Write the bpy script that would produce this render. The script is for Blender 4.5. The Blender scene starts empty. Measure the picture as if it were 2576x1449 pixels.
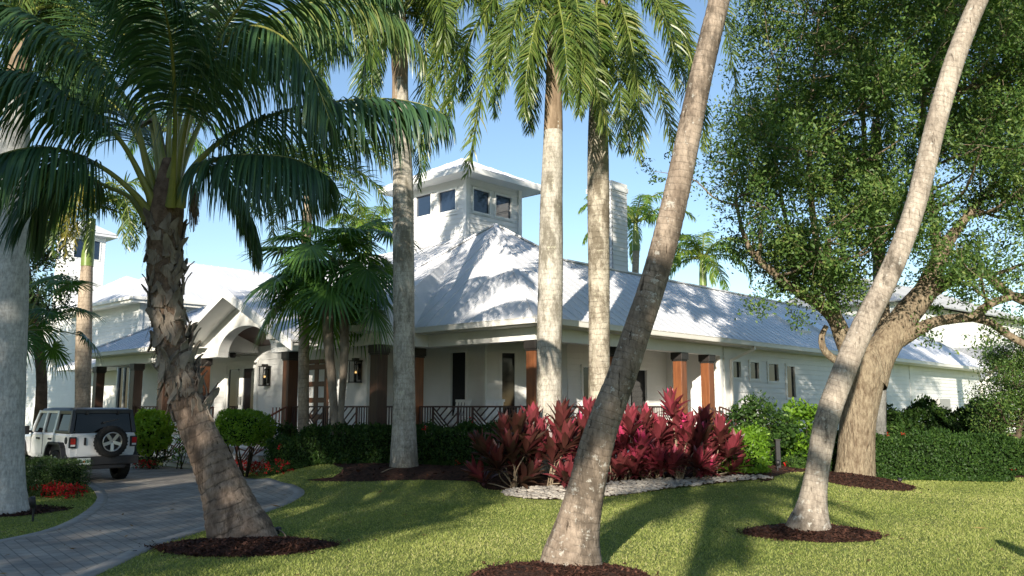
import bpy, math, random
import numpy as np
from mathutils import Vector, Matrix
from mathutils.geometry import delaunay_2d_cdt

R = math.radians
random.seed(7)
rng = np.random.default_rng(11)
scene = bpy.context.scene
COL = scene.collection

# ------------------------------------------------------------------ camera, sky, sun, exposure
FPX, CU, CV, PITCH, EYE = 2146.0, 1287.5, 724.5, R(7.92), 1.85
cam_d = bpy.data.cameras.new('camera'); cam_d.sensor_width = 36.0; cam_d.lens = 30.0
cam_d.clip_end = 3000.0
cam = bpy.data.objects.new('camera', cam_d); COL.objects.link(cam)
cam.location = (0, 0, EYE); cam.rotation_euler = (R(90) + PITCH, 0, 0)
scene.camera = cam

SUN_AZ, SUN_EL = R(14.0), R(17.5)          # azimuth the light travels towards (from +Y to +X), elevation
world = bpy.data.worlds.new('World'); scene.world = world; world.use_nodes = True
wn = world.node_tree.nodes; wl = world.node_tree.links
bg = wn['Background']; bg.inputs['Strength'].default_value = 0.11
sky = wn.new('ShaderNodeTexSky'); sky.sky_type = 'NISHITA'; sky.sun_disc = False
sky.sun_elevation = SUN_EL; sky.sun_rotation = math.pi + SUN_AZ
sky.air_density = 1.0; sky.dust_density = 0.2; sky.ozone_density = 2.0
wl.new(sky.outputs[0], bg.inputs[0])
sd = bpy.data.lights.new('sun', 'SUN'); sd.energy = 4.7; sd.angle = R(0.53); sd.color = (1.0, 0.91, 0.77)
sun = bpy.data.objects.new('sun', sd); COL.objects.link(sun)
SUNV = Vector((math.sin(SUN_AZ) * math.cos(SUN_EL), math.cos(SUN_AZ) * math.cos(SUN_EL), -math.sin(SUN_EL)))
sun.rotation_euler = SUNV.to_track_quat('-Z', 'Y').to_euler(); sun.location = (-10, -30, 30)
scene.view_settings.view_transform = 'Standard'; scene.view_settings.look = 'None'
scene.view_settings.exposure = 0.85; scene.view_settings.gamma = 1.0
scene.cycles.max_bounces = 8; scene.cycles.diffuse_bounces = 3; scene.cycles.transparent_max_bounces = 8

# ------------------------------------------------------------------ survey helpers (reference pixels of a 2575 px wide picture -> metres)
def ray(u, v):
    x = (u - CU) / FPX; yc = -(v - CV) / FPX
    return np.array([x, math.cos(PITCH) - math.sin(PITCH) * yc, math.sin(PITCH) + math.cos(PITCH) * yc])
def at(u, v, Y):
    d = ray(u, v); return np.array([0, 0, EYE]) + d * (Y / d[1])
def sst(a, b, x):
    t = min(1.0, max(0.0, (x - a) / (b - a))); return t * t * (3 - 2 * t)
def gh(x, y):
    """height of the ground: a low planted rise in front of the house"""
    return 0.45 * sst(16.6, 20.4, y) * sst(-7.0, -4.2, x) * (1 - sst(5.0, 10.0, x)) * (1 - sst(60, 90, y))
def gh_np(x, y):
    def s(a, b, t):
        t = np.clip((t - a) / (b - a), 0, 1); return t * t * (3 - 2 * t)
    return 0.45 * s(16.6, 20.4, y) * s(-7.0, -4.2, x) * (1 - s(5.0, 10.0, x)) * (1 - s(60, 90, y))
def gp(u, v):
    d = ray(u, v); o = np.array([0, 0, EYE]); z = 0.0
    for _ in range(30):
        t = (z - EYE) / d[2]; p = o + d * t; z = 0.5 * z + 0.5 * gh(p[0], p[1])
    return np.array([p[0], p[1], gh(p[0], p[1])])

# ------------------------------------------------------------------ objects
def link(o, parent=None):
    COL.objects.link(o)
    if parent is not None: o.parent = parent
    return o
def tag(o, label=None, cat=None, group=None, kind=None):
    if label: o['label'] = label
    if cat: o['category'] = cat
    if group: o['group'] = group
    if kind: o['kind'] = kind
    return o
def thing(name, label, cat, loc=(0, 0, 0), rz=0.0, group=None):
    o = bpy.data.objects.new(name, None); o.empty_display_size = 0.3
    o.location = tuple(float(c) for c in loc); o.rotation_euler = (0, 0, rz)
    link(o); return tag(o, label, cat, group)
def kids(o): return [c for c in o.children]
def copy_tree(o, parent=None):
    c = o.copy(); COL.objects.link(c)
    if parent is not None: c.parent = parent
    for ch in kids(o): copy_tree(ch, c)
    return c

def npmesh(name, V, F, mats, parent=None, mi=None, attrs=None, smooth=False, off=None):
    """V (n,3), F (m,4) or (m,3) arrays -> one mesh object"""
    V = np.asarray(V, np.float32)
    if off is not None: V = V - np.asarray(off, np.float32)
    F = np.asarray(F, np.int32); k = F.shape[1]; m = F.shape[0]
    me = bpy.data.meshes.new(name)
    me.vertices.add(len(V)); me.vertices.foreach_set('co', V.ravel())
    me.loops.add(m * k); me.loops.foreach_set('vertex_index', F.ravel())
    me.polygons.add(m); me.polygons.foreach_set('loop_start', np.arange(0, m * k, k, dtype=np.int32))
    me.polygons.foreach_set('loop_total', np.full(m, k, np.int32))
    for mt in (mats if isinstance(mats, (list, tuple)) else [mats]): me.materials.append(mt)
    if mi is not None: me.polygons.foreach_set('material_index', np.asarray(mi, np.int32))
    if smooth: me.polygons.foreach_set('use_smooth', np.ones(m, bool))
    me.update(calc_edges=True)
    for an, arr in (attrs or {}).items():
        arr = np.asarray(arr, np.float32)
        dom = 'POINT' if len(arr) == len(V) else 'FACE'
        a = me.attributes.new(an, 'FLOAT', dom); a.data.foreach_set('value', arr)
    return link(bpy.data.objects.new(name, me), parent)

class Acc:
    """collects quad arrays"""
    def __init__(s): s.V = []; s.F = []; s.A = []; s.M = []; s.n = 0
    def add(s, V, F, a=None, m=0):
        V = np.asarray(V, float).reshape(-1, 3); F = np.asarray(F, int).reshape(-1, 4)
        s.V.append(V); s.F.append(F + s.n); s.n += len(V)
        s.A.append(np.broadcast_to(np.asarray(0.5 if a is None else a, float), (len(V),)).copy())
        s.M.append(np.full(len(F), m))
    def build(s, name, mats, parent=None, smooth=False, off=None, attr='tint'):
        return npmesh(name, np.vstack(s.V), np.vstack(s.F), mats, parent, np.concatenate(s.M),
                      {attr: np.concatenate(s.A)}, smooth, off)

class MB:
    """collects boxes, prisms and tubes for hard-surface parts"""
    def __init__(s): s.v = []; s.f = []; s.m = []; s.sm = []
    def add(s, vs, fs, m=0, smooth=False):
        n = len(s.v); s.v += [tuple(map(float, p)) for p in vs]
        for f in fs: s.f.append(tuple(i + n for i in f)); s.m.append(m); s.sm.append(smooth)
        return s
    def box(s, x0, y0, z0, x1, y1, z1, m=0):
        vs = [(x0, y0, z0), (x1, y0, z0), (x1, y1, z0), (x0, y1, z0), (x0, y0, z1), (x1, y0, z1), (x1, y1, z1), (x0, y1, z1)]
        return s.add(vs, [(0, 3, 2, 1), (4, 5, 6, 7), (0, 1, 5, 4), (1, 2, 6, 5), (2, 3, 7, 6), (3, 0, 4, 7)], m)
    def bar(s, p, q, w, h, m=0, up=(0, 0, 1)):
        """rectangular bar from p to q, width w (horizontal), height h"""
        p, q = Vector(p), Vector(q); d = (q - p).normalized(); u = Vector(up)
        if abs(d.dot(u)) > 0.98: u = Vector((1, 0, 0))
        a = d.cross(u).normalized() * (w / 2); b = a.cross(d).normalized() * (h / 2)
        vs = [p - a - b, p + a - b, p + a + b, p - a + b, q - a - b, q + a - b, q + a + b, q - a + b]
        return s.add(vs, [(0, 1, 2, 3), (7, 6, 5, 4), (0, 4, 5, 1), (1, 5, 6, 2), (2, 6, 7, 3), (3, 7, 4, 0)], m)
    def cyl(s, p, q, r, r2=None, n=14, m=0, caps=True, smooth=True):
        p, q = Vector(p), Vector(q); d = (q - p).normalized(); r2 = r if r2 is None else r2
        u = Vector((0, 0, 1)) if abs(d.z) < 0.95 else Vector((1, 0, 0))
        a = d.cross(u).normalized(); b = d.cross(a)
        ring = [a * math.cos(2 * math.pi * k / n) + b * math.sin(2 * math.pi * k / n) for k in range(n)]
        s.add([p + c * r for c in ring] + [q + c * r2 for c in ring], [(k, (k + 1) % n, n + (k + 1) % n, n + k) for k in range(n)], m, smooth)
        if caps:
            s.add([p + c * r for c in ring], [tuple(range(n))[::-1]], m); s.add([q + c * r2 for c in ring], [tuple(range(n))], m)
        return s
    def lathe(s, c, axis, prof, n=24, m=0):
        """prof: list of (along, radius) about axis through c"""
        c, d = Vector(c), Vector(axis).normalized()
        u = Vector((0, 0, 1)) if abs(d.z) < 0.95 else Vector((1, 0, 0))
        a = d.cross(u).normalized(); b = d.cross(a); vs = []; fs = []
        for (t, r) in prof:
            for k in range(n):
                an = 2 * math.pi * k / n; vs.append(c + d * t + (a * math.cos(an) + b * math.sin(an)) * r)
        for i in range(len(prof) - 1):
            for k in range(n): fs.append((i * n + k, i * n + (k + 1) % n, (i + 1) * n + (k + 1) % n, (i + 1) * n + k))
        return s.add(vs, fs, m, True)
    def poly(s, pts, m=0): return s.add(pts, [tuple(range(len(pts)))], m)
    def slab(s, pts, th, m=0):
        """planar polygon thickened by th against its normal"""
        ps = [Vector(p) for p in pts]; n = (ps[1] - ps[0]).cross(ps[2] - ps[0]).normalized(); k = len(ps)
        vs = ps + [p - n * th for p in ps]
        return s.add(vs, [tuple(range(k)), tuple(range(2 * k - 1, k - 1, -1))] + [(i, i + k, (i + 1) % k + k, (i + 1) % k) for i in range(k)], m)
    def build(s, name, mats, parent=None, bevel=0.0, loc=None):
        me = bpy.data.meshes.new(name); me.from_pydata(s.v, [], s.f)
        for mt in (mats if isinstance(mats, (list, tuple)) else [mats]): me.materials.append(mt)
        me.polygons.foreach_set('material_index', np.array(s.m, np.int32))
        me.polygons.foreach_set('use_smooth', np.array(s.sm, bool)); me.update()
        o = link(bpy.data.objects.new(name, me), parent)
        if loc is not None: o.location = tuple(float(c) for c in loc)
        if bevel:
            b = o.modifiers.new('bevel', 'BEVEL'); b.width = bevel; b.segments = 2; b.limit_method = 'ANGLE'
        return o

# ------------------------------------------------------------------ materials
def newmat(name):
    m = bpy.data.materials.new(name); m.use_nodes = True
    nt = m.node_tree; return m, nt, nt.nodes['Principled BSDF'], nt.nodes['Material Output']
def noise(nt, scale, detail=4, rough=0.6, vec=None, stretch=None):
    n = nt.nodes.new('ShaderNodeTexNoise'); n.inputs['Scale'].default_value = scale
    n.inputs['Detail'].default_value = detail; n.inputs['Roughness'].default_value = rough
    if vec is None:
        tc = nt.nodes.new('ShaderNodeTexCoord'); vec = tc.outputs['Object']
    if stretch:
        mp = nt.nodes.new('ShaderNodeMapping'); mp.inputs['Scale'].default_value = stretch
        nt.links.new(vec, mp.inputs['Vector']); vec = mp.outputs['Vector']
    nt.links.new(vec, n.inputs['Vector']); return n.outputs['Fac']
def ramp(nt, fac, stops):
    r = nt.nodes.new('ShaderNodeValToRGB'); cr = r.color_ramp
    while len(cr.elements) > 1: cr.elements.remove(cr.elements[-1])
    cr.elements[0].position = stops[0][0]; cr.elements[0].color = (*stops[0][1], 1)
    for p, c in stops[1:]:
        e = cr.elements.new(p); e.color = (*c, 1)
    nt.links.new(fac, r.inputs['Fac']); return r.outputs['Color']
def mixc(nt, fac, a, b, mode='MIX'):
    m = nt.nodes.new('ShaderNodeMix'); m.data_type = 'RGBA'; m.blend_type = mode
    for sock, val in ((m.inputs['Factor'], fac), (m.inputs['A'], a), (m.inputs['B'], b)):
        if isinstance(val, bpy.types.NodeSocket): nt.links.new(val, sock)
        elif isinstance(val, (int, float)): sock.default_value = val
        else: sock.default_value = (*val, 1)
    return m.outputs['Result']
def maths(nt, op, a, b=0.0, c=0.0):
    m = nt.nodes.new('ShaderNodeMath'); m.operation = op
    for i, val in enumerate((a, b, c)):
        if isinstance(val, bpy.types.NodeSocket): nt.links.new(val, m.inputs[i])
        else: m.inputs[i].default_value = val
    return m.outputs[0]
def attr(nt, name):
    a = nt.nodes.new('ShaderNodeAttribute'); a.attribute_name = name; return a.outputs['Fac']
def bump(nt, bs, h, strength=0.4, dist=0.02):
    b = nt.nodes.new('ShaderNodeBump'); b.inputs['Strength'].default_value = strength; b.inputs['Distance'].default_value = dist
    nt.links.new(h, b.inputs['Height']); nt.links.new(b.outputs[0], bs.inputs['Normal'])
def plain(name, c1, c2=None, scale=3.0, rough=0.6, spec=0.5, metal=0.0, bmp=None, stretch=None, lo=0.35, hi=0.65):
    m, nt, b, o = newmat(name)
    b.inputs['Roughness'].default_value = rough; b.inputs['Specular IOR Level'].default_value = spec; b.inputs['Metallic'].default_value = metal
    if c2 is None: b.inputs['Base Color'].default_value = (*c1, 1)
    else: nt.links.new(ramp(nt, noise(nt, scale, 6, 0.65, stretch=stretch), [(lo, c1), (hi, c2)]), b.inputs['Base Color'])
    if bmp: bump(nt, b, noise(nt, bmp[0], 5, 0.6, stretch=stretch), bmp[1], bmp[2])
    return m
def leafmat(name, cols, trans=0.3, rough=0.42, spec=0.4, transcol=None):
    m, nt, b, o = newmat(name); n = len(cols)
    c = ramp(nt, attr(nt, 'tint'), [(i / max(1, n - 1), k) for i, k in enumerate(cols)])
    nt.links.new(c, b.inputs['Base Color']); b.inputs['Roughness'].default_value = rough; b.inputs['Specular IOR Level'].default_value = spec
    t = nt.nodes.new('ShaderNodeBsdfTranslucent')
    nt.links.new(mixc(nt, 1.0, c, transcol or (1.6, 1.7, 0.6), 'MULTIPLY'), t.inputs['Color'])
    mx = nt.nodes.new('ShaderNodeMixShader'); mx.inputs[0].default_value = trans
    nt.links.new(b.outputs[0], mx.inputs[1]); nt.links.new(t.outputs[0], mx.inputs[2]); nt.links.new(mx.outputs[0], o.inputs['Surface'])
    return m
def palmbark(name, c1, c2, ring, ringdark=0.45, stain=(0.08, 0.075, 0.06), stain_lo=0.6, lichen=None, spacing=0.09, foot=0.0, cracks=0.0):
    """grey palm bark: leaf-scar rings every `spacing` m along the trunk, weather stains, pale lichen"""
    m, nt, b, o = newmat(name)
    base = ramp(nt, noise(nt, 2.2, 8, 0.72, stretch=(1, 1, 0.5)), [(0.40, c1), (0.60, c2)])
    fine = ramp(nt, noise(nt, 22, 6, 0.75, stretch=(1, 1, 0.35)), [(0.36, (0.62, 0.61, 0.6)), (0.62, (1.15, 1.15, 1.15))])
    base = mixc(nt, 1.0, base, fine, 'MULTIPLY')
    wob = noise(nt, 3.0, 3)
    s = maths(nt, 'ADD', attr(nt, 'along'), maths(nt, 'MULTIPLY', wob, spacing * 1.3))
    fr = maths(nt, 'FRACT', maths(nt, 'DIVIDE', s, spacing))
    d = maths(nt, 'MULTIPLY', maths(nt, 'ABSOLUTE', maths(nt, 'SUBTRACT', fr, 0.5)), 2.0)
    k = 1 - ringdark
    line = ramp(nt, d, [(0.0, (k, k, k)), (0.22, (1, 1, 1)), (0.85, (1, 1, 1)), (1.0, (1.12, 1.12, 1.1))])
    brk = ramp(nt, noise(nt, 5, 3), [(0.35, (0, 0, 0)), (0.6, (1, 1, 1))])
    base = mixc(nt, maths(nt, 'MULTIPLY', brk, ring), base, mixc(nt, 1.0, base, line, 'MULTIPLY'))
    st = ramp(nt, noise(nt, 1.6, 7, 0.72, stretch=(1.6, 1.6, 0.6)), [(stain_lo - 0.06, (0, 0, 0)), (stain_lo + 0.03, (1, 1, 1))])
    base = mixc(nt, maths(nt, 'MULTIPLY', st, 0.75), base, stain)
    if foot:
        ft = maths(nt, 'ADD', attr(nt, 'along'), maths(nt, 'MULTIPLY', noise(nt, 3.5, 7, 0.75, stretch=(1.5, 1.5, 0.5)), 1.7 * foot))
        fm = ramp(nt, maths(nt, 'DIVIDE', ft, 2.2 * foot), [(0.40, (1, 1, 1)), (0.66, (0, 0, 0))])
        base = mixc(nt, maths(nt, 'MULTIPLY', fm, 0.85), base, stain)
    cr_ = ramp(nt, noise(nt, 7, 4, 0.6, stretch=(2.6, 2.6, 0.28)), [(0.63, (1, 1, 1)), (0.68, (0.22, 0.2, 0.18))])
    base = mixc(nt, cracks, base, mixc(nt, 1.0, base, cr_, 'MULTIPLY'))
    if lichen:
        li = ramp(nt, noise(nt, 9, 6, 0.75), [(0.585, (0, 0, 0)), (0.63, (1, 1, 1))])
        base = mixc(nt, maths(nt, 'MULTIPLY', li, 0.6), base, lichen)
    nt.links.new(base, b.inputs['Base Color']); b.inputs['Roughness'].default_value = 0.85; b.inputs['Specular IOR Level'].default_value = 0.2
    h = maths(nt, 'ADD', maths(nt, 'MULTIPLY', noise(nt, 30, 6, 0.7, stretch=(1, 1, 0.35)), 0.5), maths(nt, 'MULTIPLY', ramp(nt, d, [(0, (0, 0, 0)), (0.3, (1, 1, 1))]), 0.6))
    bump(nt, b, h, 0.5, 0.012)
    return m

M = {}
M['siding'] = plain('white_siding', (0.74, 0.74, 0.72), (0.80, 0.80, 0.78), 1.3, 0.55)
M['trim'] = plain('white_trim', (0.78, 0.78, 0.75), (0.82, 0.82, 0.80), 2.0, 0.5)
M['roof'] = plain('white_metal_roof', (0.68, 0.69, 0.72), (0.80, 0.80, 0.82), 0.9, 0.42, 0.5, bmp=(0.8, 0.12, 0.05))
M['gutter'] = plain('gutter_white', (0.76, 0.74, 0.69), (0.80, 0.78, 0.74), 1.0, 0.45)
M['cedar'] = plain('stained_cedar', (0.15, 0.052, 0.021), (0.25, 0.092, 0.034), 3.0, 0.45, bmp=(14, 0.25, 0.01), stretch=(6, 6, 0.5))
M['brown_or_shaded_wood'] = plain('brown_part_shaded_cedar', (0.085, 0.034, 0.018), (0.15, 0.06, 0.027), 3.0, 0.45, stretch=(6, 6, 0.5))  # cedar with part shade put into its colour; also the brown entry door
M['dark_or_shaded_wood'] = plain('dark_wood_shaded_cedar', (0.045, 0.024, 0.016), (0.075, 0.038, 0.024), 3.0, 0.45, stretch=(6, 6, 0.5))  # cedar darkened to stand for shade; also the dark fan blades
M['ceilwood'] = plain('brown_board_ceiling', (0.05, 0.022, 0.014), (0.085, 0.036, 0.022), 2.0, 0.5, stretch=(8, 0.6, 1))
M['capmetal'] = plain('dark_bronze', (0.018, 0.016, 0.015), (0.028, 0.024, 0.022), 4, 0.5)
M['rail'] = plain('brown_iron_rail', (0.05, 0.025, 0.02), (0.075, 0.035, 0.026), 5, 0.5)
M['redrail'] = plain('red_brown_rail', (0.20, 0.07, 0.045), (0.26, 0.09, 0.055), 5, 0.5)
M['glass'] = plain('window_glass', (0.010, 0.012, 0.016), None, rough=0.04, spec=0.35)
M['cupglass'] = plain('cupola_glass', (0.02, 0.035, 0.065), None, rough=0.02, spec=0.8)
M['floor'] = plain('porch_boards', (0.42, 0.40, 0.37), (0.5, 0.48, 0.45), 2, 0.6)
M['greyroof'] = plain('grey_standing_seam', (0.36, 0.37, 0.38), (0.42, 0.43, 0.44), 0.6, 0.4, metal=0.2)
M['carwhite'] = plain('car_white_paint', (0.78, 0.79, 0.80), None, rough=0.22, spec=0.6)
M['carblack'] = plain('car_black_plastic', (0.014, 0.014, 0.016), (0.022, 0.022, 0.024), 8, 0.55)
M['cartop'] = plain('car_hardtop', (0.016, 0.018, 0.026), None, rough=0.35)
M['carglass'] = plain('car_tinted_glass', (0.006, 0.007, 0.009), None, rough=0.03, spec=0.3)
M['tyre'] = plain('tyre_rubber', (0.012, 0.012, 0.012), (0.02, 0.02, 0.02), 12, 0.8, 0.3)
M['alloy'] = plain('alloy_rim', (0.55, 0.55, 0.56), None, rough=0.3, metal=0.9)
M['redlamp'] = plain('red_lens', (0.42, 0.012, 0.015), None, rough=0.15)
M['whitelamp'] = plain('clear_lens', (0.7, 0.7, 0.7), None, rough=0.15)
M['plate'] = plain('plate_white', (0.62, 0.66, 0.62), None, rough=0.4)
M['plategreen'] = plain('plate_print', (0.03, 0.16, 0.08), None, rough=0.4)
M['plateorange'] = plain('plate_orange', (0.6, 0.22, 0.04), None, rough=0.4)
M['flame'] = plain('lantern_bulb', (0.9, 0.6, 0.25), None, rough=0.3)
_b = M['flame'].node_tree.nodes['Principled BSDF']; _b.inputs['Emission Color'].default_value = (1.0, 0.62, 0.22, 1); _b.inputs['Emission Strength'].default_value = 0.9
M['clearglass'], _nt, _b, _o = newmat('lantern_glass'); _b.inputs['Transmission Weight'].default_value = 1.0; _b.inputs['Roughness'].default_value = 0.02; _b.inputs['IOR'].default_value = 1.03
M['stone'] = plain('pale_river_rock', (0.17, 0.15, 0.13), (0.50, 0.46, 0.40), 5.0, 0.75, 0.25, lo=0.3, hi=0.72)
M['mulch'] = plain('brown_mulch', (0.018, 0.009, 0.006), (0.095, 0.045, 0.028), 14, 0.9, 0.2, bmp=(30, 1.0, 0.05))
M['chip'] = leafmat('mulch_chip', [(0.016, 0.007, 0.005), (0.062, 0.026, 0.017), (0.13, 0.06, 0.04)], 0.0, 0.9, 0.2)
M['concrete'] = plain('pale_concrete_border', (0.28, 0.26, 0.235), (0.38, 0.355, 0.32), 4, 0.85, 0.3, bmp=(25, 0.3, 0.01))
M['greyplastic'] = plain('grey_plastic', (0.35, 0.35, 0.34), None, rough=0.5)
# leaves
M['coco'] = leafmat('coconut_leaf', [(0.026, 0.066, 0.034), (0.048, 0.108, 0.044), (0.095, 0.165, 0.045), (0.20, 0.22, 0.06)], 0.22, 0.36, 0.5)
M['royal'] = leafmat('royal_leaf', [(0.030, 0.068, 0.016), (0.07, 0.125, 0.024), (0.145, 0.195, 0.04), (0.28, 0.28, 0.085)], 0.28, 0.36, 0.5)
M['brightpalm'] = leafmat('bright_palm_leaf', [(0.055, 0.13, 0.02), (0.10, 0.20, 0.03), (0.17, 0.26, 0.04), (0.30, 0.30, 0.05)], 0.35, 0.36, 0.5)
M['yellowpalm'] = leafmat('yellow_palm_leaf', [(0.10, 0.11, 0.02), (0.20, 0.18, 0.03), (0.30, 0.24, 0.045)], 0.3, 0.4, 0.4)
M['rachis'] = plain('frond_midrib', (0.17, 0.19, 0.035), (0.26, 0.25, 0.06), 3, 0.4)
M['rachis_r'] = plain('royal_midrib', (0.13, 0.17, 0.03), (0.20, 0.22, 0.05), 3, 0.4)
M['fan'] = leafmat('fan_leaf', [(0.026, 0.072, 0.017), (0.052, 0.125, 0.026), (0.10, 0.20, 0.038), (0.20, 0.29, 0.05)], 0.3, 0.33, 0.5)
M['oak'] = leafmat('oak_leaf', [(0.022, 0.055, 0.015), (0.054, 0.112, 0.026), (0.105, 0.175, 0.040), (0.20, 0.25, 0.065)], 0.25, 0.5, 0.3)
M['oakfar'] = leafmat('dark_tree_leaf', [(0.014, 0.032, 0.012), (0.026, 0.055, 0.016), (0.05, 0.085, 0.022)], 0.2, 0.4, 0.4)
M['hedge'] = leafmat('hedge_leaf', [(0.016, 0.042, 0.010), (0.032, 0.075, 0.014), (0.07, 0.13, 0.022), (0.12, 0.17, 0.03)], 0.22, 0.55, 0.25)
M['lime'] = leafmat('lime_leaf', [(0.055, 0.13, 0.012), (0.15, 0.28, 0.022), (0.29, 0.42, 0.035)], 0.35, 0.42, 0.35)  # leaf green brightened to stand in for sun on the shrubs
M['boxwood'] = leafmat('clipped_leaf', [(0.025, 0.05, 0.014), (0.045, 0.085, 0.02), (0.07, 0.12, 0.028)], 0.2, 0.4, 0.4)
M['redflower'] = leafmat('red_flower', [(0.38, 0.012, 0.015), (0.60, 0.02, 0.025), (0.72, 0.06, 0.05)], 0.3, 0.45, 0.3, (1.2, 0.5, 0.5))
M['ti'] = leafmat('ti_leaf', [(0.055, 0.032, 0.020), (0.10, 0.029, 0.026), (0.19, 0.036, 0.046), (0.34, 0.05, 0.078), (0.68, 0.06, 0.20)], 0.16, 0.36, 0.6, (1.5, 0.6, 0.7))
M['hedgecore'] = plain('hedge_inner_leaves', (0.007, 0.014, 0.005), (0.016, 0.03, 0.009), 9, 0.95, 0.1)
M['drysheath'] = plain('brown_dry_sheath', (0.16, 0.115, 0.075), (0.33, 0.25, 0.175), 4, 0.8, 0.2, bmp=(12, 0.5, 0.02), stretch=(2, 2, 0.4))
M['twig'] = plain('hedge_twig', (0.035, 0.028, 0.016), (0.06, 0.045, 0.028), 6, 0.9, 0.1)
M['stem'] = plain('pale_stem', (0.20, 0.15, 0.10), (0.30, 0.24, 0.17), 9, 0.8, 0.2)
M['oakbark'] = plain('live_oak_bark', (0.14, 0.10, 0.066), (0.36, 0.295, 0.205), 9, 0.9, 0.2, bmp=(14, 1.0, 0.09), stretch=(1.5, 1.5, 0.5), lo=0.34, hi=0.66)
M['darkbark'] = plain('dark_bark', (0.06, 0.045, 0.03), (0.12, 0.09, 0.065), 5, 0.9, 0.2, bmp=(16, 0.6, 0.03))
M['boot'] = plain('dry_leaf_base', (0.10, 0.08, 0.063), (0.30, 0.255, 0.205), 5, 0.85, 0.2, bmp=(20, 0.6, 0.02), stretch=(1, 1, 0.4))
M['fibre'] = plain('palm_fibre', (0.10, 0.066, 0.046), (0.22, 0.155, 0.11), 9, 0.95, 0.1, bmp=(40, 0.8, 0.02))
M['crownshaft'] = plain('green_crownshaft', (0.12, 0.19, 0.04), (0.22, 0.28, 0.08), 2, 0.35)
M['royalbark'] = palmbark('royal_palm_bark', (0.36, 0.33, 0.28), (0.52, 0.485, 0.42), 0.8, 0.35, (0.12, 0.105, 0.075), 0.56, (0.55, 0.53, 0.40), 0.12, 0.9, 0.25)
M['royalbark_b'] = palmbark('royal_palm_bark_ringed', (0.33, 0.29, 0.23), (0.51, 0.46, 0.37), 1.0, 0.62, (0.09, 0.07, 0.045), 0.54, (0.5, 0.48, 0.36), 0.13, 0.9, 0.2)
M['greybark'] = palmbark('grey_royal_bark', (0.50, 0.50, 0.48), (0.58, 0.575, 0.55), 0.7, 0.14, (0.40, 0.39, 0.37), 0.60, None, 0.07)
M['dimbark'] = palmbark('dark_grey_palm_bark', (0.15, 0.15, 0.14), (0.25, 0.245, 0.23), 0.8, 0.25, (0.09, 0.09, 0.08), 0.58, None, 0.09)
M['cocobark'] = palmbark('coconut_bark', (0.20, 0.155, 0.118), (0.34, 0.275, 0.215), 0.9, 0.45, (0.06, 0.047, 0.035), 0.56, (0.50, 0.49, 0.44), 0.085, 0.0, 0.9)
M['cocobark_pale'] = palmbark('coconut_bark_pale', (0.29, 0.245, 0.20), (0.43, 0.375, 0.31), 0.9, 0.38, (0.045, 0.036, 0.026), 0.62, (0.52, 0.51, 0.46), 0.085, 1.15, 0.7)
M['cocobark_ring'] = palmbark('coconut_bark_ringed', (0.19, 0.135, 0.10), (0.33, 0.25, 0.19), 1.0, 0.72, (0.05, 0.036, 0.027), 0.58, None, 0.15, 0.0, 0.8)
M['thinbark'] = palmbark('thin_palm_bark', (0.34, 0.27, 0.20), (0.46, 0.38, 0.29), 1.0, 0.5, (0.16, 0.12, 0.09), 0.62, None, 0.12)

# lawn
m, nt, b, o = newmat('lawn_turf'); M['lawn'] = m
c = ramp(nt, noise(nt, 0.55, 5, 0.65), [(0.38, (0.17, 0.225, 0.06)), (0.62, (0.29, 0.32, 0.105))])
f = ramp(nt, noise(nt, 55, 4, 0.75), [(0.25, (0.5, 0.55, 0.45)), (0.55, (1, 1, 1)), (0.78, (1.45, 1.4, 1.35))])
nt.links.new(mixc(nt, 1.0, c, f, 'MULTIPLY'), b.inputs['Base Color']); b.inputs['Roughness'].default_value = 0.95; b.inputs['Specular IOR Level'].default_value = 0.1
bump(nt, b, noise(nt, 45, 5, 0.7), 1.0, 0.05)
M['blade'] = leafmat('grass_blade', [(0.14, 0.19, 0.042), (0.275, 0.32, 0.085), (0.395, 0.41, 0.135), (0.54, 0.49, 0.26)], 0.3, 0.55, 0.25)
# pavers
m, nt, b, o = newmat('driveway_pavers'); M['paver'] = m
tc = nt.nodes.new('ShaderNodeTexCoord'); mp = nt.nodes.new('ShaderNodeMapping'); mp.inputs['Rotation'].default_value = (0, 0, R(52)); nt.links.new(tc.outputs['Object'], mp.inputs['Vector'])
br = nt.nodes.new('ShaderNodeTexBrick'); nt.links.new(mp.outputs[0], br.inputs['Vector']); br.inputs['Scale'].default_value = 1.0
br.inputs['Brick Width'].default_value = 0.24; br.inputs['Row Height'].default_value = 0.16; br.inputs['Mortar Size'].default_value = 0.008
br.inputs['Color1'].default_value = (0.31, 0.28, 0.24, 1); br.inputs['Color2'].default_value = (0.39, 0.35, 0.30, 1); br.inputs['Mortar'].default_value = (0.20, 0.185, 0.165, 1)
v = ramp(nt, noise(nt, 1.1, 6, 0.7), [(0.40, (0.74, 0.74, 0.75)), (0.60, (1.12, 1.11, 1.09))])
nt.links.new(mixc(nt, 1.0, br.outputs['Color'], v, 'MULTIPLY'), b.inputs['Base Color']); b.inputs['Roughness'].default_value = 0.85; b.inputs['Specular IOR Level'].default_value = 0.25
h = maths(nt, 'SUBTRACT', maths(nt, 'MULTIPLY', noise(nt, 30, 4), 0.3), br.outputs['Fac']); bump(nt, b, h, 0.6, 0.01)

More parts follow.
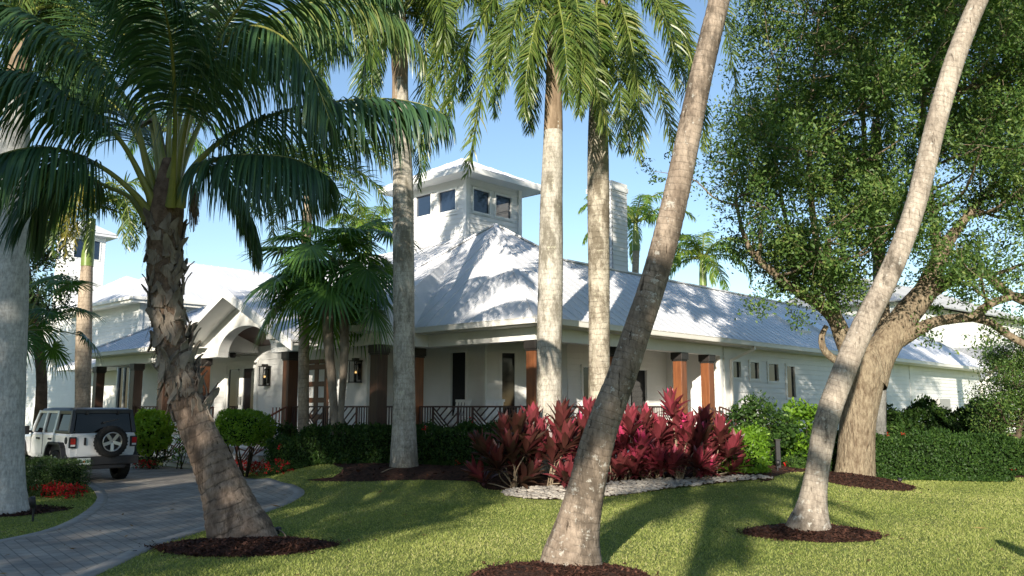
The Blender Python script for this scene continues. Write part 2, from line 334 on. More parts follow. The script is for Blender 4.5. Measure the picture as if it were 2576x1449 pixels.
# ------------------------------------------------------------------ ground, drive, beds
def smooth_poly(pts, n=5, closed=True):
    """Catmull-Rom through the points"""
    P = np.array([p[:2] for p in pts], float); k = len(P); out = []
    for i in range(k if closed else k - 1):
        p0, p1, p2, p3 = (P[(i - 1) % k], P[i], P[(i + 1) % k], P[(i + 2) % k]) if closed else (P[max(i - 1, 0)], P[i], P[i + 1], P[min(i + 2, k - 1)])
        for t in np.linspace(0, 1, n, endpoint=False):
            out.append(0.5 * ((2 * p1) + (-p0 + p2) * t + (2 * p0 - 5 * p1 + 4 * p2 - p3) * t * t + (-p0 + 3 * p1 - 3 * p2 + p3) * t ** 3))
    if not closed: out.append(P[-1])
    return np.array(out)
def inside(poly, x, y):
    x = np.asarray(x); y = np.asarray(y); c = np.zeros(x.shape, bool); n = len(poly); j = n - 1
    for i in range(n):
        xi, yi = poly[i]; xj, yj = poly[j]
        if yi != yj: c ^= ((yi > y) != (yj > y)) & (x < (xj - xi) * (y - yi) / (yj - yi) + xi)
        j = i
    return c
def sheet(name, poly, dz, mt, sp=0.5, kind='structure', hump=0.0, jitter=0.0):
    poly = np.asarray(poly, float); n = len(poly)
    lo = poly.min(0); hi = poly.max(0)
    gx, gy = np.meshgrid(np.arange(lo[0] + sp / 2, hi[0], sp), np.arange(lo[1] + sp / 2, hi[1], sp)); gx = gx.ravel(); gy = gy.ravel()
    ok = inside(poly, gx, gy); gx = gx[ok]; gy = gy[ok]
    def dist(x, y):
        d = np.full(len(x), 1e9)
        for i in range(n):
            a = poly[i]; b = poly[(i + 1) % n]; ab = b - a; t = np.clip(((x - a[0]) * ab[0] + (y - a[1]) * ab[1]) / (ab @ ab + 1e-9), 0, 1)
            d = np.minimum(d, np.hypot(x - a[0] - ab[0] * t, y - a[1] - ab[1] * t))
        return d
    dd = dist(gx, gy); keep = dd > sp * 0.3; gx = gx[keep]; gy = gy[keep]; dd = dd[keep]
    pts = [Vector(p) for p in poly] + [Vector((a, b)) for a, b in zip(gx, gy)]
    vs, es, fs, *_ = delaunay_2d_cdt(pts, [], [list(range(n))], 1, 1e-5)
    vx = np.array([v.x for v in vs]); vy = np.array([v.y for v in vs]); d = dist(vx, vy)
    z = gh_np(vx, vy) + dz
    if hump: z = z + hump * np.clip(d / 0.6, 0, 1) ** 0.7
    if jitter: z = z + rng.uniform(-jitter, jitter, len(z)) * (d > 0.05)
    me = bpy.data.meshes.new(name); me.from_pydata([(a, b, c) for a, b, c in zip(vx, vy, z)], [], [tuple(f) for f in fs])
    me.materials.append(mt); me.polygons.foreach_set('use_smooth', np.ones(len(me.polygons), bool)); me.update()
    o = link(bpy.data.objects.new(name, me)); o['kind'] = kind; return o

# lawn: one sheet to the horizon, finer near the house
def axis_(a, b, fine, mid):
    neg = -np.geomspace(-a, 700, 14)[::-1] if a < 0 else []
    return np.unique(np.concatenate([neg, np.arange(a, b, fine), np.geomspace(b, 700, 16)]))
xs = axis_(-14, 14, 0.5, 0); ys = np.unique(np.concatenate([-np.geomspace(6, 700, 14)[::-1], np.arange(-5, 30, 0.4), np.geomspace(30, 1500, 24)]))
gx, gy = np.meshgrid(xs, ys); ny, nx = gx.shape
V = np.stack([gx.ravel(), gy.ravel(), gh_np(gx.ravel(), gy.ravel())], 1)
idx = np.arange(nx * ny).reshape(ny, nx)
F = np.stack([idx[:-1, :-1].ravel(), idx[:-1, 1:].ravel(), idx[1:, 1:].ravel(), idx[1:, :-1].ravel()], 1)
lawn = npmesh('lawn', V, F, M['lawn'], smooth=True); lawn['kind'] = 'structure'

DRIVE_V = [(-700, 1475), (-250, 1405), (0, 1360), (120, 1333), (195, 1300), (236, 1268), (243, 1250), (234, 1234), (215, 1220), (190, 1206), (110, 1198), (0, 1194), (-120, 1190), (-140, 1168),
           (60, 1160), (200, 1160), (345, 1166), (432, 1176), (540, 1186), (612, 1199), (690, 1208), (742, 1222), (766, 1239), (742, 1260), (660, 1292), (520, 1334), (400, 1374), (310, 1416), (235, 1452), (120, 1520), (0, 1640), (-500, 2000), (-1500, 2000)]
DRIVE = smooth_poly([gp(*p) for p in DRIVE_V], 4)
sheet('driveway', DRIVE, 0.012, M['paver'], 0.5)
def strip(name, line, w, dz, th, mt, side=1):
    """flat band of width w along a line, with a real lip of th"""
    L = np.asarray(line); T = np.gradient(L, axis=0); T /= np.linalg.norm(T, axis=1)[:, None] + 1e-9
    N = np.stack([-T[:, 1], T[:, 0]], 1) * side; A = L; B = L + N * w
    za = gh_np(A[:, 0], A[:, 1]) + dz; zb = gh_np(B[:, 0], B[:, 1]) + dz; n = len(L)
    V = np.vstack([np.c_[A, za - th], np.c_[A, za], np.c_[B, zb], np.c_[B, zb - th]])
    F = []
    for r in range(3):
        for i in range(n - 1): F.append((r * n + i, r * n + i + 1, (r + 1) * n + i + 1, (r + 1) * n + i))
    o = npmesh(name, V, np.array(F), mt); o['kind'] = 'structure'; return o
strip('drive_border', smooth_poly([gp(*p) for p in DRIVE_V[1:11]], 5, False), 0.20, 0.018, 0.05, M['concrete'], -1)
strip('drive_border', smooth_poly([gp(*p) for p in DRIVE_V[18:30]], 5, False), 0.22, 0.018, 0.05, M['concrete'], -1)

def disc(u, v, rx, ry, n=22, wob=0.08):
    c = gp(u, v); w = rng.normal(0, wob, n)
    w = (w + np.roll(w, 1) + np.roll(w, -1)) / 2
    return smooth_poly([(c[0] + rx * (1 + w[k]) * math.cos(2 * math.pi * k / n), c[1] + ry * (1 + w[k]) * math.sin(2 * math.pi * k / n)) for k in range(n)], 3)
BED_MAIN = smooth_poly([gp(*p) for p in [(655, 1166), (760, 1176), (860, 1186), (768, 1208), (900, 1212), (1050, 1208), (1190, 1212), (1215, 1228), (1260, 1234), (1400, 1228), (1500, 1222), (1620, 1212), (1760, 1204), (1880, 1202), (1950, 1206), (1900, 1214), (1960, 1196), (2070, 1192), (2200, 1196), (2400, 1200), (2620, 1202), (2800, 1190), (2700, 1165), (2200, 1160), (1900, 1150), (1500, 1130), (1200, 1120), (900, 1130), (680, 1150)]], 3)
BED_MAIN_L = smooth_poly([gp(*p) for p in [(560, 1186), (600, 1196), (680, 1204), (760, 1198), (880, 1205), (1000, 1200), (1000, 1150), (800, 1140), (600, 1150)]], 3)
ROCKS = smooth_poly([gp(*p) for p in [(1262, 1240), (1290, 1252), (1360, 1259), (1450, 1257), (1560, 1248), (1680, 1232), (1780, 1221), (1880, 1211), (1950, 1206), (1900, 1201), (1780, 1204), (1690, 1207), (1600, 1212), (1500, 1220), (1400, 1227), (1310, 1230)]], 4)
RING_A = disc(618, 1378, 1.13, 0.72); RING_B = disc(1415, 1450, 0.98, 0.75); RING_C = disc(2045, 1345, 1.0, 0.75)
RING_O = disc(2175, 1216, 1.15, 1.0); RING_D = disc(20, 1288, 0.85, 0.8)
SHADE_BED = smooth_poly([gp(*p) for p in [(770, 1212), (830, 1194), (900, 1190), (1215, 1190), (1260, 1230), (1215, 1228), (1180, 1216), (1080, 1208), (960, 1212), (860, 1220), (800, 1226)]], 3)
beds = []
for nm, pl, hp in (('mulch_bed', BED_MAIN, 0.03), ('mulch_bed', RING_A, 0.10), ('mulch_bed', RING_B, 0.12), ('mulch_bed', RING_C, 0.12), ('mulch_bed', RING_O, 0.14), ('mulch_bed', RING_D, 0.06)):
    beds.append(sheet(nm, pl, 0.008, M['mulch'], 0.16 if pl is not BED_MAIN else 0.45, 'structure', hp, 0.012))
sheet('rock_bed_soil', ROCKS, 0.035, M['mulch'], 0.3)

# bark chips over the beds
a = Acc()
def chips(poly, n, zadd, smin=0.010, smax=0.034):
    lo = poly.min(0); hi = poly.max(0); x = rng.uniform(lo[0], hi[0], n * 3); y = rng.uniform(lo[1], hi[1], n * 3)
    ok = inside(poly, x, y); x = x[ok][:n]; y = y[ok][:n]; m = len(x)
    z = gh_np(x, y) + zadd(x, y) if callable(zadd) else gh_np(x, y) + zadd
    an = rng.uniform(0, 6.28, m); L = rng.uniform(smin, smax, m); W = L * rng.uniform(0.2, 0.5, m)
    ax = np.stack([np.cos(an), np.sin(an), rng.normal(0, 0.35, m)], 1) * L[:, None]; bx = np.stack([-np.sin(an), np.cos(an), rng.normal(0, 0.4, m)], 1) * W[:, None]
    c = np.stack([x, y, z + 0.012], 1)
    V = np.stack([c - ax - bx, c + ax - bx * 0.6, c + ax + bx, c - ax * 0.8 + bx], 1).reshape(-1, 3)
    a.add(V, np.arange(4 * m).reshape(m, 4), np.repeat(np.clip(rng.normal(0.4, 0.3, m), 0, 1), 4))
def humpf(poly, h):
    c = poly.mean(0); r = np.abs(poly - c).max(0)
    return lambda x, y: h * np.clip((1 - np.hypot((x - c[0]) / r[0], (y - c[1]) / r[1])) * min(r) / 0.6, 0, 1) ** 0.7 + 0.004
for pl, n, h in ((RING_A, 4800, 0.10), (RING_B, 5200, 0.12), (RING_C, 3600, 0.12), (RING_O, 2800, 0.14), (RING_D, 1600, 0.06)): chips(pl, n, humpf(pl, h))
chips(BED_MAIN, 9000, 0.03, 0.02, 0.06)
for pl in (RING_A, RING_B, RING_C, RING_O, RING_D): chips(pl.mean(0) + (pl - pl.mean(0)) * 1.10, 900, 0.018); chips(pl.mean(0) + (pl - pl.mean(0)) * 1.35, 160, 0.02)
o = a.build('mulch_chips', M['chip']); o['kind'] = 'stuff'; o['label'] = 'loose brown bark chips strewn over the planting beds'

# river rocks: too many to count
a = Acc(); ico_v = []; ph = (1 + 5 ** 0.5) / 2
def pebble(c, r, rot, sq, tint):
    nu, nv = 7, 4; V = []
    for i in range(nv + 1):
        th = math.pi * i / nv
        for k in range(nu):
            f = 2 * math.pi * k / nu
            V.append((math.sin(th) * math.cos(f) * sq[0], math.sin(th) * math.sin(f) * sq[1], math.cos(th) * sq[2]))
    V = np.array(V) * r * (1 + rng.normal(0, 0.07, (len(V), 1))); cs, sn = math.cos(rot), math.sin(rot)
    V = np.stack([V[:, 0] * cs - V[:, 1] * sn, V[:, 0] * sn + V[:, 1] * cs, V[:, 2]], 1) + c
    F = [(i * nu + k, i * nu + (k + 1) % nu, (i + 1) * nu + (k + 1) % nu, (i + 1) * nu + k) for i in range(nv) for k in range(nu)]
    a.add(V, F, tint)
lo = ROCKS.min(0); hi = ROCKS.max(0); cnt = 0
while cnt < 1500:
    x = rng.uniform(lo[0], hi[0]); y = rng.uniform(lo[1], hi[1])
    if not inside(ROCKS, np.array([x]), np.array([y]))[0]: continue
    r = rng.uniform(0.022, 0.06) if rng.random() < 0.8 else rng.uniform(0.06, 0.095)
    pebble((x, y, gh(x, y) + 0.03 + rng.uniform(0, 0.02)), r, rng.uniform(0, 6.3), (1, rng.uniform(0.6, 0.9), rng.uniform(0.3, 0.5)), 0); cnt += 1
o = a.build('river_rocks', M['stone'], smooth=True); o['kind'] = 'stuff'; o['label'] = 'pale rounded river rocks edging the red ti plants'

# grass blades over the part of the lawn in view
NOGRASS = [DRIVE, BED_MAIN, ROCKS, RING_A, RING_B, RING_C, RING_O, RING_D]
def grass(n, y0, y1):
    y = rng.uniform(y0, y1, n); x = y * rng.uniform(-0.72, 0.72, n)
    ok = np.ones(n, bool)
    for pl in NOGRASS:
        cpl = pl.mean(0); q = cpl + (pl - cpl) * (0.985 if pl is not DRIVE and pl is not BED_MAIN else 1.0)
        ok &= ~inside(q, x, y)
    x = x[ok]; y = y[ok]; m = len(x); z = gh_np(x, y)
    h = rng.uniform(0.016, 0.036, m) * (1 + 0.25 * np.sin(x * 1.7) * np.cos(y * 1.3)); w = 0.0022 + 0.00042 * y
    an = rng.uniform(0, 6.28, m); lean = rng.normal(0, 0.022, (m, 2))
    bx = np.stack([np.cos(an) * w, np.sin(an) * w, np.zeros(m)], 1); c = np.stack([x, y, z - 0.003], 1)
    tip = c + np.stack([lean[:, 0], lean[:, 1], h], 1)
    V = np.stack([c - bx, c + bx, tip], 1).reshape(-1, 3)
    patch = 0.09 * np.sin(x * 0.9 + 1.3 * np.sin(y * 0.7)) + 0.07 * np.sin(x * 2.3 - y * 1.9)
    t = np.clip(rng.normal(0.42, 0.22, m) + patch, 0, 1)
    return V, np.arange(3 * m).reshape(m, 3), np.repeat(t, 3)
V1, F1, T1 = grass(440000, 6.2, 24)
o = npmesh('lawn_grass', V1, F1, M['blade'], attrs={'tint': T1})
o['kind'] = 'stuff'; o['label'] = 'short sunlit turf grass of the front lawn'

a = Acc(); n_ = 420; y_ = np.sqrt(rng.uniform(49, 520, n_)); x_ = y_ * rng.uniform(-0.62, 0.62, n_); ok = ~inside(BED_MAIN, x_, y_) & ~inside(ROCKS, x_, y_); x_ = x_[ok]; y_ = y_[ok]
for i in range(len(x_)):
    an = rng.uniform(0, 6.28); L = rng.uniform(0.02, 0.05) * (1 if rng.random() < 0.93 else 3.0); W = min(L * 0.4, 0.018); c = np.array([x_[i], y_[i], gh(x_[i], y_[i]) + 0.028 + rng.uniform(0, .012)]); d = np.array([math.cos(an), math.sin(an), rng.normal(0, .15)]) * L; e = np.array([-math.sin(an), math.cos(an), rng.normal(0, .3)]) * W
    a.add([c - d, c + e, c + d, c - e], [(0, 1, 2, 3)], np.clip(rng.normal(.6, .25), 0, 1))
o = a.build('fallen_leaves', leafmat('fallen_leaf', [(0.07, 0.04, 0.02), (0.20, 0.12, 0.05), (0.34, 0.26, 0.09)], 0.1, 0.7, 0.2)); o['kind'] = 'stuff'; o['label'] = 'scattered dry leaves lying on the lawn and drive'

# ------------------------------------------------------------------ the house (own axes: s away to the right, t away to the left, origin under the porch eave corner)
HC = at(1350, 797, 20.6); ZE = float(HC[2]); HROT = R(47.0)
ca, sa = math.cos(HROT), math.sin(HROT)
HO = np.array([HC[0], HC[1], 0.0])
def h2w(s, t, z=0.0): return np.array([HO[0] + ca * s - sa * t, HO[1] + sa * s + ca * t, z])
def s_at(u, t):
    lo, hi = -30.0, 90.0
    def uu(s):
        p = h2w(s, t); return p[0] / p[1]
    m = (u - CU) / FPX * (1 / (math.cos(PITCH)))  # near the horizon
    for _ in range(50):
        mid = (lo + hi) / 2
        if uu(mid) < m: lo = mid
        else: hi = mid
    return lo
def t_at(u, s):
    lo, hi = -5.0, 80.0; m = (u - CU) / FPX / math.cos(PITCH)
    for _ in range(50):
        mid = (lo + hi) / 2; p = h2w(s, mid)
        if p[0] / p[1] > m: lo = mid
        else: hi = mid
    return lo
def z_at(v, s, t):
    p = h2w(s, t); d = ray(CU, v); return EYE + d[2] / d[1] * p[1]
ZF = 0.90; ZB = ZE - 0.50       # porch floor, underside of the porch beam
house = thing('house', 'white clapboard house with white metal hip roofs, square cupola and brown porch posts', 'house', HO, HROT)

def bwall(mb, p0, p1, z0, z1, holes=(), exp=0.185, m=0):
    """lap siding from p0 to p1 (outside on the right hand going p0->p1); holes = (u0,u1,za,zb) in metres along"""
    p0 = np.array(p0, float); p1 = np.array(p1, float); L = np.linalg.norm(p1 - p0); d = (p1 - p0) / L; nrm = np.array([d[1], -d[0]])
    z = z0
    while z < z1 - 1e-4:
        zt = min(z + exp, z1); cuts = [(0.0, L)]
        for (u0, u1, za, zb) in holes:
            if zt > za + 0.01 and z < zb - 0.01:
                for (ya, yb) in ((z, za), (zb, zt)):
                    if yb - ya > 0.004 and ya >= z - 1e-6 and yb <= zt + 1e-6:
                        A = p0 + d * u0; B = p0 + d * u1; o1 = nrm * 0.024 * (zt - ya) / exp; o2 = nrm * 0.024 * (zt - yb) / exp
                        mb.add([(*(A + o1), ya), (*(B + o1), ya), (*(B + o2), yb), (*(A + o2), yb)], [(0, 1, 2, 3)], m)
                nc = []
                for (a, b) in cuts:
                    if u1 <= a or u0 >= b: nc.append((a, b)); continue
                    if u0 > a: nc.append((a, u0))
                    if u1 < b: nc.append((u1, b))
                cuts = nc
        for (a, b) in cuts:
            A = p0 + d * a; B = p0 + d * b; o = nrm * 0.024
            mb.add([(*(A + o), z), (*(B + o), z), (*B, zt), (*A, zt), (*A, z), (*B, z)], [(0, 1, 2, 3), (4, 5, 1, 0)], m)
        z = zt
def wframe(p0, p1):
    p0 = np.array(p0, float); p1 = np.array(p1, float); d = (p1 - p0) / np.linalg.norm(p1 - p0); return p0, d, np.array([d[1], -d[0]])
def obox(mb, fr, u0, u1, n0, n1, z0, z1, m=0):
    """box in a wall's frame: u along, n outwards"""
    p, d, n = fr; vs = []
    for z in (z0, z1):
        for (u, k) in ((u0, n1), (u1, n1), (u1, n0), (u0, n0)): vs.append((*(p + d * u + n * k), z))
    mb.add(vs, [(0, 3, 2, 1), (4, 5, 6, 7), (0, 1, 5, 4), (1, 2, 6, 5), (2, 3, 7, 6), (3, 0, 4, 7)], m)
def window(fr, u0, u1, za, zb, name='window', trim=0.09, mull=(), glass='glass', sill=True, parent=None, rails=()):
    mb = MB()
    obox(mb, fr, u0 - trim, u0, -0.06, 0.045, za - trim, zb + trim); obox(mb, fr, u1, u1 + trim, -0.06, 0.045, za - trim, zb + trim)
    obox(mb, fr, u0, u1, -0.06, 0.042, zb, zb + trim); obox(mb, fr, u0, u1, -0.06, 0.042, za - trim, za)
    for q in mull: obox(mb, fr, q - 0.03, q + 0.03, -0.06, 0.02, za, zb)
    for q in rails: obox(mb, fr, u0, u1, -0.058, 0.018, q - 0.03, q + 0.03)
    if sill: obox(mb, fr, u0 - trim - 0.03, u1 + trim + 0.03, -0.02, 0.075, za - trim - 0.04, za - trim + 0.002)
    w = mb.build(name, M['trim'], parent or house)
    g = MB(); obox(g, fr, u0 - 0.01, u1 + 0.01, -0.05, -0.035, za - 0.01, zb + 0.01); g.build('pane', M[glass], w)
    return w
def holes_of(ws, t=0.09): return [(a - t + 0.01, b + t - 0.01, c - t, d + t) for (a, b, c, d) in ws]
def cornertrim(mb, s, t, z0, z1, w=0.13):
    mb.box(s - w / 2, t - w / 2, z0, s + w / 2, t + w / 2, z1)

# --- porch floor and skirt
mb = MB(); mb.box(0.45, 0.45, 0.0, 2.9, 7.6, ZF); mb.box(2.9, 0.45, 0.02, 10.2, 2.9, ZF - 0.002); mb.box(-1.25, 4.5, 0.01, 0.46, 24.0, ZF - 0.004); mb.box(0.46, 7.6, 0.01, 1.0, 24.0, ZF - 0.006)
mb.build('porch_floor', M['floor'], house)
mb = MB(); mb.box(0.40, 0.42, 0.05, 0.447, 4.45, ZF - 0.05); mb.box(0.45, 0.40, 0.05, 10.0, 0.447, ZF - 0.05); mb.box(-1.30, 4.45, 0.05, -1.253, 24.0, ZF - 0.05)
mb.build('porch_skirt', M['trim'], house)

# --- walls under the porch
WL = wframe((2.7, 7.4), (2.7, 4.43)); WC = wframe((2.7, 4.43), (4.43, 2.7)); WR = wframe((4.43, 2.7), (10.0, 2.7))
walls = MB()
def on(fr, u):   # distance along a wall where picture column u falls
    p, d, n = fr; m = (u - CU) / FPX / math.cos(PITCH)
    lo, hi = -2.0, 60.0
    def f(k):
        q = p + d * k; w = h2w(q[0], q[1]); return w[0] / w[1]
    inc = f(1.0) > f(0.0)
    for _ in range(50):
        mid = (lo + hi) / 2
        if (f(mid) < m) == inc: lo = mid
        else: hi = mid
    return lo
def zon(fr, k, v):
    q = fr[0] + fr[1] * k; return z_at(v, q[0], q[1])
a0, a1 = on(WL, 1138), on(WL, 1174); w1 = [(a0, a1, 1.55, zon(WL, a0, 888))]
c0, c1 = on(WC, 1263), on(WC, 1294); w2 = [(c0, c1, 1.20, zon(WC, c0, 888))]
r0 = on(WR, 1462); w3 = [(r0, r0 + 0.95, ZF + 0.05, 3.05), (on(WR, 1578), on(WR, 1578) + 0.95, ZF + 0.05, 3.05)]
bwall(walls, (2.7, 7.4), (2.7, 4.43), ZF, ZB + 0.3, holes_of(w1)); bwall(walls, (2.7, 4.43), (4.43, 2.7), ZF, ZB + 0.3, holes_of(w2)); bwall(walls, (4.43, 2.7), (10.0, 2.7), ZF, ZB + 0.3, holes_of(w3))
for fr, ws in ((WL, w1), (WC, w2), (WR, w3)):
    for q in ws: window(fr, *q)
# return wall and entry wall
WE = wframe((0.6, 23.5), (0.6, 7.4)); bwall(walls, (0.6, 7.4), (2.7, 7.4), ZF, ZB + 0.3)
d0, d1 = on(WE, 582), on(WE, 655); e0, e1 = on(WE, 778), on(WE, 830); f0, f1 = on(WE, 280), on(WE, 340)
door_z = zon(WE, d0, 921); hs = [(f0, f1, ZF + 0.1, zon(WE, f0, 925)), (d0, d1, ZF + 0.06, door_z), (e0 - 0.05, e1 + 0.05, ZF + 0.02, 3.25)]
bwall(walls, (0.6, 23.5), (0.6, 7.4), ZF, ZE + 1.1, holes_of(hs))
window(WE, *hs[0], mull=((f0 + f1) / 2,))
# glazed double door
fr = WE
def leafdoor(u0, u1, za, zb):
    mb = MB(); st = 0.13
    obox(mb, fr, u0, u0 + st, -0.05, 0.02, za, zb); obox(mb, fr, u1 - st, u1, -0.05, 0.02, za, zb); obox(mb, fr, u0 + st, u1 - st, -0.05, 0.018, zb - st, zb); obox(mb, fr, u0 + st, u1 - st, -0.05, 0.018, za, za + 0.24)
    d = mb.build('glazed_door', M['trim'], house)
    g = MB(); obox(g, fr, u0 + st - 0.005, u1 - st + 0.005, -0.03, -0.015, za + 0.23, zb - st + 0.005); g.build('pane', M['glass'], d)
    h = MB(); k = u1 - st / 2 if u0 < (d0 + d1) / 2 - 0.5 else u0 + st / 2
    obox(h, fr, k - 0.02, k + 0.02, 0.021, 0.07, za + 1.0, za + 1.28); h.build('handle', M['alloy'], d)
dm = (d0 + d1) / 2
leafdoor(d0 + 0.01, dm - 0.003, ZF + 0.02, door_z); leafdoor(dm + 0.003, d1 - 0.01, ZF + 0.02, door_z)
mb = MB(); obox(mb, fr, d0 - 0.13, d0 + 0.008, -0.05, 0.05, ZF, door_z + 0.14); obox(mb, fr, d1 - 0.008, d1 + 0.13, -0.05, 0.05, ZF, door_z + 0.14); obox(mb, fr, d0 + 0.009, d1 - 0.009, -0.05, 0.048, door_z + 0.002, door_z + 0.14); mb.build('door_frame', M['trim'], house)
# entry door: brown frame, pale panels
mb = MB(); obox(mb, fr, e0 - 0.12, e0, -0.05, 0.06, ZF, 3.37); obox(mb, fr, e1, e1 + 0.12, -0.05, 0.06, ZF, 3.37); obox(mb, fr, e0, e1, -0.05, 0.058, 3.25, 3.37)
for zz in (ZF + 0.01, 1.45, 1.98, 2.5, 3.05): obox(mb, fr, e0, e1, -0.04, 0.03, zz, zz + 0.16)
obox(mb, fr, e0, e0 + 0.13, -0.041, 0.028, ZF + 0.01, 3.25); obox(mb, fr, e1 - 0.13, e1, -0.041, 0.028, ZF + 0.01, 3.25); obox(mb, fr, (e0 + e1) / 2 - 0.1, (e0 + e1) / 2 + 0.1, -0.042, 0.026, ZF + 0.01, 3.25)
ed = mb.build('entry_door', M['brown_or_shaded_wood'], house); g = MB(); obox(g, fr, e0 + 0.1, e1 - 0.1, -0.02, -0.005, ZF + 0.1, 3.24); g.build('door_panel', M['siding'], ed)

# --- wing wall to the right
SW = 9.85; SEND = s_at(2446, 0.65); WW = wframe((SW, 0.65), (SEND, 0.65))
def wwin(u0, u1, v0, v1):
    k0, k1 = on(WW, u0), on(WW, u1); return (k0, k1, zon(WW, k1, v1), zon(WW, k0, v0))
ww = [wwin(1831, 1853, 909, 950), wwin(1877, 1898, 911, 953), wwin(1922, 1946, 915, 959), wwin(1967, 1987, 921, 1000), wwin(2088, 2112, 931, 990)]
bwall(walls, (SW, 0.65), (SEND, 0.65), 0.3, ZE + 0.1, holes_of(ww))
for q in ww: window(WW, *q, sill=False)
bwall(walls, (SW, 2.7), (SW, 0.65), ZF, ZE + 0.05)
bwall(walls, (SEND, 0.65), (SEND, 7.0), 0.3, ZE + 0.1); bwall(walls, (SEND, 7.0), (8.0, 7.0), 0.3, ZE + 0.1); bwall(walls, (8.0, 7.0), (8.0, 11.0), 0.3, ZE + 0.1); bwall(walls, (8.0, 11.0), (2.0, 23.5), 0.3, ZE + 0.1)
walls.build('clapboard_wall', M['siding'], house)
for q in ((SW, 0.65, 0.3, ZE), (SEND, 0.65, 0.3, ZE), (2.70, 7.4, ZF, ZB + 0.3, 0.11), (2.695, 4.43, ZF, ZB + 0.3, 0.09), (0.6, 7.4, ZF, ZB + 0.3, 0.12)):
    tr = MB(); cornertrim(tr, *q); tr.build('corner_trim', M['trim'], house)
k = on(WW, 2278)
for (q0, q1, qn) in ((k - 0.35, k + 0.1, 0.05), (on(WW, 1812), on(WW, 1812) + 0.5, 0.045)):
    tr = MB(); obox(tr, WW, q0, q1, 0.0, qn, 0.3, ZE); tr.build('wall_trim', M['trim'], house)
ub = MB(); k0, k1 = on(WW, 2326), on(WW, 2352); obox(ub, WW, k0, k1, 0.03, 0.35, zon(WW, k0, 1035), zon(WW, k0, 1003)); ub.build('utility_box', M['greyplastic'], house)

# --- posts
def column(s, t, ztop=ZB, w=0.31, zbase=ZF, mt='cedar', dark=0.22):
    mb = MB(); mb.box(s - w / 2, t - w / 2, zbase, s + w / 2, t + w / 2, ztop)
    c = mb.build('column', M[mt], house, bevel=0.012)
    k = MB(); q = w / 2 + 0.045; k.box(s - q, t - q, ztop - dark, s + q, t + q, ztop + 0.002); q2 = w / 2 + 0.02; k.box(s - q2, t - q2, ztop - dark - 0.05, s + q2, t + q2, ztop - dark + 0.001); k.build('column_cap', M['capmetal'], c, bevel=0.008)
RP = [0.65, s_at(1546, 0.65), s_at(1704, 0.65), s_at(1772, 0.65)]
for s in RP: column(s, 0.65)
column(0.65, t_at(1050, 0.65)); 
LPT = [t_at(957, -1.0), t_at(738, -1.0), t_at(522, -1.0), t_at(430, -1.0), t_at(357, -1.0), t_at(264, -1.0)]
for i, t in enumerate(LPT): column(-1.0, t, w=0.34, mt='dark_or_shaded_wood' if i in (0, 3, 4, 5) else 'brown_or_shaded_wood')  # shade on the left posts is put into darker wood colours

# --- porch beams, soffits
ZT = ZE - 0.17                     # soffit level
for bx in ((0.49, 0.49, ZB, 0.81, 6.2, ZT), (0.812, 0.49, ZB + 0.001, SW - 0.1, 0.81, ZT), (-1.16, 4.5, ZB, -0.84, 9.2, ZT), (-1.16, 13.9, ZB, -0.84, 23.6, ZT), (-0.84, 4.5, ZB + 0.001, 0.488, 4.82, ZT), (-0.84, 23.28, ZB + 0.002, 0.6, 23.6, ZT)):
    mb = MB(); mb.box(*bx); mb.build('porch_beam', M['trim'], house)
mb = MB(); mb.box(0.03, 0.03, ZT, 2.9, 7.5, ZT + 0.03); mb.box(2.9, 0.03, ZT + 0.001, SEND + 0.6, 2.9, ZT + 0.031); mb.box(-1.57, 4.45, ZT + 0.002, 0.03, 9.0, ZT + 0.03); mb.box(-1.57, 14.0, ZT + 0.002, 0.7, 23.9, ZT + 0.03)
mb.build('soffit', M['trim'], house)

# --- main roofs
def ribs(mb, poly, e0, e1, sp=0.45, h=0.016, w=0.03, m=0):
    """standing ribs running up-slope on a planar roof polygon; e0->e1 is the eave"""
    P = [Vector(p) for p in poly]; e0 = Vector(e0); ex = (Vector(e1) - e0).normalized(); n = (P[1] - P[0]).cross(P[2] - P[0]).normalized()
    if n.z < 0: n = -n
    up = n.cross(ex).normalized()
    if up.z < 0: up = -up
    q = [((p - e0).dot(ex), (p - e0).dot(up)) for p in P]; us = [a for a, b in q]
    u = math.ceil(min(us) / sp) * sp
    while u < max(us):
        hit = []
        for i in range(len(q)):
            (a, b), (c, d) = q[i], q[(i + 1) % len(q)]
            if (a <= u < c) or (c <= u < a): hit.append(b + (d - b) * (u - a) / (c - a))
        if len(hit) >= 2 and max(hit) - min(hit) > 0.15:
            A = e0 + ex * u + up * (min(hit) + 0.01) + n * (h / 2); B = e0 + ex * u + up * (max(hit) - 0.02) + n * (h / 2)
            mb.bar(A, B, w, h, m, up=n)
        u += sp
def roofplane(mb, poly, th=0.06, sp=0.45):
    mb.slab(poly, th); ribs(mb, poly, poly[0], poly[1], sp)
ZA = 0.0
AP = (s_at(1241, 5.4), 5.4); AP = (4.15, 5.45); zap = float(z_at(566, *AP))
rf = MB(); e = 0.0
E00, E10, E01, E11 = (0, 0, ZE), (8.3, 0, ZE), (0, 10.9, ZE), (8.3, 10.9, ZE); A = (*AP, zap)
roofplane(rf, [E01, E00, A]); roofplane(rf, [E11, E01, A]); rf.slab([E10, E11, A], 0.06)
kr = (zap - ZE) / AP[1]; TR = 3.65; ZR = ZE + kr * TR; SE = SEND + 0.65
s_m = AP[0] * TR / AP[1]      # where the ridge height meets the front hip
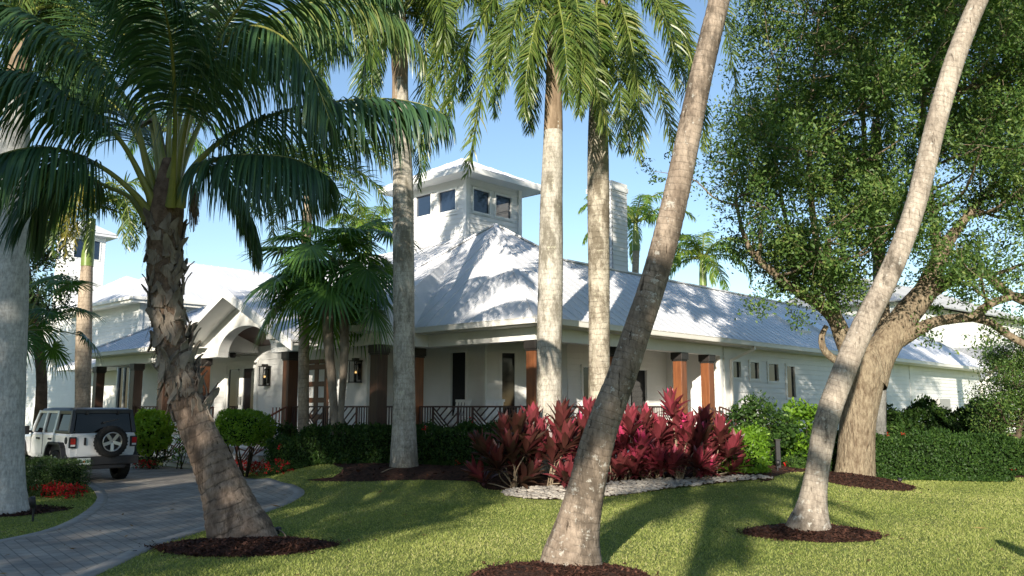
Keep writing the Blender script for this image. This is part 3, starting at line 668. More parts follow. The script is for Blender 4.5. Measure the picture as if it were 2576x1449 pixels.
# right-hand plane: pyramid face + wing face in one plane
Rr0 = AP[0] + (8.3 - AP[0]) * (1 - TR / AP[1])
roofplane(rf, [E00, (SE, 0, ZE), (SE - TR, TR, ZR), (8.3 - (8.3 - AP[0]) * TR / AP[1] , TR, ZR), A])
rf.slab([(SE, 0, ZE), (SE, 2 * TR, ZE), (SE - TR, TR, ZR)], 0.06); rf.slab([(SE, 2 * TR, ZE), (6.0, 2 * TR, ZE), (6.0, TR, ZR), (SE - TR, TR, ZR)], 0.06)
# left body: eave at s=-1.6
SL = -1.6; TW = (4.9, 7.6); zt = float(z_at(602, *TW)); kl = (zt - ZE) / (TW[0] - SL); TL0, TL1 = 4.55, 24.2; ZRL = zt - 0.03; SR = TW[0]
GT = 11.45; GS = -2.05; HWG = 3.95; zgp = float(z_at(724, GS, GT)); kg = 0.47; hn = (zgp - ZE) / kg; svg = SL + (zgp - ZE) / kl; ze_ = ZE + 0.006; zv = ze_ + kl * (svg - SL)
roofplane(rf, [(SL, TL1, ze_), (SL, GT + hn, ze_), (svg, GT, zv), (SR, GT, ZRL), (SR, TL1 - 6.3, ZRL)])
roofplane(rf, [(SL, GT - hn, ze_), (SL, TL0, ze_), (SR - 0.3, TL0 + 2.2, ZRL), (SR, 7.0, ZRL), (SR, GT, ZRL), (svg, GT, zv)])
rf.slab([(SL + .02, TL0 + .01, ZE), (SR, TL0 + .01, ZE), (SR - 0.3, TL0 + 2.21, ZRL - .01)], 0.05)
rf.box(SL + .03, TL0 + .02, ZT, 0.3, TL0 + .06, ZE - .01)
rf.slab([(11.4, TL1, ZE), (SL, TL1, ZE), (SR, TL1 - 6.3, ZRL)], 0.06); rf.slab([(11.4, TL0 + 6, ZE), (11.4, TL1, ZE), (SR, TL1 - 6.3, ZRL), (SR, 7.0, ZRL)], 0.06)
rf.build('roof', M['roof'], house)
# ridge and hip caps
rc = MB()
def cap(p, q): rc.bar((p[0], p[1], p[2] + 0.03), (q[0], q[1], q[2] + 0.03), 0.16, 0.05)
cap(E00, A); cap(A, (8.3 - (8.3 - AP[0]) * TR / AP[1], TR, ZR)); cap((8.3 - (8.3 - AP[0]) * TR / AP[1], TR, ZR), (SE - TR, TR, ZR)); cap((SE - TR, TR, ZR), (SE, 0, ZE)); cap(A, E01); cap((SR, 7.0, ZRL), (SR, TL1 - 6.3, ZRL)); cap((SR, TL1 - 6.3, ZRL), (SL, TL1, ZE))
rc.build('ridge_cap', M['roof'], house)
# fascia and gutters
gt = MB()
def gutter(p, q, out):
    p = np.array(p, float); q = np.array(q, float); o = np.array(out, float)
    fr = wframe(p, q); L = np.linalg.norm(q - p)
    obox(gt, fr, 0, L, -0.03, -0.002, ZT, ZE - 0.01); obox(gt, fr, -0.05, L + 0.05, 0.0, 0.13, ZE - 0.15, ZE - 0.13); obox(gt, fr, -0.05, L + 0.05, 0.11, 0.135, ZE - 0.131, ZE - 0.015); obox(gt, fr, -0.05, L + 0.05, 0.105, 0.15, ZE - 0.016, ZE + 0.0)
gutter((0, 4.5), (0, 0.0), 0); gutter((0.0, 0), (SE, 0), 0); gutter((SL, 9.3), (SL, TL0), 0); gutter((SL, TL1), (SL, 14.2), 0)
gt.build('gutter', M['gutter'], house)
dn = MB(); k = s_at(1886, 0.0)
dn.bar((k, -0.05, ZE - 0.13), (k, -0.05, ZE - 0.28), 0.10, 0.08, up=(1, 0, 0)); dn.bar((k, -0.05, ZE - 0.26), (SW + 0.65, 0.58, ZE - 0.62), 0.09, 0.09); dn.bar((SW + 0.65, 0.57, ZE - 0.58), (SW + 0.65, 0.57, 0.3), 0.10, 0.08, up=(1, 0, 0))
dn.build('downspout', M['gutter'], house); dn = MB(); dn.bar((SE - 0.3, -0.05, ZE - 0.13), (SEND + 0.02, 0.56, ZE - 0.85), 0.10, 0.10); dn.bar((SEND + 0.02, 0.56, ZE - 0.8), (SEND + 0.02, 0.56, 0.3), 0.1, 0.1, up=(1, 0, 0))
dn.build('downspout', M['gutter'], house)
# skylights on the wing roof
for (u, v0) in ((1975, 812), (2040, 828)):
    s = s_at(u, 1.6); mb = MB(); z0 = ZE + kr * 1.3; 
    P = lambda ds, t: (s + ds, t, ZE + kr * t + 0.13)
    mb.slab([P(0, 1.1), P(1.2, 1.1), P(1.2, 2.2), P(0, 2.2)], 0.14); sk = mb.build('skylight', M['trim'], house)
    g = MB(); P2 = lambda ds, t: (s + ds, t, ZE + kr * t + 0.136); g.slab([P2(0.12, 1.2), P2(1.08, 1.2), P2(1.08, 2.1), P2(0.12, 2.1)], 0.01); g.build('pane', M['cupglass'], sk)

# --- cupola
sT, tT = TW; wS, wT = 2.75, 3.3; zw0 = zt - 0.9; zeave = float(z_at(415, sT - 0.7, tT - 0.7)); zpk = float(z_at(398, sT + wS / 2, tT + wT / 2))
cu = MB(); zw1 = zeave + 0.02
CL = wframe((sT, tT + wT), (sT, tT)); CR = wframe((sT, tT), (sT + wS, tT))
def cw(fr, u0, u1, v0, v1):
    k0, k1 = on(fr, u0), on(fr, u1); km = (k0 + k1) / 2; return (min(k0, k1), max(k0, k1), zon(fr, km, v1), zon(fr, km, v0))
cwl = [cw(CL, 1044, 1082, 491, 543), cw(CL, 1102, 1145, 480, 532)]; cwr = [cw(CR, 1188, 1229, 480, 535), cw(CR, 1245, 1284, 494, 547)]
for w_ in cwl: pass
bwall(cu, (sT, tT + wT), (sT, tT), zw0, zw1, holes_of(cwl, 0.07), 0.17); bwall(cu, (sT, tT), (sT + wS, tT), zw0, zw1, holes_of(cwr, 0.07), 0.17); bwall(cu, (sT + wS, tT), (sT + wS, tT + wT), zw0 - 2, zw1, (), 0.17); bwall(cu, (sT + wS, tT + wT), (sT, tT + wT), zw0 - 1, zw1, (), 0.17)
cup = cu.build('cupola', M['siding'], house)
for fr_, ws in ((CL, cwl), (CR, cwr)):
    for q in ws:
        w_ = MB()
        u0, u1, za, zb = q; tm = 0.07
        obox(w_, fr_, u0 - tm, u0, -0.06, 0.045, za - tm, zb + tm); obox(w_, fr_, u1, u1 + tm, -0.06, 0.045, za - tm, zb + tm); obox(w_, fr_, u0, u1, -0.06, 0.042, zb, zb + tm); obox(w_, fr_, u0, u1, -0.06, 0.042, za - tm, za)
        obox(w_, fr_, u0 - 0.01, u1 + 0.01, -0.05, -0.035, za - 0.01, zb + 0.01, 1); w_.build('window', [M['trim'], M['cupglass']], cup)
for (s, t) in ((sT, tT), (sT + wS, tT), (sT, tT + wT)):
    ct = MB(); ct.box(s - 0.08, t - 0.08, zw0, s + 0.08, t + 0.08, zeave - 0.14); ct.build('corner_trim', M['trim'], cup)
ov = 0.76; B0 = (sT - ov, tT - ov, zeave); B1 = (sT + wS + ov, tT - ov, zeave); B2 = (sT + wS + ov, tT + wT + ov, zeave); B3 = (sT - ov, tT + wT + ov, zeave); PK = (sT + wS / 2, tT + wT / 2, zpk)
cr = MB()
for a_, b_ in ((B3, B0), (B0, B1), (B1, B2), (B2, B3)): roofplane(cr, [a_, b_, PK], 0.05, 0.4)
cro = cr.build('cupola_roof', M['roof'], cup)
cs = MB(); cs.box(B0[0] + 0.02, B0[1] + 0.02, zeave - 0.15, B2[0] - 0.02, B2[1] - 0.02, zeave - 0.12); q = 0.025
cs.box(B0[0], B0[1], zeave - 0.2, B0[0] + q, B2[1], zeave - 0.012); cs.box(B2[0] - q, B0[1], zeave - 0.2, B2[0], B2[1], zeave - 0.012); cs.box(B0[0] + q, B0[1], zeave - 0.2, B2[0] - q, B0[1] + q, zeave - 0.012); cs.box(B0[0] + q, B2[1] - q, zeave - 0.2, B2[0] - q, B2[1], zeave - 0.012)
cs.build('cupola_soffit', M['trim'], cup)

# --- chimney beyond the ridge
tc_ = 4.6; s1 = s_at(1580, tc_); s0 = s1 - 0.95; zc = float(z_at(487, s1, tc_)); ch = MB()
bwall(ch, (s0, tc_), (s1, tc_), ZR - 1.2, zc, (), 0.17); bwall(ch, (s1, tc_), (s1, tc_ + 1.1), ZR - 1.2, zc, (), 0.17); bwall(ch, (s1, tc_ + 1.1), (s0, tc_ + 1.1), ZR - 1.2, zc, (), 0.17); bwall(ch, (s0, tc_ + 1.1), (s0, tc_), ZR - 1.2, zc, (), 0.17)
chm = ch.build('chimney', M['siding'], house); cc = MB(); cc.box(s0 - 0.05, tc_ - 0.05, zc - 0.002, s1 + 0.05, tc_ + 1.15, zc + 0.18); cc.box(s0 - 0.02, tc_ - 0.02, zc + 0.181, s1 + 0.02, tc_ + 1.12, zc + 0.33); cc.build('chimney_cap', M['trim'], chm)

# --- entry gable with arched opening
zge = zgp - kg * HWG
gr = MB(); BK = 3.2
for sg in (1, -1):
    Pk0, Pk1 = (GS, GT, zgp), (BK, GT, zgp); Ev0, Ev1 = (GS, GT + sg * HWG, zge), (BK, GT + sg * HWG, zge)
    poly = [Ev0, Ev1, Pk1, Pk0] if sg < 0 else [Ev1, Ev0, Pk0, Pk1]
    roofplane(gr, poly, 0.06)
gro = gr.build('gable_roof', M['roof'], house)
gb = MB()   # rake boards and sloped soffits of the deep overhang
for sg in (1, -1):
    dz = 0.07
    gb.slab([(GS - 0.03, GT, zgp - dz), (GS - 0.03, GT + sg * (HWG + 0.05), zge - dz), (GS - 0.03, GT + sg * (HWG + 0.05), zge - dz - 0.24), (GS - 0.03, GT, zgp - dz - 0.24)], 0.05 * sg)
    P4 = [(GS + 0.03, GT, zgp - 0.16), (-0.9, GT, zgp - 0.16), (-0.9, GT + sg * HWG, zge - 0.16), (GS + 0.03, GT + sg * HWG, zge - 0.16)]
    gb.slab(P4 if sg < 0 else P4[::-1], 0.03)
gb.build('gable_trim', M['trim'], house)
# arched wall at s=-1.0: elliptical opening half-width ax, springing zs, rise ar
AX = (t_at(568, -1.0) - t_at(700, -1.0)) / 2; AT = (t_at(568, -1.0) + t_at(700, -1.0)) / 2; zs = ZB + 0.06; zat_ = float(z_at(820, -1.0, AT)); ar = zat_ - zs
aw = MB(); n = 28
def top(t): return zgp - 0.14 - kg * abs(t - GT)
ang = [math.pi * k / n for k in range(n + 1)]
arch = [(AT + AX * math.cos(a_), zs + ar * math.sin(a_)) for a_ in ang]
S0, S1 = -1.17, -0.80
tlo, thi = GT - HWG + 0.1, GT + HWG - 0.1
def quadcol(ta, tb, za, zb):
    """wall column between ta<tb from bottoms (za at ta, zb at tb) up to the roof line"""
    if top(ta) <= za + 0.01 and top(tb) <= zb + 0.01: return
    T1, T2 = max(top(ta), za), max(top(tb), zb)
    vs = [(S0, ta, za), (S0, tb, zb), (S0, tb, T2), (S0, ta, T1), (S1, ta, za), (S1, tb, zb), (S1, tb, T2), (S1, ta, T1)]
    aw.add(vs, [(0, 3, 2, 1), (4, 5, 6, 7), (0, 1, 5, 4), (2, 3, 7, 6)])
pts = sorted(arch)
for (a_, b_) in zip(pts[:-1], pts[1:]):
    if a_[0] < GT < b_[0]:
        zm = a_[1] + (b_[1] - a_[1]) * (GT - a_[0]) / (b_[0] - a_[0]); quadcol(a_[0], GT, a_[1], zm); quadcol(GT, b_[0], zm, b_[1])
    else: quadcol(a_[0], b_[0], a_[1], b_[1])
quadcol(AT + AX, thi - 0.9, ZB + 0.001, ZB + 0.001); quadcol(tlo + 0.9, AT - AX, ZB + 0.001, ZB + 0.001); quadcol(thi - 0.9, thi, ZB + 0.001, ZB + 0.001); quadcol(tlo, tlo + 0.9, ZB + 0.001, ZB + 0.001)
aw.add([(S0, AT + AX, ZB), (S1, AT + AX, ZB), (S1, AT + AX, zs), (S0, AT + AX, zs)], [(0, 1, 2, 3)]); aw.add([(S0, AT - AX, ZB), (S1, AT - AX, ZB), (S1, AT - AX, zs), (S0, AT - AX, zs)], [(0, 1, 2, 3)])
aw.build('arched_gable_wall', M['trim'], house)
rr = AX + 0.05; vl = MB(); zc_ = zs + ar + 0.06
vl.slab([(S1 + 0.002, AT - rr - 0.3, zc_), (0.57, AT - rr - 0.3, zc_ - 0.55), (0.57, AT + rr + 0.3, zc_ - 0.55), (S1 + 0.002, AT + rr + 0.3, zc_)], -0.05); vl.build('board_ceiling', M['ceilwood'], house)
vw = MB(); vw.box(S1 + 0.002, AT + rr + 0.3, ZT - 0.1, 0.57, AT + rr + 0.36, zc_ + .05); vw.build('ceiling_side', M['siding'], house); vw = MB(); vw.box(S1 + 0.002, AT - rr - 0.36, ZT - 0.1, 0.57, AT - rr - 0.3, zc_ + .05); vw.build('ceiling_side', M['siding'], house)
pc = MB(); pc.box(-0.8, AT + rr + 0.365, ZT - 0.1, 0.58, thi, ZT - 0.06); pc.box(-0.8, tlo, ZT - 0.1, 0.58, AT - rr - 0.365, ZT - 0.06); pc.build('porch_ceiling', M['trim'], house)

# --- two-storey part at the left back
UC = (1.9, 27.6); zu = float(z_at(744, *UC)); uw = MB(); US, UT0, UT1 = UC[0] + 0.75, UC[1] + 0.75, 44.0
WU = wframe((US, UT1), (US, UT0)); k0, k1 = on(WU, 206), on(WU, 222); uwn = [(on(WU, 210), on(WU, 232), 1.2, zon(WU, 6, 925))]
bwall(uw, (US, UT1), (US, UT0), 0.2, zu - 0.1, holes_of(uwn)); bwall(uw, (US, UT0), (US + 13, UT0), 0.2, zu - 0.1); bwall(uw, (US + 13, UT0), (US + 13, UT1), 0.2, zu - 0.1); bwall(uw, (US + 13, UT1), (US, UT1), 0.2, zu - 0.1)
uw.build('upper_wall', M['siding'], house); window(WU, *uwn[0])
tb = MB(); kk = on(WU, 231); obox(tb, WU, kk - 0.14, kk + 0.14, -0.01, 0.06, ZE + 0.2, zu - 0.15); kk = on(WU, 318); cornertrim(tb, US, UT0, 0.3, zu - 0.14, 0.16); tb.build('corner_trim', M['trim'], house)
ur = MB(); u0_, t0_ = UC; D = 9.2; ku = 0.60; hz = zu + ku * D / 2; LN = 14.5
p = [(u0_, t0_, zu), (u0_ + LN, t0_, zu), (u0_ + LN - D / 2, t0_ + D / 2, hz), (u0_ + D / 2, t0_ + D / 2, hz), (u0_, t0_ + D, zu), (u0_ + LN, t0_ + D, zu)]
roofplane(ur, [p[0], p[1], p[2], p[3]]); roofplane(ur, [p[4], p[0], p[3]]); ur.slab([p[1], p[5], p[2]], 0.06); ur.slab([p[5], p[4], p[3], p[2]], 0.06)
T2 = t0_ + 8.4; D2 = 8.6; hz2 = zu - 0.02 + ku * D2 / 2
q = [(u0_ + 0.6, T2, zu), (u0_ + 0.6, T2 + D2, zu), (u0_ + 0.6 + D2 / 2, T2 + D2 / 2, hz2 + 0.3), (u0_ + LN, T2 + D2, zu), (u0_ + LN, T2, zu)]
roofplane(ur, [q[1], q[0], q[2]]); ur.slab([q[0], q[4], q[2]], 0.06); ur.slab([q[4], q[3], q[2]], 0.06); ur.slab([q[3], q[1], q[2]], 0.06)
ur.build('upper_roof', M['roof'], house)
uf = MB()
for (pa, pb) in (((u0_, t0_ + D), (u0_, t0_)), ((u0_, t0_), (u0_ + LN, t0_)), ((u0_ + 0.6, T2 + D2), (u0_ + 0.6, T2 + 0.9))):
    fr_ = wframe(pa, pb); L = np.linalg.norm(np.array(pb) - np.array(pa)); obox(uf, fr_, 0, L, -0.04, -0.003, zu - 0.3, zu - 0.012); obox(uf, fr_, -0.04, L + 0.04, 0.0, 0.12, zu - 0.15, zu - 0.005); obox(uf, fr_, 0.03, L - 0.03, -0.78, -0.041, zu - 0.22, zu - 0.19)
uf.build('upper_fascia', M['gutter'], house)
# second, smaller cupola
s2 = u0_ + 3.3; w2_ = 2.3; t2 = t_at(258, s2 + w2_); z0 = zu + 0.2; z1 = z0 + 5.2; c2 = MB()
C2 = wframe((s2, t2 + w2_), (s2, t2)); C3 = wframe((s2, t2), (s2 + w2_, t2)); zz0 = float(z_at(645, s2, t2)); zz1 = float(z_at(598, s2, t2))
h2 = [(0.3, 1.0, zz0, zz1), (1.25, 1.95, zz0, zz1)]
bwall(c2, (s2, t2 + w2_), (s2, t2), z0, zz1 + 0.5, holes_of(h2, .06)); bwall(c2, (s2, t2), (s2 + w2_, t2), z0, zz1 + 0.5, holes_of(h2, .06)); bwall(c2, (s2 + w2_, t2), (s2 + w2_, t2 + w2_), z0, zz1 + 0.5); bwall(c2, (s2 + w2_, t2 + w2_), (s2, t2 + w2_), z0, zz1 + 0.5)
co = c2.build('upper_cupola', M['siding'], house)
for fr_ in (C2, C3):
    for qd in h2:
        w_ = MB(); a_, b_, c_, d_ = qd; tm = .06
        obox(w_, fr_, a_ - tm, a_, -0.05, 0.04, c_ - tm, d_ + tm); obox(w_, fr_, b_, b_ + tm, -0.05, 0.04, c_ - tm, d_ + tm); obox(w_, fr_, a_, b_, -0.05, 0.038, d_, d_ + tm); obox(w_, fr_, a_, b_, -0.05, 0.038, c_ - tm, c_); obox(w_, fr_, a_, b_, -0.04, -0.02, c_, d_, 1)
        w_.build('window', [M['trim'], M['cupglass']], co)
cc2 = MB(); ov = 0.6; zz = zz1 + 0.5; bb = [(s2 - ov, t2 + w2_ + ov, zz), (s2 - ov, t2 - ov, zz), (s2 + w2_ + ov, t2 - ov, zz), (s2 + w2_ + ov, t2 + w2_ + ov, zz)]; pk = (s2 + w2_ / 2, t2 + w2_ / 2, zz + 1.1)
for i in range(4): cc2.slab([bb[i], bb[(i + 1) % 4], pk], 0.05)
cc2.box(s2 - ov + .02, t2 - ov + .02, zz - 0.2, s2 + w2_ + ov - .02, t2 + w2_ + ov - .02, zz - 0.07); cc2.build('cupola_roof', M['roof'], co)
# low lean-to roof left of the porch
lr = MB(); lt0, lt1 = 24.4, 34.0; zl = ZE - 0.05
lr.slab([(0.6, lt1, zl - 0.1), (0.6, lt0, zl - 0.1), (US + 0.1, lt0, zl + 0.6), (US + 0.1, lt1, zl + 0.6)], 0.07); lr.box(0.58, lt0, zl - 0.3, 0.64, lt1, zl - 0.11); lr.box(0.64, lt0 + 0.02, zl - 0.3, US - 0.01, lt1 - 0.02, zl - 0.27); lr.build('side_roof', M['roof'], house)

# ------------------------------------------------------------------ fixtures on the house: things of their own
def lantern(fr, k, z, label):
    p = fr[0] + fr[1] * k; c = h2w(p[0], p[1], z); nw = np.array([ca * fr[2][0] - sa * fr[2][1], sa * fr[2][0] + ca * fr[2][1]])
    rz = math.atan2(nw[1], nw[0]); t = thing('wall_lantern', label, 'lantern', c, rz, 'wall lanterns on the porch')
    mb = MB(); H, w = 0.62, 0.13
    mb.box(0.03, -0.06, -0.25, 0.05, 0.06, 0.25); mb.box(0.05, -0.02, 0.2, 0.2, 0.02, 0.235)
    for (sx, sy) in ((-1, -1), (-1, 1), (1, -1), (1, 1)):
        mb.box(0.19 + sx * w - 0.012, sy * w - 0.012, -H / 2, 0.19 + sx * w + 0.012, sy * w + 0.012, H / 2)
    mb.box(0.19 - w - 0.02, -w - 0.02, -H / 2 - 0.03, 0.19 + w + 0.02, w + 0.02, -H / 2); mb.box(0.19 - w - 0.03, -w - 0.03, H / 2, 0.19 + w + 0.03, w + 0.03, H / 2 + 0.03); mb.box(0.19 - 0.08, -0.08, H / 2 + 0.03, 0.19 + 0.08, 0.08, H / 2 + 0.1)
    mb.build('lantern_frame', M['capmetal'], t)
    g = MB()
    g.box(0.19 - w + 0.004, -w + 0.004, -H / 2 + 0.002, 0.19 - w + 0.008, w - 0.004, H / 2 - 0.002); g.box(0.19 + w - 0.008, -w + 0.004, -H / 2 + 0.002, 0.19 + w - 0.004, w - 0.004, H / 2 - 0.002); g.box(0.19 - w + 0.01, w - 0.008, -H / 2 + 0.002, 0.19 + w - 0.01, w - 0.004, H / 2 - 0.002); g.box(0.19 - w + 0.01, -w + 0.004, -H / 2 + 0.002, 0.19 + w - 0.01, -w + 0.008, H / 2 - 0.002)
    g.build('lantern_glass', M['clearglass'], t)
    b = MB()
    for dy in (-0.05, 0.0, 0.05): b.cyl((0.19, dy, -H / 2), (0.19, dy, -0.06), 0.012, n=8)
    b.build('candle', M['carblack'], t)
    f = MB()
    for dy in (-0.05, 0.0, 0.05): f.lathe((0.19, dy, -0.06), (0, 0, 1), [(0, 0.004), (0.02, 0.016), (0.05, 0.013), (0.08, 0.002)], 8)
    f.build('bulb', M['flame'], t)
k = on(WE, 686); lantern(WE, k, zon(WE, k, 946), 'black lantern on the wall right of the glazed double door')
k = on(WE, 911); lantern(WE, k, zon(WE, k, 935), 'black lantern on the wall between the fan palm and the dark wide post')

fc = h2w(-0.15, t_at(593, -0.15), 0); fz = float(z_at(893, -0.15, t_at(593, -0.15)))
ft = thing('ceiling_fan', 'dark ceiling fan hanging in the arched entry porch', 'ceiling fan', (fc[0], fc[1], fz))
mb = MB(); mb.lathe((0, 0, -0.1), (0, 0, 1), [(0, 0.0), (0.005, 0.08), (0.06, 0.11), (0.16, 0.11), (0.2, 0.05), (0.21, 0.0)], 16); mb.build('fan_motor', M['capmetal'], ft)
mb = MB(); mb.cyl((0, 0, 0.1), (0, 0, 0.72), 0.018, n=8); mb.build('fan_rod', M['capmetal'], ft)
for i in range(5):
    an = 2 * math.pi * i / 5 + 0.4; d = Vector((math.cos(an), math.sin(an), 0)); mb = MB(); mb.bar(d * 0.09 + Vector((0, 0, -0.01)), d * 0.22 + Vector((0, 0, -0.01)), 0.04, 0.012); mb.bar(d * 0.2 + Vector((0, 0, 0.0)), d * 0.86 + Vector((0, 0, 0.0)), 0.13, 0.010, up=(0.1 * d.y, -0.1 * d.x, 1)); mb.build('fan_blade', M['dark_or_shaded_wood'], ft)

# railings
def railing(label, p, q, z0, mt, drop=0.0, solid=True):
    """p,q in house axes; panels of upright bars alternating with chevron panels"""
    P = h2w(*p); Q = h2w(*q); L = float(np.hypot(*(Q - P)[:2])); rz = math.atan2(Q[1] - P[1], Q[0] - P[0])
    t = thing('porch_railing', label, 'railing', (P[0], P[1], z0), rz, None)
    H = 0.95; fr = MB(); sl = -drop / L
    Z = lambda x, z: z + sl * x
    fr.bar((0, 0, Z(0, H)), (L, 0, Z(L, H)), 0.06, 0.045); fr.bar((0, 0, Z(0, 0.09)), (L, 0, Z(L, 0.09)), 0.035, 0.03); fr.build('rail', mt, t)
    pt = MB(); x = 0.0; seg = []; chev = 1.02; strt = 0.56; k = 0
    while x < L - 0.05:
        w = strt if k % 2 == 0 else chev; w = min(w, L - x); seg.append((x, w, k % 2)); x += w; k += 1
    bars = MB()
    for (x, w, kind) in seg:
        pt = MB(); pt.bar((x + w, 0, Z(x + w, 0.0)), (x + w, 0, Z(x + w, H)), 0.045, 0.045, up=(1, 0, 0)); pt.build('rail_post', mt, t)
        lo, hi = 0.1, H - 0.02
        if kind == 0 or w < 0.7:
            nb = max(1, int(w / 0.11))
            for j in range(1, nb): bars.bar((x + w * j / nb, 0, Z(x, lo)), (x + w * j / nb, 0, Z(x, hi)), 0.024, 0.024, up=(1, 0, 0))
        else:
            hh = hi - lo; bars.bar((x, 0, Z(x, hi)), (x + w, 0, Z(x + w, lo)), 0.03, 0.034)
            for j in range(1, 7):   # above the diagonal: parallels rising right; below: falling right
                f = j / 7
                a_ = (x + w * f, hi - hh * f); run = min(w - w * f, hh * f / (hh / w)); bars.bar((a_[0], 0, Z(a_[0], a_[1])), (a_[0] + run, 0, Z(a_[0] + run, a_[1] + run * hh / w)), 0.026, 0.03)
                x0, z0_ = x, hi - hh * f; rn = w * (1 - f); bars.bar((x0, 0, Z(x0, z0_)), (x0 + rn, 0, Z(x0 + rn, lo)), 0.026, 0.03)
    pt = MB(); pt.bar((0, 0, 0), (0, 0, H), 0.045, 0.045, up=(1, 0, 0))
    pt.build('rail_post', mt, t); bars.build('rail_pattern', mt, t); return t
tP = t_at(1050, 0.65)
railing('dark chevron railing between the corner post and the post behind the grey royal palm', (0.65, tP - 0.18), (0.65, 0.85), ZF, M['rail'])
railing('dark chevron railing left of the dark wide post, behind the fan palm', (-1.0, LPT[1] - 0.2), (-1.0, LPT[0] + 0.2), ZF, M['rail'])
railing('short dark railing of the porch step right of the dark wide post', (-0.8, LPT[0]), (0.65, LPT[0] + 0.3), ZF, M['rail'])
railing('dark railing right of the corner post, behind the ringed royal palm', (0.85, 0.65), (RP[1] - 0.2, 0.65), ZF, M['rail'])
railing('dark railing behind the red ti plants, ending at the wing steps', (RP[1] + 0.2, 0.65), (RP[2] - 0.2, 0.65), ZF, M['rail'])
railing('sloping handrail running down beside the rightmost porch posts', (RP[2] + 0.9, 0.3), (RP[2] + 0.9, -1.9), ZF, M['rail'], drop=0.85)
railing('sloping handrail running down between the rightmost post and the white wing wall', (RP[3] + 0.35, 0.45), (RP[3] + 0.35, -1.9), ZF, M['rail'], drop=0.85)
railing('dark railing of the left porch, behind the lime green shrub', (-1.0, LPT[4] - 0.2), (-1.0, LPT[3] + 0.2), ZF, M['rail'])

# entry steps with two handrails
ST = 11.0; st = thing('front_steps', 'white front steps leading up to the arched entry', 'steps', h2w(-1.25, ST, 0), HROT)
mb = MB(); nst = 6; rise = ZF / nst; tread = 0.32; hw = 2.3
for i in range(nst - 1):
    z1_ = ZF - rise * (i + 1); x0_ = -tread * (i + 1); mb.box(x0_, -hw, -0.02, x0_ + tread + 0.02 * (i > 0), hw, z1_ - 0.04)
mb.build('riser', M['trim'], st)
mb = MB()
for i in range(nst - 1):
    z1_ = ZF - rise * (i + 1); x0_ = -tread * (i + 1); mb.box(x0_ - 0.03, -hw - 0.03, z1_ - 0.036, x0_ + tread - 0.032, hw + 0.03, z1_)
mb.build('tread', M['floor'], st)
ds = -1.25 - tread * 5
railing('red brown handrail on the left side of the front steps, ending in a tall newel', (-1.3, ST + 2.2), (ds, ST + 2.2), ZF, M['redrail'], drop=0.78)
railing('red brown handrail on the right side of the front steps', (-1.3, ST - 2.2), (ds, ST - 2.2), ZF, M['redrail'], drop=0.78)

# porch chairs
def rocker(s, t, rz, label):
    o = thing('rocking_chair', label, 'chair', h2w(s, t, ZF), rz, 'white chairs on the porch')
    mb = MB(); mb.slab([(-0.25, -0.27, 0.43), (0.28, -0.27, 0.46), (0.28, 0.27, 0.46), (-0.25, 0.27, 0.43)], 0.04); mb.build('seat', M['trim'], o)
    mb = MB()
    for k in range(5): mb.bar((-0.24, -0.22 + 0.11 * k, 0.45), (-0.46, -0.22 + 0.11 * k, 1.15), 0.075, 0.02, up=(1, 0, 0))
    mb.bar((-0.45, -0.29, 1.12), (-0.45, 0.29, 1.12), 0.03, 0.08); mb.build('backrest', M['trim'], o)
    for sx in (0.25, -0.22):
        for sy in (-0.28, 0.28):
            mb = MB(); mb.bar((sx, sy, 0.07), (sx, sy, 0.66), 0.05, 0.05, up=(1, 0, 0)); mb.build('leg', M['trim'], o)
    for sy in (-0.28, 0.28):
        mb = MB(); mb.bar((-0.3, sy, 0.67), (0.34, sy, 0.67), 0.09, 0.025); mb.build('armrest', M['trim'], o)
        mb = MB()
        for k in range(6):
            x0_, x1_ = -0.5 + k * 0.16, -0.5 + (k + 1) * 0.16; f = lambda x: 0.02 + 0.25 * (x + 0.02) ** 2
            mb.bar((x0_, sy, f(x0_)), (x1_, sy, f(x1_)), 0.04, 0.035)
        mb.build('rocker', M['trim'], o)
rocker(1.6, 3.2, HROT + R(200), 'white rocking chair behind the railing beside the corner post'); rocker(1.7, 4.7, HROT + R(190), 'white rocking chair behind the railing below the tall dark window')

# ------------------------------------------------------------------ palms and trees
def nrm_(a): return a / (np.linalg.norm(a, axis=-1, keepdims=True) + 1e-9)
def resample(P, n, closed=False):
    """smooth curve through control points (rows may carry extra columns such as radius), n samples even in arc length"""
    P = np.asarray(P, float); k = len(P); out = []
    for i in range(k - 1):
        p0, p1, p2, p3 = P[max(i - 1, 0)], P[i], P[i + 1], P[min(i + 2, k - 1)]
        for t in np.linspace(0, 1, 14, endpoint=False):
            out.append(0.5 * (2 * p1 + (-p0 + p2) * t + (2 * p0 - 5 * p1 + 4 * p2 - p3) * t * t + (-p0 + 3 * p1 - 3 * p2 + p3) * t ** 3))
    out.append(P[-1]); C = np.array(out); L = np.r_[0, np.cumsum(np.linalg.norm(np.diff(C[:, :3], axis=0), axis=1))]
    x = np.linspace(0, L[-1], n); return np.stack([np.interp(x, L, C[:, j]) for j in range(C.shape[1])], 1)
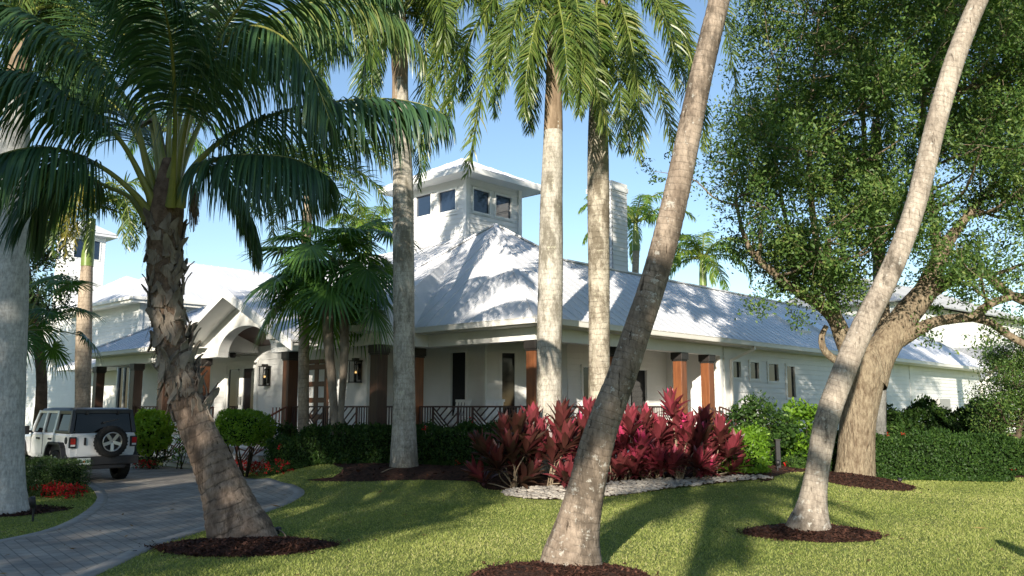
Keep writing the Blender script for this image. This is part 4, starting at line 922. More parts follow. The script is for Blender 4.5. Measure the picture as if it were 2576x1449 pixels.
def tube(P, r, nseg=12, wob=0.0, ringw=0.0, ringsp=0.09, freq=3.0):
    """tube along P (n,3) with radii r -> V, F, along"""
    P = np.asarray(P, float); n = len(P); T = nrm_(np.gradient(P, axis=0)); L = np.r_[0, np.cumsum(np.linalg.norm(np.diff(P, axis=0), axis=1))]
    ref = np.array([0.0, 1.0, 0.0]) if abs(T[0, 1]) < 0.9 else np.array([1.0, 0, 0]); A = []; a = ref - T[0] * (ref @ T[0])
    for i in range(n):
        a = a - T[i] * (a @ T[i]); a = a / np.linalg.norm(a); A.append(a)
    A = np.array(A); B = np.cross(T, A); th = np.linspace(0, 2 * np.pi, nseg, endpoint=False); r = np.asarray(r, float) * np.ones(n)
    rr = r[:, None] * np.ones(nseg)
    if wob:
        ph_ = rng.uniform(0, 6.28, 5)
        rr = rr * (1 + wob * (0.5 * np.sin(2 * th[None] + ph_[0] + L[:, None] * freq * 0.5) + 0.4 * np.sin(3 * th[None] + ph_[1] - L[:, None] * freq * 0.8) + 0.35 * np.sin(5 * th[None] + ph_[2] + L[:, None] * freq * 1.3)) + wob * 0.12 * rng.normal(0, 1, (n, nseg)))
    if ringw: rr = rr + ringw * np.abs(np.sin(math.pi * L / ringsp))[:, None] ** 0.5 - ringw * 0.5
    V = P[:, None] + rr[..., None] * (np.cos(th)[None, :, None] * A[:, None] + np.sin(th)[None, :, None] * B[:, None])
    i, k = np.meshgrid(np.arange(n - 1), np.arange(nseg), indexing='ij'); k2 = (k + 1) % nseg
    F = np.stack([i * nseg + k, i * nseg + k2, (i + 1) * nseg + k2, (i + 1) * nseg + k], -1).reshape(-1, 4)
    return V.reshape(-1, 3), F, np.repeat(L, nseg)
def limb(acc, pts, n=None, wob=0.06, nseg=12):
    C = np.asarray(pts, float); Ln = np.linalg.norm(np.diff(C[:, :3], axis=0), axis=1).sum(); Q = resample(C, n or int(max(10, Ln / 0.12))); V, F, al = tube(Q[:, :3], Q[:, 3], nseg, wob); acc.add(V, F, 0.5, 0); return Q
def ribbons(P, W, side, tint):
    """P (n,K,3) centre lines, W (n,K) half widths, side (n,K,3) -> quads"""
    n, K = P.shape[:2]; A = P - side * W[..., None]; B = P + side * W[..., None]
    V = np.stack([A, B], 2).reshape(-1, 3); i, k = np.meshgrid(np.arange(n), np.arange(K - 1), indexing='ij'); b = (i * K + k) * 2
    F = np.stack([b, b + 1, b + 3, b + 2], -1).reshape(-1, 4); return V, F, np.repeat(np.asarray(tint), K * 2)

def frond_mesh(rach, ll=0.95, n=95, w=0.020, droop=0.9, plum=0.0, pet=0.22, r0=0.035, fwd=0.75, lift=0.12, tint=0.4, az=None, tspread=0.16, K=6, split=0.0, tipdead=0.0):
    """feather frond on a rachis polyline -> leaflet arrays and midrib arrays"""
    C = resample(rach, 40); T = nrm_(np.gradient(C, axis=0))
    ch = C[-1] - C[0]; hd = np.array([ch[0], ch[1], 0.0])
    if az is not None: hd = np.array([math.cos(az), math.sin(az), 0.0])
    hd = hd / (np.linalg.norm(hd) + 1e-9)
    s = np.linspace(pet, 0.995, n) + rng.normal(0, 0.002, n); s = np.clip(s, pet, 1)
    x = s * (len(C) - 1); i0 = np.clip(x.astype(int), 0, len(C) - 2); f = (x - i0)[:, None]
    p = C[i0] * (1 - f) + C[i0 + 1] * f; t = nrm_(T[i0] * (1 - f) + T[i0 + 1] * f)
    S = nrm_(np.cross(np.broadcast_to(hd, t.shape), np.array([0, 0, 1.0]))); S = nrm_(S - t * (S * t).sum(1, keepdims=True)); U = np.cross(S, t)
    q = (s - pet) / (1 - pet); prof = np.clip(np.sin(np.pi * (0.16 + 0.80 * q)), 0.05, 1) ** 0.55
    AP = []; AW = []; AS = []; AT = []
    for sg in (-1, 1):
        m = n; fw = fwd * (0.55 + 0.75 * q) + rng.normal(0, 0.06, m); be = lift + rng.normal(0, 0.09, m) + plum * rng.uniform(-1, 1, m)
        d = nrm_(S * sg * np.cos(fw)[:, None] + t * np.sin(fw)[:, None] + U * be[:, None])
        L = ll * prof * rng.uniform(0.9, 1.08, m); pts = [p]; dirs = [d]; cur = d
        dr = droop * (rng.uniform(0.75, 1.25, m))[:, None] / (K - 1)
        for k in range(1, K):
            cur = nrm_(cur + np.array([0, 0, -1.0]) * dr * (0.4 + 1.2 * k / K) + rng.normal(0, 0.015, (m, 3)))
            pts.append(pts[-1] + cur * (L / (K - 1))[:, None]); dirs.append(cur)
        P = np.stack(pts, 1); D = np.stack(dirs, 1)
        sd = t[:, None] - D * (t[:, None] * D).sum(-1, keepdims=True); sd = nrm_(sd + 0.25 * rng.normal(0, 1, (m, 1, 3)))
        wp = np.interp(np.linspace(0, 1, K), [0, 0.12, 0.45, 0.8, 1], [0.45, 0.9, 1.0, 0.55, 0.06]); W = w * wp[None] * (0.65 + 0.35 * prof)[:, None]
        AP.append(P); AW.append(W); AS.append(sd)
        tn = np.clip(rng.normal(tint, tspread, m) + 0.05, 0, 1); AT.append(tn)
    V, F, A_ = ribbons(np.concatenate(AP), np.concatenate(AW), np.concatenate(AS), np.concatenate(AT))
    rr = r0 * np.interp(np.linspace(0, 1, 40), [0, 0.06, 0.2, 0.6, 1], [1.7, 1.15, 0.75, 0.38, 0.08]); RV, RF, _ = tube(C, rr, 6)
    return (V, F, A_), (RV, RF)
def add_frond(parent, off, rach, lm, rm, name='frond', **kw):
    (V, F, A_), (RV, RF) = frond_mesh(rach, **kw); a = Acc(); a.add(V, F, A_, 0); a.add(RV, RF, 0.5, 1)
    return a.build(name, [lm, rm], parent, off=off)
def arc(c, az, el, L, bend, n=12, pw=1.4, r=0.12):
    """rachis leaving c at azimuth az, elevation el, bending down by `bend` rad over its length"""
    out = [np.array(c) + np.array([math.cos(az), math.sin(az), 0]) * r * 0.3]; p = out[0]
    for k in range(n):
        e = el - bend * ((k + 0.5) / n) ** pw; p = p + np.array([math.cos(az) * math.cos(e), math.sin(az) * math.cos(e), math.sin(e)]) * L / n; out.append(p)
    return np.array(out)
def crown(parent, off, c, nf, L, els, bend, lm, rm, az0=0.0, jit=0.2, skip=None, **kw):
    for k in range(nf):
        f = (k + 0.5) / nf; az = az0 + k * 2.39996 + random.uniform(-jit, jit); el = els[0] + (els[1] - els[0]) * f + random.uniform(-0.1, 0.1)
        if skip and skip(az % (2 * math.pi), f): continue
        kk = dict(kw); kk['tint'] = kw.get('tint', 0.4) + random.uniform(-0.08, 0.08)
        add_frond(parent, off, arc(c, az, el, L * random.uniform(0.88, 1.08), bend * random.uniform(0.85, 1.15)), lm, rm, az=az, **kk)
def trunk_part(parent, off, ctrl, mt, name='trunk', n=None, nseg=18, wob=0.02, ringw=0.0, ringsp=0.1):
    """ctrl rows x,y,z,r"""
    C = np.asarray(ctrl, float); Ln = np.linalg.norm(np.diff(C[:, :3], axis=0), axis=1).sum(); n = n or int(max(30, Ln / 0.05))
    Q = resample(C, n); V, F, al = tube(Q[:, :3], Q[:, 3], nseg, wob, ringw, ringsp)
    return npmesh(name, V, F, mt, parent, attrs={'along': al}, smooth=True, off=off)
def tv(u, v, Y, wpx):
    """control row from reference pixels: centre and half width"""
    p = at(u, v, Y); return [*p, wpx / 2 / FPX * p[1]]

# ---- A: the curved coconut palm in front, left
YA = 12.2; gA = gp(600, 1352); A_path = [(608, 1352, 158, YA), (590, 1310, 140, YA), (566, 1240, 112, YA), (528, 1150, 92, YA), (492, 1070, 82, YA), (462, 980, 76, YA), (438, 890, 74, YA), (420, 780, 74, YA), (414, 680, 74, YA), (414, 600, 80, YA), (418, 530, 84, YA), (422, 460, 60, YA), (426, 400, 30, YA)]
cocoA = thing('coconut_palm', 'curved coconut palm with ragged dry leaf bases and long dark fronds beside the driveway', 'palm tree', (gA[0], gA[1], 0))
ctrlA = [tv(u, v, y, w) for (u, v, w, y) in A_path]; ctrlA.insert(0, [*(np.array(ctrlA[0][:3]) + np.array([0.06, 0, -0.25])), ctrlA[0][3] * 1.12])
oA = np.array(cocoA.location)
trunk_part(cocoA, oA, ctrlA[:8], M['cocobark_ring'], n=150, nseg=28, wob=0.015, ringw=0.014, ringsp=0.13)
trunk_part(cocoA, oA, ctrlA[6:], M['fibre'], name='fibre_sheath', n=70, nseg=24, wob=0.05)
# dry leaf bases clasping the upper trunk
Q = resample(np.array(ctrlA[5:12]), 60); a = Acc()
for k in range(230):
    f = rng.uniform(0.06, 0.93); q = Q[int(f * 59)]; an = rng.uniform(0, 6.28); rad = q[3]; out = np.array([math.cos(an), math.sin(an), 0.0]); tan = np.array([-out[1], out[0], 0])
    L = rng.uniform(0.14, 0.36); wd = rng.uniform(0.03, 0.085); tilt = rng.uniform(-0.25, 0.28) if rng.random() < 0.8 else rng.uniform(0.25, 0.6); up = 1 if rng.random() < 0.7 else -1
    d0 = nrm_(np.array([0, 0, up * 1.0]) + tan * rng.normal(0, 0.45)); base = q[:3] + out * rad * 0.94; pts = []; Wd = []; Sd = []
    for j in range(6):
        u = j / 5; pts.append(base + d0 * L * u + out * (0.02 + tilt * L * u * u * 0.9) + rng.normal(0, 0.006, 3)); Wd.append(wd * (1 - 0.35 * u) * (1 if j < 4 else (0.8 if j == 4 else rng.uniform(0.15, 0.5)))); Sd.append(nrm_(np.cross(d0, out) + 0.1 * rng.normal(0, 1, 3)))
    P = np.array(pts); W = np.array(Wd); S = np.array(Sd); th = 0.018
    for sg in (0, 1):
        V, F, t_ = ribbons(P[None] + out * th * sg, W[None], S[None], [0.5]); a.add(V, F, t_)
    eA = np.stack([P - S * W[:, None], P - S * W[:, None] + out * th], 1).reshape(-1, 3); eB = np.stack([P + S * W[:, None], P + S * W[:, None] + out * th], 1).reshape(-1, 3)
    FF = [(2 * j, 2 * j + 1, 2 * j + 3, 2 * j + 2) for j in range(5)]; a.add(eA, FF, 0.5); a.add(eB, FF, 0.5)
a.build('dry_leaf_bases', M['boot'], cocoA, off=oA)
a = Acc()   # loose fibres
for k in range(260):
    q = Q[int(rng.uniform(0.05, 0.98) * 59)]; an = rng.uniform(0, 6.28); out = np.array([math.cos(an), math.sin(an), 0.0]); L = rng.uniform(0.08, 0.28); base = q[:3] + out * q[3] * 1.0
    u = np.linspace(0, 1, 4)[:, None]; P = base + out * 0.10 * u ** 0.7 + np.array([0, 0, -1]) * L * u ** 1.3 + rng.normal(0, 0.01, (4, 3)); V, F, t_ = ribbons(P[None], np.full((1, 4), 0.004), np.broadcast_to(np.cross(out, [0, 0, 1.0]), (1, 4, 3)), [0.5]); a.add(V, F, t_)
for k in range(120):    # the pale net hanging by the right-hand leaf stalk
    b = at(486 + rng.uniform(-8, 10), 470 + rng.uniform(-15, 25), YA - 0.1); L = rng.uniform(0.15, 0.55); u = np.linspace(0, 1, 5)[:, None]
    P = b + np.array([0.03, -0.02, 0]) * u * rng.normal(1, 1) + np.array([0, 0, -1.0]) * L * u; V, F, t_ = ribbons(P[None], np.full((1, 5), 0.004), np.broadcast_to(np.array([1.0, 0, 0]), (1, 5, 3)), [0.5]); a.add(V, F, t_)
a.build('loose_fibres', M['fibre'], cocoA, off=oA)
# its fronds, each along its own curve (u, v, distance offset)
def FR(parent, off, pts, Y, lm, rm, **kw): return add_frond(parent, off, np.array([at(u, v, Y + dy) for (u, v, dy) in pts]), lm, rm, **kw)
ck = dict(ll=1.32, n=150, w=0.0175, droop=2.6, r0=0.05, lift=0.10)
AF = [
 ([(385, 480, 0), (370, 420, -.1), (320, 255, -.3), (190, 120, -.6), (60, 35, -.9), (-90, -15, -1.2), (-260, 20, -1.5)], dict(tint=0.36, pet=0.30)),
 ([(385, 520, -.1), (372, 480, -.2), (300, 350, -.5), (200, 268, -.9), (90, 200, -1.3), (-60, 180, -1.7), (-190, 240, -2.0)], dict(tint=0.3, pet=0.32, droop=2.4)),
 ([(378, 540, -.1), (340, 490, -.3), (270, 430, -.6), (180, 385, -1.0), (90, 372, -1.4), (-20, 400, -1.8), (-110, 490, -2.0)], dict(tint=0.28, pet=0.34, droop=2.8)),
 ([(405, 470, .1), (396, 400, .2), (385, 330, .3), (340, 180, .6), (305, 60, .9), (285, -60, 1.2), (300, -190, 1.4)], dict(tint=0.30, pet=0.34, droop=0.9)),
 ([(420, 460, .2), (425, 330, .3), (432, 180, .5), (450, 20, .7), (500, -140, 1.1)], dict(tint=0.42, pet=0.35, droop=0.8)),
 ([(430, 520, -.25), (437, 420, -.5), (441, 310, -.9), (436, 170, -1.4), (420, 50, -1.9), (385, -50, -2.5), (330, -130, -3.1)], dict(tint=0.24, pet=0.36, droop=3.0, ll=1.15)),
 ([(438, 500, -.1), (452, 400, -.2), (482, 260, -.5), (540, 140, -.8), (620, 68, -1.1), (710, 92, -1.4), (782, 180, -1.6), (828, 300, -1.7)], dict(tint=0.36, pet=0.24, droop=3.8, ll=1.45)),
 ([(440, 480, .3), (470, 330, .6), (540, 170, .9), (650, 60, 1.2), (780, 8, 1.5), (910, 8, 1.8), (1010, 55, 2.0), (1066, 150, 2.1)], dict(tint=0.66, pet=0.30, droop=3.6, ll=1.3)),
 ([(450, 500, -.1), (480, 430, -.2), (560, 352, -.3), (690, 288, -.5), (830, 258, -.7), (960, 248, -.9), (1060, 262, -1.0), (1120, 290, -1.1)], dict(tint=0.22, pet=0.22, droop=3.6, ll=1.3)),
 ([(452, 520, -.2), (480, 440, -.4), (550, 400, -.7), (640, 390, -1.0), (740, 400, -1.3), (820, 440, -1.5)], dict(tint=0.20, pet=0.24, droop=3.4)),
 ([(455, 470, .3), (490, 425, .5), (540, 425, .7), (590, 480, .8), (630, 560, .8), (650, 640, .8)], dict(tint=0.26, pet=0.22, droop=2.4, ll=0.85)),
 ([(440, 470, .4), (490, 340, .8), (560, 200, 1.3), (660, 90, 1.9), (780, 60, 2.5), (880, 110, 2.9)], dict(tint=0.24, pet=0.28, droop=3.0)),
 ([(400, 480, .4), (360, 380, .8), (310, 290, 1.2), (240, 230, 1.6), (160, 200, 1.9)], dict(tint=0.2, pet=0.3, droop=1.6)),
 ([(425, 440, .4), (460, 260, .9), (520, 80, 1.5), (590, -80, 2.1), (700, -160, 2.6)], dict(tint=0.34, pet=0.3, droop=1.2)),
 ([(372, 560, .1), (330, 500, .1), (270, 470, .1), (200, 440, .1), (130, 470, 0), (80, 540, 0)], dict(tint=0.2, pet=0.45, droop=1.9)),
 ([(415, 440, .1), (380, 250, .2), (350, 100, .3), (240, -40, .3), (120, -90, .2), (-20, -60, 0)], dict(tint=0.36, pet=0.3, droop=1.4)),
 ([(430, 450, -.1), (500, 200, -.3), (600, 20, -.6), (740, -80, -.9), (880, -90, -1.2), (980, -30, -1.4)], dict(tint=0.34, pet=0.3, droop=1.9)),
]
for pts, kw in AF: FR(cocoA, oA, pts, YA, M['coco'], M['rachis'], **{**ck, **kw})
# dead spathe
sp = MB(); P0 = [at(u, v, YA + .2) for (u, v) in ((418, 400), (400, 312), (380, 302), (352, 318))]
for k in range(3): sp.bar(P0[k] - oA, P0[k + 1] - oA, 0.05 + 0.03 * k, 0.03)
sp.build('dry_spathe', M['boot'], cocoA)

# ---- B, C: leaning coconut trunks; their crowns stand above the picture
def leaning(label, path, Y, base, mt, topaz, seedtint, ringw):
    g = gp(*base); root = thing('coconut_palm', label, 'palm tree', (g[0], g[1], 0)); off = np.array(root.location)
    ctrl = [tv(u, v, Y, w) for (u, v, w) in path]; ctrl.insert(0, [*(np.array(ctrl[0][:3]) + np.array([0, 0, -0.3])), ctrl[0][3] * 1.15])
    trunk_part(root, off, ctrl, mt, n=230, nseg=32, wob=0.032, ringw=ringw, ringsp=0.085)
    c = np.array(ctrl[-1][:3]) + np.array([0.03, 0, 0.25])
    crown(root, off, c, 17, 4.3, (1.25, -0.15), 1.6, M['coco'], M['rachis'], az0=topaz, ll=0.85, n=60, w=0.032, droop=1.6, r0=0.05, tint=0.4, K=5)
    return root
leaning('leaning coconut trunk with scarred grey bark in the centre foreground, rising from a mulch ring', [(1438, 1425, 156), (1440, 1395, 142), (1447, 1350, 118), (1460, 1290, 100), (1476, 1220, 88), (1500, 1120, 82), (1530, 1030, 76), (1562, 950, 73), (1600, 840, 70), (1634, 740, 68), (1668, 620, 66), (1698, 500, 64), (1722, 390, 62), (1750, 250, 60), (1782, 110, 58), (1812, -20, 56), (1838, -180, 54), (1862, -420, 52), (1885, -760, 48)], 10.0, (1440, 1428), M['cocobark'], 0.5, 0.4, 0.006)
leaning('leaning pale coconut trunk right of the red ti plants, with dark blotches at its foot', [(2036, 1335, 118), (2036, 1318, 104), (2041, 1285, 80), (2046, 1245, 65), (2056, 1180, 56), (2070, 1100, 58), (2084, 1040, 58), (2104, 980, 57), (2140, 890, 56), (2182, 800, 55), (2222, 720, 53), (2262, 630, 52), (2298, 530, 51), (2330, 410, 51), (2362, 280, 50), (2398, 160, 49), (2440, 50, 48), (2474, -40, 47), (2505, -200, 46), (2530, -400, 45), (2545, -600, 43)], 12.8, (2036, 1335), M['cocobark_pale'], 1.1, 0.4, 0.005)

# ---- royal palms: smooth grey columns, green crownshafts, hanging plumes
rk = dict(ll=0.70, n=165, w=0.0185, droop=0.95, plum=0.75, pet=0.10, r0=0.038, lift=0.2, fwd=0.85, K=6)
def royal(label, path, Y, mt, base, shaft=None, fronds=(), gen=None, group='royal palms in front of the house', lm=None, sm='drysheath'):
    g = base; root = thing('royal_palm', label, 'palm tree', (g[0], g[1], g[2]), 0, group); off = np.array(root.location)
    ctrl = [tv(u, v, Y, w) for (u, v, w) in path]; ctrl.insert(0, [ctrl[0][0], ctrl[0][1], g[2] - 0.2, ctrl[0][3] * 1.12])
    trunk_part(root, off, ctrl, mt, nseg=26, wob=0.012, ringw=0.004, ringsp=0.11)
    if shaft:
        cs_ = [tv(u, v, Y, w) for (u, v, w) in shaft]; trunk_part(root, off, cs_, M[sm], name='crownshaft', n=24, nseg=18, wob=0.02)
    for pts, kw in fronds: FR(root, off, pts, Y, lm or M['royal'], M['rachis_r'], **{**rk, **kw})
    if gen: gen(root, off)
    return root
YE, YF, YG, YD = 20.2, 19.5, 20.3, 15.3
gE, gF, gG, gD = [np.array([p[0], p[1], gh(p[0], p[1])]) for p in (at(1016, 1150, YE), at(1382, 1150, YF), at(1507, 1150, YG), at(14, 1250, YD))]
def genE(root, off):
    c = at(1008, 30, YE); crown(root, off, c, 11, 3.4, (1.2, 0.1), 2.3, M['royal'], M['rachis_r'], az0=0.3, **{**rk, 'tint': 0.38})
royal('grey royal palm column rising from dark mulch just left of the porch corner', [(1016, 1172, 72), (1016, 1130, 66), (1016, 1060, 58), (1016, 960, 54), (1016, 850, 53), (1015, 700, 54), (1014, 560, 54), (1013, 450, 52), (1010, 340, 48), (1007, 250, 42), (1006, 200, 40)], YE, M['royalbark'], gE,
      [(1006, 300, 44), (1006, 205, 41), (1005, 150, 44), (1005, 80, 38), (1008, 20, 26)], [
      ([(1008, 40, 0), (1040, -20, -.2), (1090, 30, -.5), (1115, 120, -.7), (1118, 240, -.8), (1100, 330, -.8)], dict(tint=0.5)),
      ([(1008, 40, 0), (1050, 0, .3), (1070, 110, .5), (1072, 250, .6), (1060, 400, .6), (1050, 470, .6)], dict(tint=0.15)),
      ([(1006, 40, 0), (960, 0, -.3), (930, 80, -.4), (915, 190, -.5), (912, 300, -.5)], dict(tint=0.22)),
      ([(1006, 60, 0), (985, 0, .4), (950, 60, .8), (935, 200, 1.0), (940, 330, 1.0)], dict(tint=0.15)),
      ([(1008, 30, 0), (1080, -80, -.1), (1170, -40, -.3), (1230, 60, -.4), (1250, 180, -.5)], dict(tint=0.45))], genE)
royal('thick pale royal palm column standing in front of the brown corner post', [(1382, 1190, 64), (1382, 1100, 62), (1381, 1000, 63), (1381, 900, 63), (1383, 780, 63), (1385, 650, 62), (1387, 500, 58), (1390, 380, 52), (1392, 290, 46), (1393, 225, 42)], YF, M['royalbark'], gF,
      [(1391, 330, 50), (1393, 230, 45), (1395, 170, 46), (1396, 90, 40), (1398, 30, 26)], [
      ([(1397, 40, 0), (1440, -20, -.6), (1458, 70, -1.0), (1462, 190, -1.2), (1455, 290, -1.3)], dict(tint=0.5)),
      ([(1392, 50, 0), (1370, 0, -.6), (1345, 70, -1.0), (1325, 180, -1.2), (1318, 290, -1.2)], dict(tint=0.48)),
      ([(1394, 40, 0), (1320, -50, -.2), (1240, 0, -.4), (1175, 110, -.5), (1140, 240, -.5), (1130, 330, -.5)], dict(tint=0.4)),
      ([(1394, 50, 0), (1340, -25, -.3), (1278, 40, -.6), (1228, 160, -.9), (1196, 320, -1.1), (1176, 440, -1.1)], dict(tint=0.52, ll=0.7)),
      ([(1394, 50, 0), (1310, -70, .0), (1215, -60, .0), (1140, 40, -.1), (1098, 160, -.1), (1080, 270, -.1)], dict(tint=0.45)),
      ([(1398, 45, 0), (1425, 0, -.5), (1462, 90, -.9), (1500, 220, -1.1), (1535, 360, -1.2)], dict(tint=0.50)),
      ([(1392, 60, 0), (1365, 50, .4), (1345, 130, .6), (1335, 240, .7), (1332, 330, .7)], dict(tint=0.12)),
      ([(1394, 50, 0), (1330, 0, .5), (1275, 80, .9), (1250, 180, 1.0), (1245, 290, 1.0)], dict(tint=0.18)),
      ([(1396, 45, 0), (1400, -10, -.6), (1415, 60, -1.0), (1425, 160, -1.2), (1430, 260, -1.2)], dict(tint=0.4)),
      ([(1396, 40, 0), (1450, -60, .2), (1530, -20, .5), (1580, 100, .6), (1595, 240, .7)], dict(tint=0.3)),
      ([(1390, 40, 0), (1290, -120, .4), (1180, -140, .8), (1080, -60, 1.0), (1020, 60, 1.1)], dict(tint=0.4)),
      ([(1394, 45, 0), (1360, -30, -.5), (1310, 10, -.9), (1280, 110, -1.1), (1265, 220, -1.2)], dict(tint=0.45)),
      ([(1396, 40, 0), (1390, -120, 0), (1360, -250, 0), (1290, -280, 0)], dict(tint=0.4)), ([(1396, 40, 0), (1440, -130, 0), (1520, -210, 0), (1610, -190, 0)], dict(tint=0.4))])
royal('slimmer royal palm column with dark weathered rings right of the corner post', [(1507, 1190, 62), (1507, 1060, 56), (1507, 960, 54), (1507, 820, 53), (1506, 680, 54), (1505, 540, 56), (1504, 420, 56), (1504, 330, 52), (1505, 250, 46), (1507, 200, 42)], YG, M['royalbark_b'], gG,
      [(1507, 205, 43), (1509, 120, 46), (1511, 40, 40), (1513, -20, 26)], [
      ([(1511, 0, 0), (1540, -30, -.6), (1575, 60, -1.0), (1600, 180, -1.2), (1610, 300, -1.3), (1605, 400, -1.3)], dict(tint=0.5)),
      ([(1512, 0, 0), (1600, -60, -.4), (1680, 20, -.7), (1735, 140, -.8), (1765, 280, -.9), (1768, 380, -.9)], dict(tint=0.5)),
      ([(1510, 0, 0), (1500, 20, -.7), (1508, 120, -1.1), (1512, 230, -1.2), (1512, 320, -1.2)], dict(tint=0.45)),
      ([(1512, 0, 0), (1570, -70, 0), (1650, -40, 0), (1715, 70, -.1), (1745, 200, -.1), (1758, 320, -.1)], dict(tint=0.5, ll=0.7)),
      ([(1512, 0, 0), (1550, 0, -.5), (1600, 90, -.8), (1650, 210, -1.0), (1690, 340, -1.1), (1708, 420, -1.1)], dict(tint=0.52, ll=0.72)),
      ([(1510, 10, 0), (1530, 60, -.6), (1552, 170, -.9), (1562, 290, -1.0), (1560, 380, -1.0)], dict(tint=0.42)),
      ([(1512, 0, 0), (1620, -110, .2), (1740, -90, .4), (1815, 30, .4), (1845, 180, .4), (1850, 260, .4)], dict(tint=0.45)),
      ([(1508, 10, 0), (1490, 60, .5), (1475, 160, .8), (1465, 260, .9)], dict(tint=0.12)),
      ([(1510, 10, 0), (1560, 40, .6), (1585, 150, .9), (1590, 280, 1.0), (1580, 380, 1.0)], dict(tint=0.12)),
      ([(1512, 0, 0), (1600, -30, .6), (1680, 60, .9), (1720, 190, 1.0), (1725, 320, 1.0)], dict(tint=0.15)),
      ([(1508, 0, 0), (1480, -60, -.4), (1450, 10, -.7), (1440, 120, -.9), (1445, 230, -1.0)], dict(tint=0.42)),
      ([(1512, 0, 0), (1540, -140, 0), (1620, -230, .1), (1740, -230, .2), (1850, -130, .3), (1900, 20, .3)], dict(tint=0.4)),
      ([(1510, 0, 0), (1470, -150, 0), (1380, -210, 0), (1270, -160, 0), (1200, -50, 0)], dict(tint=0.4)),
      ([(1512, 0, 0), (1580, -60, -.7), (1650, 0, -1.2), (1690, 110, -1.4), (1700, 220, -1.5)], dict(tint=0.5))])
def genD(root, off):
    c = at(60, 30, YD); crown(root, off, c, 12, 3.2, (1.2, 0.0), 2.4, M['royal'], M['rachis_r'], az0=0.9, **{**rk, 'tint': 0.4, 'n': 70})
royal('broad pale grey royal palm trunk at the left edge, beside the clipped hedge', [(10, 1282, 112), (12, 1220, 92), (16, 1140, 80), (20, 1050, 76), (24, 900, 76), (28, 740, 78), (31, 600, 80), (33, 480, 78), (36, 380, 72), (42, 290, 62), (46, 230, 56)], YD, M['greybark'], gD, [(44, 260, 62), (48, 190, 60), (54, 110, 52), (60, 40, 34)], [
      ([(60, 50, 0), (110, -40, .3), (175, 0, .6), (215, 110, .8), (225, 240, .8), (215, 340, .8)], dict(tint=0.5)),
      ([(60, 50, 0), (90, 0, .9), (120, 60, 1.3), (135, 180, 1.5), (130, 300, 1.5)], dict(tint=0.3)),
      ([(60, 50, 0), (140, -60, .6), (240, -40, 1.2), (300, 70, 1.5), (325, 200, 1.6)], dict(tint=0.5)),
      ([(60, 50, 0), (20, -20, .3), (-40, 40, .5), (-70, 160, .6), (-80, 300, .6)], dict(tint=0.4)),
      ([(60, 40, 0), (130, 20, .2), (170, 110, .3), (180, 230, .3), (170, 330, .3)], dict(tint=0.25)),
      ([(60, 40, 0), (150, -130, .5), (260, -160, .9), (350, -90, 1.2), (390, 30, 1.2)], dict(tint=0.5))], genD)
# the dark royal trunk behind the oak
YK = 25.0; pK = at(2213, 1085, YK)
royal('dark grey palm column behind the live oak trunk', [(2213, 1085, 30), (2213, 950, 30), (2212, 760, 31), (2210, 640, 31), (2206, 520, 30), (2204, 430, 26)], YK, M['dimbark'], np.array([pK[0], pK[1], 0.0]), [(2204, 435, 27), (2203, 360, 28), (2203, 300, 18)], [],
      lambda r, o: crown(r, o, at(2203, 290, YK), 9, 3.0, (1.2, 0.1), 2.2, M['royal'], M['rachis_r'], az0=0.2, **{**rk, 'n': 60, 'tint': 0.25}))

# ---- smaller feather palms
def slim(label, path, Y, base, mt, shaft, c, nf, L, els, bend, lm, az0, fr=(), **kw):
    root = thing('slender_palm', label, 'palm tree', base, 0, None); off = np.array(root.location)
    ctrl = [tv(u, v, Y, w) for (u, v, w) in path]; ctrl.insert(0, [ctrl[0][0], ctrl[0][1], base[2] - 0.1, ctrl[0][3] * 1.1])
    trunk_part(root, off, ctrl, mt, nseg=16, wob=0.012, ringw=0.003, ringsp=0.11)
    if shaft: trunk_part(root, off, [tv(u, v, Y, w) for (u, v, w) in shaft], M['crownshaft'], name='crownshaft', n=20, nseg=14, wob=0.01)
    for pts, k2, lm2 in fr: FR(root, off, pts, Y, lm2, M['rachis_r'], **{**rk, **kw, **k2})
    if nf: crown(root, off, at(*c, Y), nf, L, els, bend, lm, M['rachis_r'], az0=az0, **{**rk, **kw})
    return root
YH = 26.0; pH = at(206, 1110, YH)
slim('slender ringed palm behind the white car, with a green crownshaft and yellowing fronds', [(206, 1150, 38), (208, 1000, 36), (210, 880, 38), (213, 780, 35), (217, 700, 30), (219, 668, 27)], YH, (pH[0], pH[1], 0), M['thinbark'], [(219, 670, 30), (221, 640, 30), (226, 600, 24), (232, 550, 18)], (236, 520), 10, 2.3, (1.2, 0.0), 2.2, M['royal'], 0.4,
     [([(234, 535, 0), (212, 480, -.3), (185, 490, -.5), (168, 560, -.6), (165, 640, -.6)], dict(tint=0.5), M['yellowpalm']), ([(234, 535, 0), (200, 450, 0), (165, 450, 0), (150, 520, 0)], dict(tint=0.4), M['yellowpalm']), ([(234, 535, 0), (225, 470, -.5), (205, 470, -.8), (190, 540, -.9), (186, 620, -.9)], dict(tint=0.6), M['yellowpalm']),
      ([(236, 535, 0), (270, 460, -.2), (310, 490, -.4), (325, 560, -.5), (318, 630, -.5)], dict(tint=0.45), M['royal']), ([(236, 535, 0), (280, 490, .3), (305, 540, .5), (310, 610, .5)], dict(tint=0.3), M['royal'])], ll=0.5, n=60, w=0.02, plum=1.1, tint=0.4)
YI = 23.6; pI = at(762, 1100, YI)
